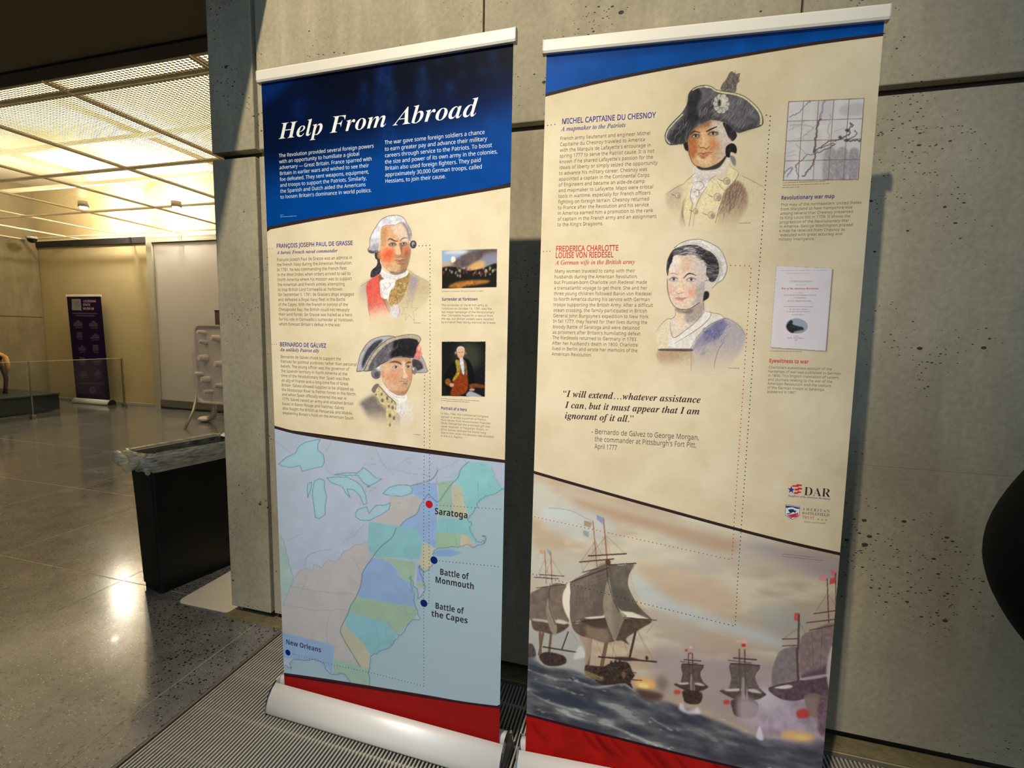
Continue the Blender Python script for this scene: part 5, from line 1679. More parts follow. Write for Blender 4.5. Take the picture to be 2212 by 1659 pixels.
    c.poly([(838, 960), (1000, 900), (1280, 830), (1320, 900), (1300, 980), (1140, 1010), (1040, 1040), (920, 1030)], (88, 70, 74), 1, blur=3, tex=.25, cell=7)
    c.poly([(880, 950), (990, 920), (1025, 935), (960, 955)], (206, 192, 176), .9, blur=3)
    c.poly([(1080, 865), (1290, 815), (1270, 840), (1100, 880)], (178, 158, 150), .8, blur=3)
    c.poly([(1330, 600), (1290, 760), (1300, 900), (1330, 960), (1360, 700)], (190, 172, 160), .85, blur=5)
    c.poly([(1120, 990), (1240, 980), (1250, 1120), (1180, 1160), (1130, 1080)], (128, 106, 92), .85, blur=6)
    c.poly([(1230, 1000), (1320, 980), (1310, 1260), (1220, 1260)], (104, 78, 84), .85, blur=8, tex=.3, cell=5)
    for a, b, wd in (((1300, 90), (1310, 420), 9), ((1365, 40), (1368, 440), 9), ((1080, 380), (1072, 640), 16), ((1195, 362), (1380, 322), 9), ((1140, 434), (1380, 388), 9), ((1160, 490), (1380, 430), 8), ((950, 574), (1070, 562), 9), ((950, 626), (1075, 612), 8), ((1062, 640), (1070, 880), 20), ((840, 958), (1100, 880), 8)):
        spar(a, b, wd, (84, 66, 64))
    for pts in (((1300, 200), (1200, 360)), ((1310, 210), (1380, 310)), ((1085, 440), (1140, 540)), ((1075, 480), (960, 570)), ((1180, 500), (1190, 840)), ((1260, 460), (1240, 820)), ((1100, 700), (1180, 780))):
        rope(*pts)
    c.a = np.minimum(c.a, keep)
    return picture(BR, 'sea_picture_print', c, 1.35, 0.00012, 1.12, lab='painted print of sailing ships on a dark sea')


# ---------------- small framed pictures
def small_pictures():
    c = Canvas(950, 548, 1082, 648, 2.4).at(940, 540, 13.83)
    R0 = [(232, 190), (1870, 196), (1850, 1352), (240, 1346)]
    c.poly(R0, (126, 130, 134), smooth=False)
    keep = c.a.copy()
    c.poly([(200, 180), (900, 180), (760, 420), (240, 640)], (138, 164, 190), .9, blur=40)
    c.poly([(600, 180), (1000, 230), (900, 320), (300, 280)], (206, 202, 186), .8, blur=30)
    c.poly([(500, 600), (900, 330), (1300, 200), (1880, 190), (1880, 380), (1400, 480), (1180, 640), (700, 740)], (88, 72, 68), .9, blur=40, tex=.3, cell=8)
    c.poly([(1000, 760), (1250, 560), (1500, 560), (1450, 760), (1200, 860)], (206, 158, 92), .9, blur=40)
    c.poly([(1450, 380), (1880, 300), (1880, 640), (1500, 560)], (128, 126, 140), .8, blur=40)
    c.poly([(240, 560), (500, 560), (600, 620), (240, 700)], (200, 150, 110), .7, blur=30)
    c.poly([(200, 760), (620, 700), (1000, 820), (1400, 780), (1900, 660), (1900, 1400), (200, 1400)], (30, 30, 26), 1, blur=20)
    c.poly([(420, 1300), (700, 1160), (1200, 1120), (1650, 1150), (1450, 1240), (900, 1300), (700, 1360)], (172, 110, 48), .9, blur=26, tex=.35, cell=5)
    g = np.random.default_rng(8)
    for k in range(60):
        x, y = 260 + 1560 * g.random(), 740 + 240 * g.random()
        col = [(200, 190, 160), (150, 60, 48), (40, 44, 60), (186, 150, 100)][g.integers(0, 4)]
        c.ell(x, y, 12 + 18 * g.random(), 24 + 36 * g.random(), col, .65, blur=10, tex=.4, cell=2)
    c.poly([(510, 400), (600, 390), (640, 510), (520, 570)], (222, 214, 190), .9, blur=6)
    c.a = np.minimum(c.a, keep)
    picture(BL, 'picture_print', c, 0.9, 0.00012, 1.0, lab='small colour picture of a smoky field with crowds')
    # man in dark coat
    c = Canvas(950, 748, 1056, 880, 2.4).at(940, 740, 6.915)
    c.poly([(112, 86), (760, 105), (744, 932), (110, 898)], (26, 27, 27), smooth=False)
    keep = c.a.copy()
    c.ell(500, 320, 190, 220, (70, 74, 54), .7, blur=60)
    c.poly([(140, 640), (300, 380), (400, 340), (520, 390), (600, 640), (590, 820), (460, 920), (240, 900)], (20, 20, 22), 1, blur=10)
    c.poly([(290, 640), (380, 540), (470, 560), (500, 700), (480, 840), (380, 900), (240, 890), (270, 760)], (134, 58, 24), .95, blur=10, tex=.3, cell=3)
    c.poly([(310, 380), (360, 370), (390, 460), (380, 560), (290, 680), (270, 660), (330, 540)], (158, 136, 50), .95, blur=5, tex=.4, cell=2)
    c.poly([(420, 370), (465, 400), (490, 560), (470, 600), (440, 480)], (116, 94, 52), .9, blur=5, tex=.4, cell=2)
    c.poly([(375, 345), (425, 345), (445, 560), (420, 585), (390, 470)], (200, 198, 204), .95, blur=4, tex=.2, cell=3)
    c.poly([(335, 200), (440, 200), (445, 290), (400, 350), (350, 320)], (206, 160, 128), 1, blur=5)
    c.poly([(330, 230), (345, 180), (390, 162), (440, 185), (448, 240), (430, 205), (350, 205)], (196, 180, 168), 1, blur=4)
    c.ell(318, 262, 16, 22, (150, 130, 122), .9, blur=3)
    c.ell(465, 272, 16, 22, (120, 96, 88), .9, blur=3)
    for x in (370, 415):
        c.ell(x, 255, 10, 5, (60, 44, 40), .9, blur=2)
    c.line([(375, 315), (395, 318), (415, 313)], 5, (140, 70, 60), .9)
    c.line([(395, 255), (390, 290), (402, 295)], 4, (160, 112, 88), .8)
    c.poly([(165, 660), (220, 645), (250, 700), (220, 750), (170, 720)], (140, 84, 34), .95, blur=6, tex=.3, cell=3)
    c.ell(258, 740, 34, 30, (204, 152, 122), .95, blur=6)
    c.poly([(520, 740), (600, 730), (740, 760), (730, 800), (600, 790), (530, 800)], (116, 66, 34), .95, blur=6, tex=.3, cell=3)
    c.ell(555, 820, 42, 20, (198, 148, 120), .95, blur=5)
    c.poly([(500, 850), (560, 850), (700, 930), (480, 915)], (166, 172, 176), .9, blur=6)
    c.a = np.minimum(c.a, keep)
    picture(BL, 'picture_print', c, 0.9, 0.00012, 1.0, lab='small dark picture of a standing man in an embroidered coat')
    # folded old map
    c = Canvas(1698, 194, 1876, 382, 2.0).at(1690, 190, 7.9)
    c.poly([(152, 158), (1420, 68), (1350, 1405), (85, 1462)], (206, 200, 192), smooth=False, tex=.06, cell=30)
    keep = c.a.copy()
    c.poly([(640, 130), (900, 100), (880, 420), (640, 450)], (186, 182, 182), .6, blur=40)
    c.poly([(780, 950), (960, 930), (960, 1400), (760, 1410)], (160, 152, 150), .8, blur=14, tex=.2, cell=3)
    c.poly([(980, 940), (1160, 930), (1140, 1390), (970, 1400)], (158, 150, 148), .85, blur=10, tex=.2, cell=3)
    c.poly([(1190, 940), (1340, 930), (1330, 1370), (1180, 1390)], (158, 150, 148), .85, blur=10, tex=.2, cell=3)
    c.poly([(1060, 200), (1380, 160), (1370, 340), (1040, 350)], (176, 168, 164), .6, blur=14)
    g = np.random.default_rng(12)

    def jag(pts, amp=9):
        P = spline(pts, False, 5)
        return P + g.normal(0, amp, P.shape)
    for pts, wd, col in (([(180, 400), (290, 360), (380, 280), (460, 200), (520, 140)], 18, (140, 132, 140)), ([(760, 130), (720, 230), (710, 340), (690, 430)], 26, (146, 138, 142)), ([(690, 430), (640, 560), (630, 700), (620, 800), (615, 900), (600, 970)], 30, (104, 86, 84)), ([(600, 970), (620, 1030), (600, 1130), (540, 1240), (480, 1310), (415, 1390)], 20, (104, 82, 84)),
                         ([(600, 960), (700, 890), (820, 810), (980, 770), (1060, 730), (1130, 690), (1190, 660), (1180, 610), (1140, 600), (1230, 520), (1190, 480)], 18, (92, 76, 74)), ([(620, 980), (740, 950), (900, 860), (930, 830), (800, 860), (700, 910)], 16, (104, 88, 84)), ([(1100, 770), (1200, 770), (1300, 765), (1380, 760)], 20, (84, 68, 66)), ([(1180, 740), (1280, 680), (1310, 640), (1260, 610)], 16, (112, 98, 96)),
                         ([(600, 1000), (500, 1020), (420, 1090), (350, 1160), (300, 1200), (320, 1300), (350, 1400)], 16, (124, 112, 114)), ([(100, 1340), (200, 1250), (240, 1260), (160, 1380)], 22, (140, 132, 140)), ([(180, 560), (300, 530), (440, 540), (560, 560), (640, 520)], 10, (150, 142, 142)), ([(160, 640), (300, 560), (420, 480)], 9, (160, 152, 150)), ([(400, 720), (520, 640), (600, 560)], 10, (150, 142, 140)),
                         ([(180, 840), (280, 780), (420, 760)], 8, (166, 156, 152)), ([(300, 860), (420, 960), (460, 1040)], 10, (160, 150, 148)), ([(160, 1000), (280, 960)], 8, (166, 156, 152)), ([(160, 1060), (300, 1040)], 8, (166, 156, 152)), ([(880, 340), (850, 430), (830, 560), (850, 740)], 12, (160, 150, 150)), ([(920, 620), (1100, 570)], 8, (160, 150, 150))):
        c.line(jag(pts), wd, col, .85, smooth=False)
    for k in range(40):
        x, y = 170 + 700 * g.random(), 450 + 560 * g.random()
        c.line(jag([(x, y), (x + 60 * g.normal(), y + 40 * g.normal())], 6), 6, (170, 160, 156), .6, smooth=False)
    for x, y in ((1140, 765), (1140, 600), (1030, 720)):
        c.ell(x, y, 30, 26, (70, 56, 54), .9, blur=6)
    GR = (132, 92, 78)
    for i in range(1, 5):
        c.line([(152 + 1268 * i / 5, 158 - 90 * i / 5), (85 + 1265 * i / 5, 1462 - 57 * i / 5)], 13, GR, .7, smooth=False)
    for j in range(1, 4):
        c.line([(152 - 67 * j / 4, 158 + 1304 * j / 4), (1420 - 70 * j / 4, 68 + 1337 * j / 4)], 13, GR, .7, smooth=False)
    c.line([(152, 158), (1420, 68), (1350, 1405), (85, 1462), (152, 158)], 24, (120, 78, 66), .9, smooth=False)
    c.a = np.minimum(c.a, keep)
    picture(BR, 'old_map_print', c, 1.0, 0.00012, 1.0, lab='old folded map with brown fold lines')
    # title page
    c = Canvas(1674, 548, 1814, 734, 1.8).at(1660, 540, 5.53)
    c.poly([(175, 90), (835, 85), (768, 1040), (110, 1030)], (112, 92, 96), .8, blur=2, smooth=False)
    c.poly([(160, 75), (820, 72), (752, 1030), (100, 1020)], (214, 204, 200), smooth=False, tex=.03, cell=40)
    c.ell(410, 757, 130, 88, (150, 160, 164), 1)
    c.poly([(285, 770), (310, 720), (340, 695), (365, 710), (360, 740), (430, 760), (480, 770), (488, 810), (420, 830), (350, 842), (300, 810)], (44, 44, 46), .95, blur=3, tex=.4, cell=3)
    c.poly([(380, 825), (480, 800), (500, 815), (440, 842), (390, 842)], (150, 154, 154), .9, blur=4)
    picture(BR, 'title_page_print', c, 1.0, 0.00012, 1.0, lab='white book title page with oval landscape')
    # emblems by the lower right
    c = Canvas(1706, 1004, 1752, 1040, 4.0).at(1680, 990, 8.294)
    star = []
    for k in range(10):
        a = -math.pi / 2 + k * math.pi / 5 + .06
        r = 68 if k % 2 == 0 else 28
        star.append((362 + r * math.cos(a), 265 + r * math.sin(a)))
    for pts in ([(372, 205), (390, 182), (450, 180), (455, 160), (552, 162), (548, 190), (500, 190), (495, 208), (400, 210)], [(430, 240), (480, 232), (485, 216), (558, 222), (552, 250), (510, 248), (500, 270), (420, 272)], [(400, 318), (420, 300), (470, 298), (475, 280), (540, 284), (536, 308), (490, 310), (480, 330), (420, 332)]):
        c.poly(pts, (206, 44, 46), 1, smooth=False)
    c.poly(star, (46, 50, 150), 1, smooth=False)
    picture(BR, 'star_emblem_print', c, 0.45, 0.00012, 1.0, lab='blue star with red stripes')
    c = Canvas(1706, 1050, 1746, 1090, 4.0).at(1680, 990, 8.294)
    sh = [(262, 527), (520, 548), (512, 705), (380, 786), (252, 716)]
    c.poly(sh, (74, 80, 140), 1, smooth=False)
    c.poly([(270, 536), (512, 556), (504, 700), (380, 776), (260, 710)], (224, 220, 212), 1, smooth=False)
    c.poly([(282, 548), (500, 565), (495, 590), (440, 585), (380, 570), (310, 580), (282, 590)], (44, 56, 118), 1)
    c.poly([(308, 622), (345, 605), (400, 602), (420, 620), (458, 625), (440, 645), (430, 668), (400, 650), (360, 672), (330, 655)], (36, 54, 84), 1)
    c.poly([(270, 690), (340, 668), (360, 680), (290, 700)], (40, 50, 90), 1, smooth=False)
    for d in (0, 1, 2):
        c.poly([(285 + d * 24, 712 + d * 22), (380, 690 + d * 20), (490, 655 + d * 26), (488, 675 + d * 26), (390, 712 + d * 18), (305 + d * 24, 726 + d * 20)], (190, 52, 66), 1, smooth=False)
    picture(BR, 'shield_emblem_print', c, 0.45, 0.00012, 1.0, lab='small shield with red and white stripes')


coastal_map()
sea_picture()
small_pictures()


# ---------------- dotted lines and place markers
def dots(B, name, pts, spacing, r, color, off=0.00030):
    """row of round dots along photo pixels, equal spacing on the print"""
    P = np.array(pts, float)
    u, v = B.uv(P[:, 0], P[:, 1])
    Q = np.stack([u, v], 1)
    seg = np.hypot(*np.diff(Q, axis=0).T)
    cum = np.append(0, np.cumsum(seg))
    n = int(cum[-1] / spacing) + 1
    bm = bmesh.new()
    for k in range(n):
        d = k * spacing
        i = min(np.searchsorted(cum, d, 'right') - 1, len(seg) - 1)
        f = (d - cum[i]) / seg[i]
        a, b = Q[i] * (1 - f) + Q[i + 1] * f
        bm.faces.new([bm.verts.new(B.pt(a + r * math.cos(t), b + r * math.sin(t), off)) for t in (2 * math.pi * j / 8 for j in range(8))])
    bmesh.ops.recalc_face_normals(bm, faces=bm.faces)
    return obj(name, bm, ink(color), B.root)


def marker(B, x, y, r, color):
    u, v = B.uv(x, y)
    bm = bmesh.new()
    bm.faces.new([bm.verts.new(B.pt(u + r * math.cos(t), v + r * math.sin(t), 0.00034)) for t in (2 * math.pi * j / 28 for j in range(28))])
    return obj('map_marker', bm, ink(color), B.root)


DS = 0.0118
dots(BL, 'dotted_line', [(908, 542.1), (931.5, 541.5), (931.9, 718), (930, 1000), (928.5, 1101), (926.9, 1311.9), (918, 1311.5)], DS, 0.0016, NAVY_DOT)
dots(BL, 'dotted_line', [(920, 824.2), (918.5, 1000), (916.3, 1155), (915.5, 1311), (914.5, 1486), (792.7, 1451.5), (723.5, 1435.5), (636, 1409)], DS, 0.0016, NAVY_DOT)
dots(BL, 'dotted_line', [(945, 1104), (1083.7, 1117.3)], DS, 0.0016, (84, 74, 104))
dots(BL, 'dotted_line', [(949.7, 1222.6), (1080, 1239.6)], DS, 0.0016, NAVY_DOT)
dots(BL, 'dotted_line', [(584, 538.5), (595.5, 538)], DS * .8, 0.0014, (90, 84, 104))
dots(BL, 'dotted_line', [(595.4, 746.6), (606, 746.8)], DS * .8, 0.0014, (90, 84, 104))
dots(BR, 'dotted_line', [(1663, 239.5), (1671.5, 240.2), (1657.6, 481.7), (1652.5, 557), (1624.3, 986), (1615.3, 1111), (1609, 1193), (1601, 1319.7), (1382, 1283), (1150.7, 1240)], DS, 0.0016, NAVY_DOT)
dots(BR, 'dotted_line', [(1590.8, 556.3), (1635.2, 555.6), (1604.4, 1036), (1594.8, 1178.5), (1382, 1147.8), (1156.8, 1115.9)], DS, 0.0016, RED_DOT)
dots(BR, 'dotted_line', [(1186, 275), (1203.5, 272.2)], DS * .9, 0.0016, NAVY_DOT)
dots(BR, 'dotted_line', [(1178, 543.7), (1193.5, 542.6)], DS * .8, 0.0016, RED_DOT)
marker(BL, 928.5, 1101.6, 0.0128, (176, 28, 34))
marker(BL, 937.9, 1220.8, 0.0128, (12, 36, 92))
marker(BL, 915.8, 1311.4, 0.0128, (12, 36, 92))
marker(BL, 627.6, 1406.3, 0.0115, (12, 36, 92))

# ================================================================ PRINTED WORDS
JOBS = []          # (banner, object name, colour, [(curve object, u, v, width or None, cap height, shear)])


def bi(s_, U=0x1D468, L_=0x1D482):
    """serif bold italic letters (another alphabet block with U, L_)"""
    return ''.join(chr(U + ord(ch) - 65) if 'A' <= ch <= 'Z' else chr(L_ + ord(ch) - 97) if 'a' <= ch <= 'z' else ch for ch in s_)


SANSB = lambda s_: bi(s_, 0x1D5D4, 0x1D5EE)
SERIF = lambda s_: bi(s_, 0x1D400, 0x1D41A)
SANS = lambda s_: ''.join(chr(0x1D7E2 + ord(ch) - 48) if '0' <= ch <= '9' else ch for ch in bi(s_, 0x1D5A0, 0x1D5BA))


def styled(s_, bold):
    if all(ord(ch) < 0x2100 for ch in s_):        # plain letters: regular or bold sans
        if bold > 0.01:
            return (SANS(s_), 0.02) if s_.upper() == s_ else (SANSB(s_), 0.0)
        return SANS(s_), 0.0
    return s_, bold


def tcurve(s_, bold=0.0, res=2):
    return styled(s_, bold) + (res,)


def line_text(B, name, s_, left, right, cap, color, bold=0.0, res=2, name_parent=None):
    """one line: baseline-left and baseline-right photo pixels, cap height in photo pixels"""
    u0, v0 = B.uv(*left)
    u1, _ = B.uv(*right)
    _, vt = B.uv(left[0], left[1] - cap)
    JOBS.append((B, name, color, [(tcurve(s_, bold, res), u0, v0, u1 - u0, vt - v0)]))


def para(B, name, lines, first, last, ref, ref_right, color, capk=0.60, bold=0.0, res=1):
    u0, v0 = B.uv(*first)
    u1, v1 = B.uv(*last)
    ur, _ = B.uv(*ref_right)
    n = len(lines)
    pitch = (v0 - v1) / max(n - 1, 1)
    um = (u0 + u1) / 2
    items = []
    for i, s_ in enumerate(lines):
        items.append((tcurve(s_, bold, res), um, v0 - pitch * i, (ur - um) if i == ref else None, pitch * capk))
    JOBS.append((B, name, color, items))


WHITE, GREY, VIOLET, REDT, DARK = (226, 224, 214), (112, 102, 86), (70, 66, 128), (188, 66, 58), (44, 36, 40)
CHALK = (206, 212, 222)
line_text(BL, 'title_lettering', bi('Help From Abroad'), (605, 297.3), (1037.7, 253.4), 37, WHITE, -0.006, 4)
para(BL, 'intro_lettering', ['The Revolution provided several foreign powers', 'with an opportunity to humiliate a global', 'adversary — Great Britain. France sparred with', 'Britain in earlier wars and wished to see their',
                             'foe defeated. They sent weapons, equipment,', 'and troops to support the Patriots. Similarly,', 'the Spanish and Dutch aided the Americans', 'to loosen Britain’s dominance in world politics.'],
     (605.9, 338), (608.3, 429.2), 0, (809, 321.2), CHALK, 0.6, 0.006, 2)
para(BL, 'intro_lettering', ['The war gave some foreign soldiers a chance', 'to earn greater pay and advance their military', 'careers through service to the Patriots. To boost', 'the size and power of its own army in the colonies,',
                             'Britain also used foreign fighters. They paid', 'approximately 30,000 German troops, called', 'Hessians, to join their cause.'],
     (833.5, 316.6), (833.5, 401.8), 2, (1064.8, 326.6), CHALK, 0.6, 0.006, 2)
line_text(BL, 'name_heading', 'FRANÇOIS JOSEPH PAUL DE GRASSE', (602.5, 536.7), (765.8, 533.4), 8.6, VIOLET, 0.014)
line_text(BL, 'role_heading', bi('A heroic French naval commander'), (604.3, 550.6), (734.7, 547.8), 7.6, (86, 80, 126))
para(BL, 'body_lettering', ['François Joseph Paul de Grasse was an admiral in', 'the French Navy during the American Revolution.', 'In 1781, he was commanding the French fleet', 'in the West Indies when orders arrived to sail to',
                            'North America where his mission was to support', 'the American and French armies attempting', 'to trap British Lord Cornwallis at Yorktown.', 'On September 5, 1781, de Grasse’s ships engaged',
                            'and defeated a Royal Navy fleet in the Battle', 'of the Capes. With the French in control of the', 'Chesapeake Bay, the British could not resupply', 'their land forces. De Grasse was hailed as a hero',
                            'for his role in Cornwallis’s surrender at Yorktown,', 'which forecast Britain’s defeat in the war.'], (603.5, 565.8), (610.6, 706), 7, (768.9, 641.8), GREY)
line_text(BL, 'name_heading', 'BERNARDO DE GÁLVEZ', (612.2, 751.1), (710.6, 751.6), 8.6, VIOLET, 0.014)
line_text(BL, 'role_heading', bi('An unlikely Patriot ally'), (613.2, 761.8), (696.7, 763.8), 7.6, (86, 80, 126))
para(BL, 'body_lettering', ['Bernardo de Gálvez chose to support the', 'Patriots for political purposes rather than personal', 'beliefs. The young officer was the governor of', 'the Spanish territory in North America at the',
                            'time of the Revolutionary War. Spain was then', 'an ally of France and a long-time foe of Great', 'Britain. Gálvez allowed supplies to be shipped up', 'the Mississippi River to Patriot forces in the North,',
                            'and when Spain officially entered the war in', '1779, Gálvez raised an army and attacked British', 'bases in Baton Rouge and Natchez. Gálvez', 'also fought the British at Pensacola and Mobile,',
                            'weakening Britain’s hold on the American South.'], (613.3, 776.7), (619.8, 898.2), 12, (770.5, 906.9), GREY)
line_text(BL, 'caption_heading', 'Surrender at Yorktown', (956.7, 663.3), (1032.9, 664.6), 6.6, VIOLET, 0.016)
line_text(BL, 'credit_lettering', 'Surrender of Lord Cornwallis, 1820, by John Trumbull, U.S. Capitol', (956.7, 644), (1044.8, 644.6), 2.2, (120, 110, 92))
para(BL, 'caption_lettering', ['The surrender of the British army at', 'Yorktown on October 19, 1781, was the', 'last major campaign of the Revolutionary', 'War. Cornwallis hoped for a rescue from', 'the sea, but British vessels were repelled',
                               'by a French fleet led by Admiral de Grasse.'], (956.2, 675.2), (955.7, 711.9), 5, (1071.9, 714.4), (132, 120, 102))
line_text(BL, 'caption_heading', 'Portrait of a hero', (954.5, 898.8), (1009.1, 901.7), 6.2, VIOLET, 0.016)
para(BL, 'caption_lettering', ['In May 1783, the Continental Congress', 'agreed to accept a portrait of Patriot', 'hero Gálvez from revolutionary financier', 'Oliver Pollock but the promised gift was', 'never received, or forgotten. Finally, in',
                               '2014, Gálvez received the honor long', 'due to him, when his likeness was installed', 'in the U.S. Capitol.'], (954.5, 909.2), (953.7, 957.2), 6, (1065.5, 958.4), (132, 120, 102))
line_text(BL, 'place_lettering', 'Saratoga', (939.8, 1122.7), (1009.1, 1132.1), 13.5, DARK, 0.016)
line_text(BL, 'place_lettering', 'Battle of', (949.6, 1251.8), (1011.4, 1262.5), 13, DARK, 0.016)
line_text(BL, 'place_lettering', 'Monmouth', (939.7, 1268.1), (1021.3, 1283), 13, DARK, 0.016)
line_text(BL, 'place_lettering', 'Battle of', (939.2, 1323), (1000.3, 1334.9), 12.6, DARK, 0.016)
line_text(BL, 'place_lettering', 'the Capes', (931.1, 1339.1), (1007.7, 1353.9), 12.6, DARK, 0.016)
line_text(BL, 'place_lettering', 'New Orleans', (623.4, 1387.8), (697.5, 1408.3), 10, (50, 52, 84), 0.016)
line_text(BR, 'name_heading', 'MICHEL CAPITAINE DU CHESNOY', (1217.4, 270.8), (1424.5, 249.6), 11, VIOLET, 0.014)
line_text(BR, 'role_heading', bi('A mapmaker to the Patriots'), (1216.7, 286.1), (1360, 272.2), 9.6, (92, 86, 128))
para(BR, 'body_lettering', ['French army lieutenant and engineer Michel', 'Capitaine du Chesnoy traveled to America', 'with the Marquis de Lafayette’s entourage in', 'spring 1777 to serve the Patriot cause. It is not', 'known if he shared Lafayette’s passion for the',
                            'ideals of liberty or simply seized the opportunity', 'to advance his military career. Chesnoy was', 'appointed a captain in the Continental Corps', 'of Engineers and became an aide-de-camp', 'and mapmaker to Lafayette. Maps were critical',
                            'tools in wartime, especially for French officers', 'fighting on foreign terrain. Chesnoy returned', 'to France after the Revolution and his service', 'in America earned him a promotion to the rank', 'of captain in the French army and an assignment', 'to the King’s Dragoons.'],
     (1214.6, 305.6), (1208, 489), 14, (1428, 464.7), GREY)
line_text(BR, 'caption_heading', 'Revolutionary war map', (1697, 414.9), (1810.2, 410), 8, VIOLET, 0.016)
para(BR, 'caption_lettering', ['This map of the northeastern United States', 'from Maryland to New Hampshire was', 'among several that Chesnoy presented', 'to King Louis XVI in 1779. It shows the', 'progression of the Revolutionary War', 'in America. George Washington praised', 'a map he received from Chesnoy as',
                               '“executed with great accuracy and', 'military intelligence.”'], (1697, 428.1), (1691.8, 500.2), 6, (1833.5, 477.5), (128, 116, 96))
line_text(BR, 'name_heading', 'FREDERICA CHARLOTTE', (1205.3, 542.7), (1344.6, 537), 11.5, REDT, 0.014)
line_text(BR, 'name_heading', 'LOUISE VON RIEDESEL', (1204.6, 556.6), (1333.8, 550.9), 11.5, REDT, 0.014)
line_text(BR, 'role_heading', bi('A German wife in the British army'), (1205.3, 570.9), (1382.3, 565.5), 9.6, (192, 84, 74))
para(BR, 'body_lettering', ['Many women traveled to camp with their', 'husbands during the American Revolution,', 'but Prussian-born Charlotte von Riedesel made', 'a transatlantic voyage to get there. She and her', 'three young children followed Baron von Riedesel', 'to North America during his service with German',
                            'troops supporting the British Army. After a difficult', 'ocean crossing, the family participated in British', 'General John Burgoyne’s expedition to New York.', 'In fall 1777, they feared for their lives during the', 'bloody Battle of Saratoga and were detained',
                            'as prisoners after Britain’s humiliating defeat.', 'The Riedesels returned to Germany in 1783.', 'After her husband’s death in 1800, Charlotte', 'lived in Berlin and wrote her memoirs of the', 'American Revolution.'], (1203.2, 588.5), (1196.5, 765.9), 4, (1417.9, 633.3), GREY)
line_text(BR, 'caption_heading', 'Eyewitness to war', (1674.9, 756.4), (1759.4, 756.4), 7.8, REDT, 0.016)
para(BR, 'caption_lettering', ['Charlotte’s eyewitness account of the', 'hardships of war was published in German', 'in 1800. This English translation of Letters', 'and journals relating to the war of the', 'American Revolution, and the capture', 'of the German troops at Saratoga', 'appeared in 1867.'],
     (1673.9, 768.9), (1670.5, 820.1), 1, (1828.2, 780.4), (128, 116, 96))
line_text(BR, 'quote_lettering', bi('“I will extend…whatever assistance'), (1221.9, 853), (1525.4, 868.9), 14.5, (62, 44, 40), 0, 3)
line_text(BR, 'quote_lettering', bi('I can, but it must appear that I am'), (1227.3, 876.7), (1524, 893.5), 14.5, (62, 44, 40), 0, 3)
line_text(BR, 'quote_lettering', bi('ignorant of it all.”'), (1226.3, 899.5), (1378.6, 907.5), 14.5, (62, 44, 40), 0, 3)
line_text(BR, 'quote_source_lettering', '- Bernardo de Gálvez to George Morgan,', (1285.6, 928.6), (1522, 945.2), 10.5, (96, 80, 74))
line_text(BR, 'quote_source_lettering', 'the commander at Pittsburgh’s Fort Pitt,', (1292.4, 944.6), (1516, 961.5), 10.5, (96, 80, 74))
line_text(BR, 'quote_source_lettering', 'April 1777', (1292.4, 960.5), (1342, 963), 10.5, (96, 80, 74))
line_text(BR, 'emblem_lettering', SERIF('DAR'), (1749.9, 1031.2), (1807.2, 1034.6), 18.5, (58, 42, 46), -0.012, 4)
line_text(BR, 'emblem_lettering', bi('Daughters of the American Revolution'), (1716.8, 1036.2), (1807.2, 1041.6), 4.0, (96, 96, 150))
line_text(BR, 'emblem_lettering', SERIF('A M E R I C A N'), (1747.8, 1063.2), (1805.2, 1066.3), 5.6, (96, 92, 110), -0.008)
line_text(BR, 'emblem_lettering', SERIF('BATTLEFIELD'), (1746.9, 1071.4), (1804.8, 1074.4), 5.4, (96, 92, 110), -0.008)
line_text(BR, 'emblem_lettering', SERIF('TRUST'), (1746.9, 1080.2), (1773.1, 1081.3), 5.8, (198, 100, 84), -0.008)
line_text(BR, 'emblem_lettering', '★  ★  ★', (1779, 1081.2), (1800.5, 1082.6), 2.4, (120, 110, 110))
line_text(BR, 'emblem_lettering', 'PRESERVE. EDUCATE. INSPIRE.', (1750.5, 1088.3), (1797.2, 1091.2), 2.2, (110, 100, 110))
at_ = lambda x, y: (1660 + x / 5.53, 540 + y / 5.53)
PG = (150, 132, 130)
line_text(BR, 'page_lettering', bi('War of the American Revolution,'), at_(222, 343), at_(665, 341), 4.2, (196, 70, 76))
for s_, xa, xb, y, cp in (('LETTERS AND JOURNALS', 322, 590, 255, 3.2), ('RELATING TO THE', 395, 510, 288, 1.8), ('AND THE', 425, 470, 377, 1.6), ('CAPTURE OF THE GERMAN TROOPS', 250, 632, 415, 2.4), ('AT SARATOGA.', 365, 518, 440, 2.2), ('BY MRS. GENERAL RIEDESEL.', 300, 577, 480, 2.4),
                          ('BY WILLIAM L. STONE,', 322, 537, 576, 2.4), ('ALBANY:', 370, 437, 881, 2.0), ('JOEL MUNSELL.', 300, 507, 907, 2.6), ('1867.', 380, 420, 928, 2.2)):
    line_text(BR, 'page_lettering', s_, at_(xa, y), at_(xb, y), cp, PG)

# rows of print too fine to read: hairline strokes broken like words
def fine_print(B, rows, color, h=0.0012):
    g = np.random.default_rng(3)
    bm = bmesh.new()
    for (xa, ya), (xb, yb) in rows:
        ua, va = B.uv(xa, ya)
        ub, vb = B.uv(xb, yb)
        x = ua
        while x < ub:
            w = 0.003 + 0.009 * g.random()
            e = min(x + w, ub)
            vs = [bm.verts.new(B.pt(*q, 0.0003)) for q in ((x, va), (e, va), (e, va + h), (x, va + h))]
            bm.faces.new(vs)
            x += w + 0.0016
    return obj('fine_print', bm, ink(color), B.root)


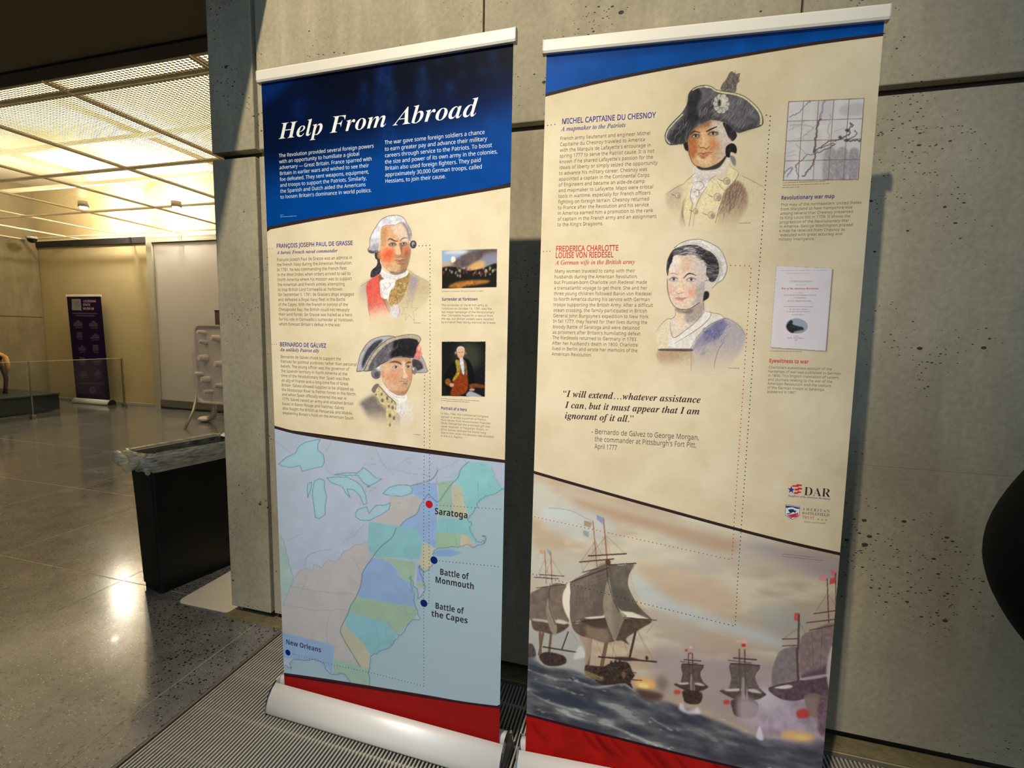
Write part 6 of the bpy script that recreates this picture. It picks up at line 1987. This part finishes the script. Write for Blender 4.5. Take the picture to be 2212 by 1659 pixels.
fine_print(BL, [((610, 465.5), (617, 464.5)), ((610, 469.5), (645, 466))], (150, 176, 210), 0.0014)
fine_print(BL, [((955, 876), (1037, 880)), ((955, 880), (1015, 883))], (128, 116, 98))
fine_print(BL, [((897, 710), (913, 710))], (128, 116, 98))
fine_print(BL, [((896, 951), (912, 953))], (128, 116, 98))
fine_print(BR, [((1700, 380), (1790, 376.5)), ((1700, 385), (1799, 380)), ((1699, 390), (1736, 388))], (150, 134, 104))
fine_print(BR, [((1677, 732.5), (1746, 733.5))], (140, 126, 104))
fine_print(BR, [((1607, 467.5), (1632, 466)), ], (120, 106, 90))
fine_print(BR, [((1587, 773), (1611, 773.5))], (120, 106, 90))
fine_print(BR, [((1703, 1159), (1779, 1165)), ((1703, 1164), (1792, 1170.5))], (122, 108, 104))
fine_print(BR, [(at_(200, 128), at_(760, 122)), (at_(285, 158), at_(575, 152))], (190, 176, 168))
fine_print(BR, [(at_(250, 543), at_(605, 543)), (at_(285, 600), at_(570, 600)), (at_(345, 633), at_(492, 633))], (170, 148, 140))


# ================================================================ THINGS IN THE HALL
# --- slim black bin with a clear liner
BINP = mat('black_bin_plastic', srgb(20, 20, 19), 0.42, spec=0.4, noise=(40, 0.2))


def liner_material(name, lo, hi):
    M = bpy.data.materials.new(name)
    M.use_nodes = True
    nt = M.node_tree
    N, L = nt.nodes, nt.links
    b = N['Principled BSDF']
    b.inputs['Base Color'].default_value = srgb(248, 236, 208)
    b.inputs['Roughness'].default_value = 0.28
    tr = N.new('ShaderNodeBsdfTransparent')
    lw = N.new('ShaderNodeTexNoise')
    lw.inputs['Scale'].default_value = 60
    lw.inputs['Detail'].default_value = 4
    tc = N.new('ShaderNodeTexCoord')
    mp = N.new('ShaderNodeMapping')
    mp.inputs['Scale'].default_value = (0.35, 0.35, 1.6)
    L.new(tc.outputs['Object'], mp.inputs['Vector'])
    L.new(mp.outputs['Vector'], lw.inputs['Vector'])
    mr = N.new('ShaderNodeMapRange')
    mr.inputs['From Min'].default_value = 0.3
    mr.inputs['From Max'].default_value = 0.7
    mr.inputs['To Min'].default_value = lo
    mr.inputs['To Max'].default_value = hi
    L.new(lw.outputs['Fac'], mr.inputs['Value'])
    ms = N.new('ShaderNodeMixShader')
    L.new(mr.outputs['Result'], ms.inputs['Fac'])
    L.new(tr.outputs[0], ms.inputs[1])
    L.new(b.outputs[0], ms.inputs[2])
    L.new(ms.outputs[0], N['Material Output'].inputs['Surface'])
    return M


LINER = liner_material('clear_liner_film', 0.28, 0.80)
LINER_IN = liner_material('clear_liner_film_inside', 0.03, 0.30)
binr = thing('trash_bin', 'slim black plastic trash bin beside the concrete pier', 'trash bin', (-1.165, 0.434, 0), math.atan2(0.976, 0.216))
# local x runs along the long side (away from the camera), local y to the left


def rrect(l, w, r, z, n=5, ox=0.0, oy=0.0):
    pts = []
    for cx, cy, a0 in ((l - r, r, -90), (l - r, w - r, 0), (r, w - r, 90), (r, r, 180)):
        for k in range(n + 1):
            a = math.radians(a0 + 90 * k / n)
            pts.append((ox + cx + r * math.cos(a), oy + cy + r * math.sin(a), z))
    return pts


def loft(loops, name, material, parent, cap0=True, cap1=False, smooth=True, jitter=0.0):
    bm = bmesh.new()
    rings = [[bm.verts.new((x + random.gauss(0, jitter), y + random.gauss(0, jitter), z + random.gauss(0, jitter))) for x, y, z in lp] for lp in loops]
    n = len(rings[0])
    for a, b in zip(rings, rings[1:]):
        for k in range(n):
            bm.faces.new((a[k], a[(k + 1) % n], b[(k + 1) % n], b[k]))
    if cap0:
        bm.faces.new(rings[0][::-1])
    if cap1:
        bm.faces.new(rings[-1])
    return obj(name, bm, material, parent, smooth)


BH = 0.755
loft([rrect(0.42, 0.170, 0.014, 0.0), rrect(0.47, 0.222, 0.016, BH - 0.03, ox=-0.025, oy=-0.026), rrect(0.485, 0.238, 0.018, BH - 0.03, ox=-0.033, oy=-0.034), rrect(0.485, 0.238, 0.018, BH, ox=-0.033, oy=-0.034),
      rrect(0.465, 0.218, 0.014, BH, ox=-0.023, oy=-0.024), rrect(0.43, 0.18, 0.012, 0.03, ox=-0.005, oy=-0.005)], 'bin_body', BINP, binr, True, True, smooth=False)
def film(rows, name, material, parent):
    lp = [rrect(0.485 + 2 * off, 0.238 + 2 * off, 0.03, z, 8, -0.033 - off, -0.034 - off) for off, z in rows]
    return loft(lp, name, material, parent, False, False, True, 0.0045)


lin = film(((-0.008, BH + 0.012), (0.004, BH + 0.017), (0.014, BH + 0.010), (0.022, BH - 0.012), (0.025, BH - 0.04), (0.020, BH - 0.065), (0.016, BH - 0.08)), 'bin_liner', LINER, binr)
film(((-0.036, BH - 0.26), (-0.028, BH - 0.12), (-0.018, BH - 0.02), (-0.008, BH + 0.012)), 'liner_inside', LINER_IN, lin)
bm = bmesh.new()
ring = [(-0.033 - 0.024 + 0.06 * math.cos(t) * 0.5, -0.034 + 0.12 + 0.10 * math.sin(t), BH - 0.03 + 0.03 * math.sin(3 * t)) for t in (2 * math.pi * k / 14 for k in range(15))]
tube(bm, [(x - 0.012 + random.gauss(0, .006), y, z + random.gauss(0, .008)) for x, y, z in ring], [0.016 + 0.008 * random.random() for _ in ring], 8)
obj('liner_bunch', bm, LINER, lin, True)

# --- white base plate on the floor
WHITEP = mat('white_powder_coat', srgb(226, 218, 202), 0.32, spec=0.5)
plate = thing('base_plate', 'flat white plate with rounded corner lying on the floor against the pier', 'plate', (-1.02, 0.40, 0))
loft([rrect(0.335, 0.46, 0.035, 0.0), rrect(0.335, 0.46, 0.035, 0.005), rrect(0.331, 0.456, 0.033, 0.0065, ox=0.002, oy=0.002)], 'plate', WHITEP, plate, True, True, smooth=False)

# --- purple roll-up banner at the far wall
BP = Banner('banner_stand', 'purple roll-up banner with white emblems standing at the far wall', -8.87, 4.84, 0.0, 0.012, -0.047, 1.86,
            [(181, 866), (252, 874), (221, 641), (150, 643)], (0, 0))
build_stand(BP, 0.03, 0.03)
for o in BP.root.children:
    if o.name.startswith('banner_sheet'):
        at = o.data.color_attributes.new('ink', 'FLOAT_COLOR', 'POINT')
        at.data.foreach_set('color', np.zeros(len(o.data.vertices) * 4, np.float32))
cp = Canvas(145, 636, 264, 880, 4.0, bg=(46, 24, 66))
cp.poly([(145, 760), (264, 760), (264, 880), (145, 880)], (52, 22, 96), .8, blur=30, smooth=False)
cp.at(140, 630, 6.378)
cp.poly([(130, 115), (250, 115), (268, 278), (142, 275)], (206, 196, 176), 1, smooth=False)
cp.ell(205, 195, 40, 52, (170, 162, 150), .5, blur=5)
SH = (132, 112, 134)
for k, (x, y, kind) in enumerate(((232, 462, 0), (437, 468, 0), (258, 625, 1), (460, 640, 2), (300, 812, 3), (482, 810, 4), (312, 980, 1), (510, 985, 2), (340, 1170, 0), (530, 1165, 3))):
    w_, h_ = ((58, 38), (38, 40), (64, 36), (48, 36), (40, 44))[kind]
    if kind in (0, 3):
        cp.poly([(x - w_, y + h_), (x - w_, y - h_ * .3), (x - w_ * .5, y - h_ * .5), (x - w_ * .3, y - h_), (x, y - h_ * 1.2), (x + w_ * .3, y - h_), (x + w_ * .5, y - h_ * .5), (x + w_, y - h_ * .3), (x + w_, y + h_)], SH, .95, smooth=False)
    elif kind == 2:
        cp.poly([(x - w_, y + h_), (x - w_ * .4, y - h_ * .2), (x + w_ * .2, y - h_), (x + w_, y - h_ * .2), (x + w_, y + h_)], SH, .95, smooth=False)
    else:
        cp.poly([(x - w_, y + h_), (x - w_, y - h_), (x + w_ * .6, y - h_), (x + w_, y - h_ * .4), (x + w_, y + h_)], SH, .95, smooth=False)
    for d in (-.3, .3):
        cp.line([(x - w_, y + h_ * d), (x + w_, y + h_ * d)], 8, (72, 48, 88), .7, smooth=False)
    cp.line([(x - w_ * .7 + 12, y + h_ + 20), (x + w_ * .7 + 12, y + h_ + 20)], 13, SH, .95, smooth=False)
cp.line([(298, 1308), (622, 1325)], 26, (118, 100, 132), .9, smooth=False)
cp.line([(155, 318), (472, 320)], 15, (150, 132, 140), .9, smooth=False)
cp.line([(210, 350), (438, 352)], 14, (150, 132, 140), .9, smooth=False)
cp.ell(472, 1410, 42, 50, (138, 122, 140), .95, blur=2)
cp.ell(472, 1410, 20, 24, (92, 72, 110), .9, blur=3)
picture(BP, 'purple_print', cp, 0.7, 0.00012, 0.62)
q_ = lambda x, y: (140 + x / 6.378, 630 + y / 6.378)
for s_, xa, xb, y in (('LOUISIANA', 285, 460, 160), ('STATE', 285, 382, 212), ('MUSEUM', 288, 435, 265)):
    line_text(BP, 'museum_lettering', s_, q_(xa, y), q_(xb, y), 5.0, (170, 152, 150), 0.03)

# --- plinth with tan animal figure, label stand and glass barrier
TEAL = mat('dark_teal_paint', srgb(34, 44, 46), 0.5)
plinth = thing('plinth', 'low dark teal display plinth at the left edge', 'plinth', (-9.75, 2.2, 0))
obj('plinth_body', boxbm((0, 0, 0.02), (1.6, 1.95, 0.27), 0.006), TEAL, plinth)
obj('plinth_top', boxbm((-0.01, -0.01, 0.27), (1.61, 1.96, 0.30), 0.006), mat('plinth_top_paint', srgb(60, 62, 56), 0.5), plinth)
TAN = mat('tan_fur', srgb(186, 146, 84), 0.85, noise=(14, 0.18), bump=(90, 0.4))
DKLEG = mat('dark_brown_leg', srgb(52, 22, 16), 0.7)
fig = thing('animal_figure', 'tan animal figure with dark legs standing on the teal plinth', 'statue', (-9.30, 3.28, 0.312), -1.05)
fig.scale = (0.74, 0.74, 0.74)


def skin_mesh(name, verts, edges, radii, material, parent, sub=2, smooth=True):
    me = bpy.data.meshes.new(name + '_cage')
    me.from_pydata([tuple(v) for v in verts], edges, [])
    o = bpy.data.objects.new(name + '_cage', me)
    COL.objects.link(o)
    o.modifiers.new('skin', 'SKIN')
    sk = me.skin_vertices[0].data
    for i, r in enumerate(radii):
        r = r if hasattr(r, '__len__') else (r, r)
        sk[i].radius = r
        sk[i].use_root = (i == 0)
    s = o.modifiers.new('sub', 'SUBSURF')
    s.levels = s.render_levels = sub
    bpy.context.view_layer.update()
    res = bpy.data.meshes.new_from_object(o.evaluated_get(bpy.context.evaluated_depsgraph_get()))
    bpy.data.objects.remove(o)
    bpy.data.meshes.remove(me)
    res.name = name
    for p in res.polygons:
        p.use_smooth = smooth
    return link(name, res, material, parent)


# body runs along y: rump towards +y (right in the picture), neck rises at the far end
skin_mesh('body', [(0, 0.55, 0.86), (0, 0.80, 0.92), (0, 0.98, 0.90), (0, 1.06, 0.80), (0, 0.20, 0.86), (0, -0.06, 0.95), (0, -0.20, 1.20), (0, -0.24, 1.45), (0, -0.34, 1.58), (0, -0.56, 1.50),
                   (0.13, 0.97, 0.72), (0.14, 1.02, 0.55), (-0.13, 0.97, 0.72), (-0.14, 1.02, 0.55), (0.13, 0.02, 0.72), (0.13, 0.03, 0.52), (-0.13, 0.02, 0.72), (-0.13, 0.03, 0.52), (0.05, -0.28, 1.66), (-0.05, -0.28, 1.66)],
          [(0, 1), (1, 2), (2, 3), (0, 4), (4, 5), (5, 6), (6, 7), (7, 8), (8, 9), (2, 10), (10, 11), (2, 12), (12, 13), (5, 14), (14, 15), (5, 16), (16, 17), (8, 18), (8, 19)],
          [.21, .21, .19, .06, .20, .20, .14, .11, .11, .07, .12, .06, .12, .06, .10, .06, .10, .06, .03, .03], TAN, fig)
for sx in (1, -1):
    for y0, y1, y2 in ((1.02, 1.06, 1.03), (0.03, 0.03, 0.05)):
        bm = bmesh.new()
        tube(bm, [(0.14 * sx, y0, 0.60), (0.14 * sx, y1, 0.32), (0.14 * sx, y2, 0.06), (0.14 * sx, y2 - 0.01, 0.0)], [0.055, 0.036, 0.034, 0.046], 10)
        obj('leg', bm, DKLEG, fig, True)
bm = bmesh.new()
tube(bm, [(0, 1.05, 0.90), (0, 1.17, 0.80), (0, 1.20, 0.62), (0, 1.18, 0.46)], [0.03, 0.045, 0.05, 0.02], 8)
obj('tail', bm, TAN, fig, True)
bm = bmesh.new()
tube(bm, [(0, -0.28, 1.70), (0, -0.15, 1.56), (0, -0.10, 1.36), (0, -0.02, 1.16)], [0.03, 0.05, 0.05, 0.02], 8)
obj('mane', bm, DKLEG, fig, True)

sgn = thing('label_stand', 'white label sign on a thin post by the animal figure', 'sign', (-8.30, 3.22, 0.30))
bm = bmesh.new()
tube(bm, [(0, 0, 0.0), (0, 0, 0.52)], 0.011, 10)
obj('post', bm, mat('label_post_metal', srgb(150, 140, 120), 0.4, 0.6), sgn, True)
obj('foot', boxbm((-0.08, -0.10, 0.0), (0.08, 0.10, 0.008), 0.002), MATS['label_post_metal'], sgn)
pb = obj('panel', boxbm((-0.012, -0.34, 0.40), (0.006, 0.23, 0.70), 0.003), mat('white_label', srgb(222, 208, 184), 0.5), sgn)
obj('printed_strip', boxbm((0.0062, -0.33, 0.44), (0.0085, 0.20, 0.53)), mat('label_strip', srgb(168, 142, 134), 0.5), sgn)


def glass_material():
    M = bpy.data.materials.new('clear_glass')
    M.use_nodes = True
    nt = M.node_tree
    N, L = nt.nodes, nt.links
    gl = N.new('ShaderNodeBsdfGlossy')
    gl.inputs['Roughness'].default_value = 0.02
    tr = N.new('ShaderNodeBsdfTransparent')
    tr.inputs[0].default_value = (0.93, 0.95, 0.93, 1)
    fr = N.new('ShaderNodeFresnel')
    fr.inputs[0].default_value = 1.45
    ms = N.new('ShaderNodeMixShader')
    L.new(fr.outputs[0], ms.inputs[0])
    L.new(tr.outputs[0], ms.inputs[1])
    L.new(gl.outputs[0], ms.inputs[2])
    L.new(ms.outputs[0], N['Material Output'].inputs['Surface'])
    return M


GLASS = glass_material()
gb = thing('glass_barrier', 'clear glass barrier with polished top edge before the plinth', 'glass barrier', (-7.62, 2.2, 0))
for y0, y1 in ((0.0, 1.28), (1.30, 2.62)):
    pn = obj('pane', boxbm((-0.005, y0, 0.03), (0.005, y1, 0.87)), GLASS, gb)
    obj('top_edge', boxbm((-0.006, y0, 0.87), (0.006, y1, 0.879)), mat('polished_glass_edge', srgb(196, 186, 150), 0.2, 0.2), pn)
for y0 in (0.02, 1.29, 2.60):
    obj('clamp', boxbm((-0.03, y0 - 0.03, 0.0), (0.03, y0 + 0.03, 0.06), 0.004), mat('clamp_steel', srgb(150, 146, 130), 0.35, 0.8), gb)
    obj('edge_post', boxbm((-0.008, y0 - 0.008, 0.06), (0.008, y0 + 0.008, 0.87)), MATS['clamp_steel'], gb)

# --- white moulded stand half hidden by the pier
WM = mat('white_moulded_plastic', srgb(222, 212, 206), 0.42)
GM = mat('grey_tube', srgb(146, 138, 120), 0.45, 0.3)
st = thing('display_stand', 'white moulded stand with pegs on a bent tube half hidden by the pier', 'display stand', (-5.20, 4.20, 0))
tray = loft([[(x, 0.0, z) for x, z, _ in rrect(0.62, 1.18, 0.10, 0, 6)], [(x, -0.05, z) for x, z, _ in rrect(0.62, 1.18, 0.10, 0, 6)],
             [(x, -0.05, z) for x, z, _ in rrect(0.58, 1.14, 0.085, 0, 6, 0.02, 0.02)], [(x, -0.012, z) for x, z, _ in rrect(0.56, 1.12, 0.08, 0, 6, 0.03, 0.03)]], 'tray', WM, st, True, True, smooth=False)
tray.location = (0, 0, 0.30)
for x, z, s in ((0.17, 1.06, .05), (0.19, 0.92, .05), (0.17, 0.68, .085), (0.08, 0.44, .05), (0.20, 0.36, .075), (0.24, 0.18, .055), (0.42, 0.98, .07), (0.46, 0.60, .08), (0.44, 0.28, .06)):
    bm = bmesh.new()
    tube(bm, [(x, -0.012, z), (x - 0.01, -0.07, z + 0.006), (x - 0.02, -0.12, z + 0.012)], [s * 0.72, s * 0.62, s * 0.5], 10)
    obj('peg', bm, WM, tray)
b2 = loft([[(x, 0.0, z) for x, z, _ in rrect(0.42, 0.64, 0.07, 0, 5)], [(x, 0.03, z) for x, z, _ in rrect(0.42, 0.64, 0.07, 0, 5)]], 'back_panel', WM, st, True, True, smooth=False)
b2.location = (-0.19, 0.06, 0.44)
for dx, dy in ((0.0, 0.0), (0.55, 0.0)):
    bm = bmesh.new()
    tube(bm, [(-0.12 + dx, 0.07, 0.46), (0.10 + dx * .5, -0.20, 0.22), (0.30 + dx * .3, -0.52, 0.0)] if dx == 0 else [(0.30, 0.07, 0.46), (0.34, 0.30, 0.2), (0.36, 0.46, 0.0)], 0.018, 10)
    obj('leg', bm, GM, st, True)
bm = bmesh.new()
tube(bm, [(0.24, 0.02, 0.34), (0.24, 0.02, 0.16), (0.21, 0.02, 0.09), (0.15, 0.02, 0.055), (0.06, 0.02, 0.05)], [0.04, 0.04, 0.042, 0.036, 0.03], 12)
obj('bent_tube', bm, mat('pale_tube', srgb(190, 180, 168), 0.25, 0.5), st, True)
bm = bmesh.new()
bmesh.ops.create_uvsphere(bm, u_segments=16, v_segments=10, radius=1, matrix=Matrix.Translation((0.05, 0.02, 0.045)) @ Matrix.Diagonal((0.10, 0.09, 0.045, 1)))
obj('foot_pad', bm, mat('white_pad', srgb(236, 226, 200), 0.3), st, True)
pl = thing('wall_plaque', 'small dark brown plaque on the sliding door behind the white stand', 'plaque', (-5.62, 4.925, 1.44))
obj('plaque_board', boxbm((0, -0.02, 0), (0.75, 0, 0.28), 0.004), mat('plaque_brown', srgb(74, 58, 46), 0.6), pl)
obj('plaque_rim', boxbm((-0.008, -0.024, 0.275), (0.758, 0, 0.292), 0.003), BLACKP, pl)

# --- fittings on the ceiling
dome = thing('dome_camera', 'small dark dome camera under the hall ceiling near the corner', 'camera', (-9.32, 4.62, 2.99))
bm = bmesh.new()
tube(bm, [(0, 0, 0), (0, 0, -0.035)], 0.085, 20)
obj('mount_ring', bm, mat('camera_housing', srgb(190, 184, 170), 0.4), dome, True)
bm = bmesh.new()
bmesh.ops.create_uvsphere(bm, u_segments=18, v_segments=10, radius=0.07, matrix=Matrix.Translation((0, 0, -0.04)))
obj('dome', bm, mat('smoked_dome', srgb(30, 26, 22), 0.1), dome, True)
LAMP = bpy.data.materials.new('lamp_glow')
LAMP.use_nodes = True
LAMP.node_tree.nodes['Principled BSDF'].inputs['Emission Color'].default_value = (1.0, 0.93, 0.80, 1)
LAMP.node_tree.nodes['Principled BSDF'].inputs['Emission Strength'].default_value = 60
for (lx, ly), lab in (((-4.43, 3.34), 'bright round ceiling spotlight nearest the concrete pier'), ((-5.65, 3.10), 'ceiling spotlight further left with a glowing strip of light')):
    sp = thing('ceiling_spotlight', lab, 'spotlight', (lx, ly, 2.99), 0, 'hall ceiling spotlights')
    bm = bmesh.new()
    tube(bm, [(0, 0, 0.0), (0, 0, -0.07)], 0.055, 18)
    obj('housing', bm, CFRAME, sp, True)
    bm = bmesh.new()
    bmesh.ops.create_uvsphere(bm, u_segments=14, v_segments=8, radius=0.043, matrix=Matrix.Translation((0, 0, -0.072)) @ Matrix.Diagonal((1, 1, .6, 1)))
    obj('bulb', bm, LAMP, sp, True)

# ================================================================ PERSON AT THE RIGHT EDGE
SKIN = mat('skin', srgb(176, 124, 96), 0.55)
COAT = mat('black_jacket_cloth', srgb(12, 11, 11), 0.9, spec=0.1, noise=(60, 0.3))
TROU = mat('charcoal_trousers', srgb(30, 30, 34), 0.85)
SHOE = mat('black_shoe', srgb(16, 15, 15), 0.4)
HAIR = mat('dark_brown_hair', srgb(34, 22, 16), 0.6, bump=(120, 0.5))
E_ = CAM + ray(2240, 1215) * 0.62                     # left elbow, bent outwards
px_, py_ = E_.x + 0.34, E_.y - 0.02
per = thing('person', 'person in a black jacket at the right edge, arm bent outwards', 'person', (px_, py_, 0), 0.0)
el = E_ - Vector((px_, py_, 0))
# local frame: +y towards the wall, -x the person's left; standing 1.68 m
SHL, SHR = Vector((-0.175, 0.0, 1.375)), Vector((0.175, 0.0, 1.375))
HL, HR = Vector((-0.165, 0.10, 0.905)), Vector((0.18, 0.16, 0.90))
ELR = Vector((0.33, -0.06, 1.10))
V0 = [(0, 0, 0.95), (0, 0.005, 1.12), (0, 0.0, 1.30), (0, -0.01, 1.42), (0, 0.0, 1.49), (0, 0.025, 1.56), (0, 0.03, 1.63), SHL, el, HL, SHR, ELR, HR,
      (-0.09, 0, 0.88), (-0.10, 0.012, 0.49), (-0.105, -0.02, 0.09), (-0.115, 0.10, 0.05), (0.09, 0, 0.88), (0.10, 0.012, 0.49), (0.105, -0.02, 0.09), (0.115, 0.10, 0.05)]
E0 = [(0, 1), (1, 2), (2, 3), (3, 4), (4, 5), (5, 6), (2, 7), (7, 8), (8, 9), (2, 10), (10, 11), (11, 12), (0, 13), (13, 14), (14, 15), (15, 16), (0, 17), (17, 18), (18, 19), (19, 20)]
R0_ = [(.13, .09), (.12, .085), (.14, .10), .06, .052, (.075, .09), (.07, .085), .055, .042, .03, .055, .042, .03, .085, .055, .04, .035, .085, .055, .04, .035]
skin_mesh('body', V0, E0, R0_, SKIN, per)
jack = skin_mesh('jacket', [(0, 0.0, 0.86), (0, 0, 1.0), (0, 0.005, 1.14), (0, 0, 1.31), (0, -0.005, 1.42), SHL, (SHL + el) / 2 + Vector((-0.01, 0, 0)), el, (el + HL) / 2, HL + Vector((0, -0.01, 0.02)), SHR, (SHR + ELR) / 2, ELR, (ELR + HR) / 2, HR + Vector((0, -0.02, 0.02))],
                 [(0, 1), (1, 2), (2, 3), (3, 4), (3, 5), (5, 6), (6, 7), (7, 8), (8, 9), (3, 10), (10, 11), (11, 12), (12, 13), (13, 14)],
                 [(.185, .14), (.18, .135), (.165, .125), (.17, .13), .085, .088, .085, .082, .074, .058, .088, .080, .072, .064, .052], COAT, per, 3)
skin_mesh('trousers', [(0, 0, 0.93), (-0.09, 0, 0.86), (-0.10, 0.012, 0.50), (-0.105, -0.015, 0.10), (0.09, 0, 0.86), (0.10, 0.012, 0.50), (0.105, -0.015, 0.10)],
          [(0, 1), (1, 2), (2, 3), (0, 4), (4, 5), (5, 6)], [(.15, .12), .105, .075, .062, .105, .075, .062], TROU, per)
for sx in (-1, 1):
    bm = bmesh.new()
    loft([[(sx * 0.11 + (x - 0.05) , y - 0.09, z) for x, y, z in rrect(0.10, 0.27, 0.045, zz, 5)] for zz in (0.0, 0.03)] +
         [[(sx * 0.11 + (x - 0.045), y - 0.085, z) for x, y, z in rrect(0.09, 0.25, 0.042, 0.065, 5)], [(sx * 0.11 + (x - 0.04), y - 0.08, z) for x, y, z in rrect(0.08, 0.13, 0.038, 0.11, 5)]], 'shoe', SHOE, per, True, True)
    bm.free()
    # five fingers resting on the hip
    h = HL if sx < 0 else HR
    for k in range(5):
        bm = bmesh.new()
        a = Vector((h.x + sx * 0.012, h.y + 0.01, h.z - 0.005 + (0.012 if k == 0 else 0)))
        ln = (0.055, 0.085, 0.092, 0.086, 0.070)[k]
        d = Vector((-sx * 0.35, 0.8 if k else 0.35, -0.45 + 0.12 * (k - 2) + (0.5 if k == 0 else 0))).normalized()
        tube(bm, [a, a + d * ln * .5 + Vector((0, 0, .004)), a + d * ln + Vector((-sx * .01, -.01, -.012))], [0.011, 0.0095, 0.007], 8)
        obj('finger', bm, SKIN, per, True)
# head details: hair, ears, nose, eyes, mouth
bm = bmesh.new()
bmesh.ops.create_uvsphere(bm, u_segments=24, v_segments=16, radius=1, matrix=Matrix.Translation((0, 0.005, 1.605)) @ Matrix.Diagonal((0.092, 0.105, 0.105, 1)))
for v in list(bm.verts):
    if v.co.y > 0.06 and v.co.z < 1.63:
        bm.verts.remove(v)
obj('hair', bm, HAIR, per, True)
for sx in (-1, 1):
    bm = bmesh.new()
    bmesh.ops.create_uvsphere(bm, u_segments=10, v_segments=8, radius=1, matrix=Matrix.Translation((sx * 0.092, 0.03, 1.575)) @ Matrix.Diagonal((0.012, 0.02, 0.032, 1)))
    obj('ear', bm, SKIN, per, True)
    bm = bmesh.new()
    bmesh.ops.create_uvsphere(bm, u_segments=10, v_segments=8, radius=0.012, matrix=Matrix.Translation((sx * 0.032, 0.112, 1.60)))
    obj('eye', bm, mat('eye', srgb(40, 30, 26), 0.2), per, True)
bm = bmesh.new()
tube(bm, [(0, 0.108, 1.60), (0, 0.128, 1.572), (0, 0.115, 1.56)], [0.008, 0.014, 0.008], 8)
obj('nose', bm, SKIN, per, True)
obj('mouth', boxbm((-0.025, 0.10, 1.528), (0.025, 0.114, 1.538), 0.003), mat('lips', srgb(140, 78, 66), 0.5), per)

# every letter is shaped once, then set along its line
NEED = sorted({(ch, it[0][1], it[0][2]) for _, _, _, its in JOBS for it in its for ch in it[0][0]})
HREF = SANS('H')


def shape(s_, bold, res):
    cu = bpy.data.curves.new('lettering', 'FONT')
    cu.body = s_
    cu.size = 1
    cu.offset = bold
    cu.resolution_u = res
    o = bpy.data.objects.new('lettering', cu)
    COL.objects.link(o)
    return o


TMP = {('H', 0): shape(HREF, 0, 2), ('HH', 0): shape(HREF + HREF, 0, 2)}
for ch, bold, res in NEED:
    TMP[(ch, bold, res)] = shape(ch, bold, res)
for ch in {n[0] for n in NEED}:
    TMP[('adv', ch)] = shape(HREF + ch + HREF, 0, 1)
bpy.context.view_layer.update()
dg = bpy.context.evaluated_depsgraph_get()


def flat(o):
    me = bpy.data.meshes.new_from_object(o.evaluated_get(dg))
    n = len(me.vertices)
    co = np.zeros(n * 3, np.float32)
    me.vertices.foreach_get('co', co)
    me.calc_loop_triangles()
    tri = np.zeros(len(me.loop_triangles) * 3, np.int32)
    me.loop_triangles.foreach_get('vertices', tri)
    bpy.data.meshes.remove(me)
    return co.reshape(-1, 3)[:, :2], tri.reshape(-1, 3)


CAPH = flat(TMP[('H', 0)])[0][:, 1].max()
HHW = flat(TMP[('HH', 0)])[0][:, 0].max()
GLYPH = {n: flat(TMP[n]) for n in NEED}
ADV = {ch: flat(TMP[('adv', ch)])[0][:, 0].max() - HHW for ch in {n[0] for n in NEED}}


def set_line(t):
    s_, bold, res = t
    x, V, T, base = 0.0, [], [], 0
    for ch in s_:
        co, tri = GLYPH[(ch, bold, res)]
        if len(co):
            V.append(co + np.array([x, 0.0]))
            T.append(tri + base)
            base += len(co)
        x += ADV[ch]
    return np.vstack(V), np.vstack(T)


for B, name, color, items in JOBS:
    geo_ = [set_line(it[0]) for it in items]
    sx = None
    for (co, tri), it in zip(geo_, items):
        if it[3] is not None:
            sx = it[3] / max(co[:, 0].max() - min(0, co[:, 0].min()), 1e-6)
    V_, T_, base = [], [], 0
    for (co, tri), it in zip(geo_, items):
        sy = it[4] / CAPH
        u = it[1] + co[:, 0] * sx
        v = it[2] + co[:, 1] * sy
        V_.append(np.stack([u + B.side * v, math.sin(B.lean) * v - 0.00035, 0.10 + math.cos(B.lean) * v], 1))
        T_.append(tri + base)
        base += len(co)
    V_, T_ = np.vstack(V_), np.vstack(T_)
    me = bpy.data.meshes.new(name)
    me.vertices.add(len(V_))
    me.vertices.foreach_set('co', V_.astype(np.float32).ravel())
    me.loops.add(T_.size)
    me.loops.foreach_set('vertex_index', T_.astype(np.int32).ravel())
    me.polygons.add(len(T_))
    me.polygons.foreach_set('loop_start', np.arange(0, T_.size, 3, dtype=np.int32))
    me.update(calc_edges=True)
    link(name, me, ink(color), B.root)
for o in [o for o in COL.objects if o.type == 'FONT']:
    cu = o.data
    bpy.data.objects.remove(o)
    bpy.data.curves.remove(cu)
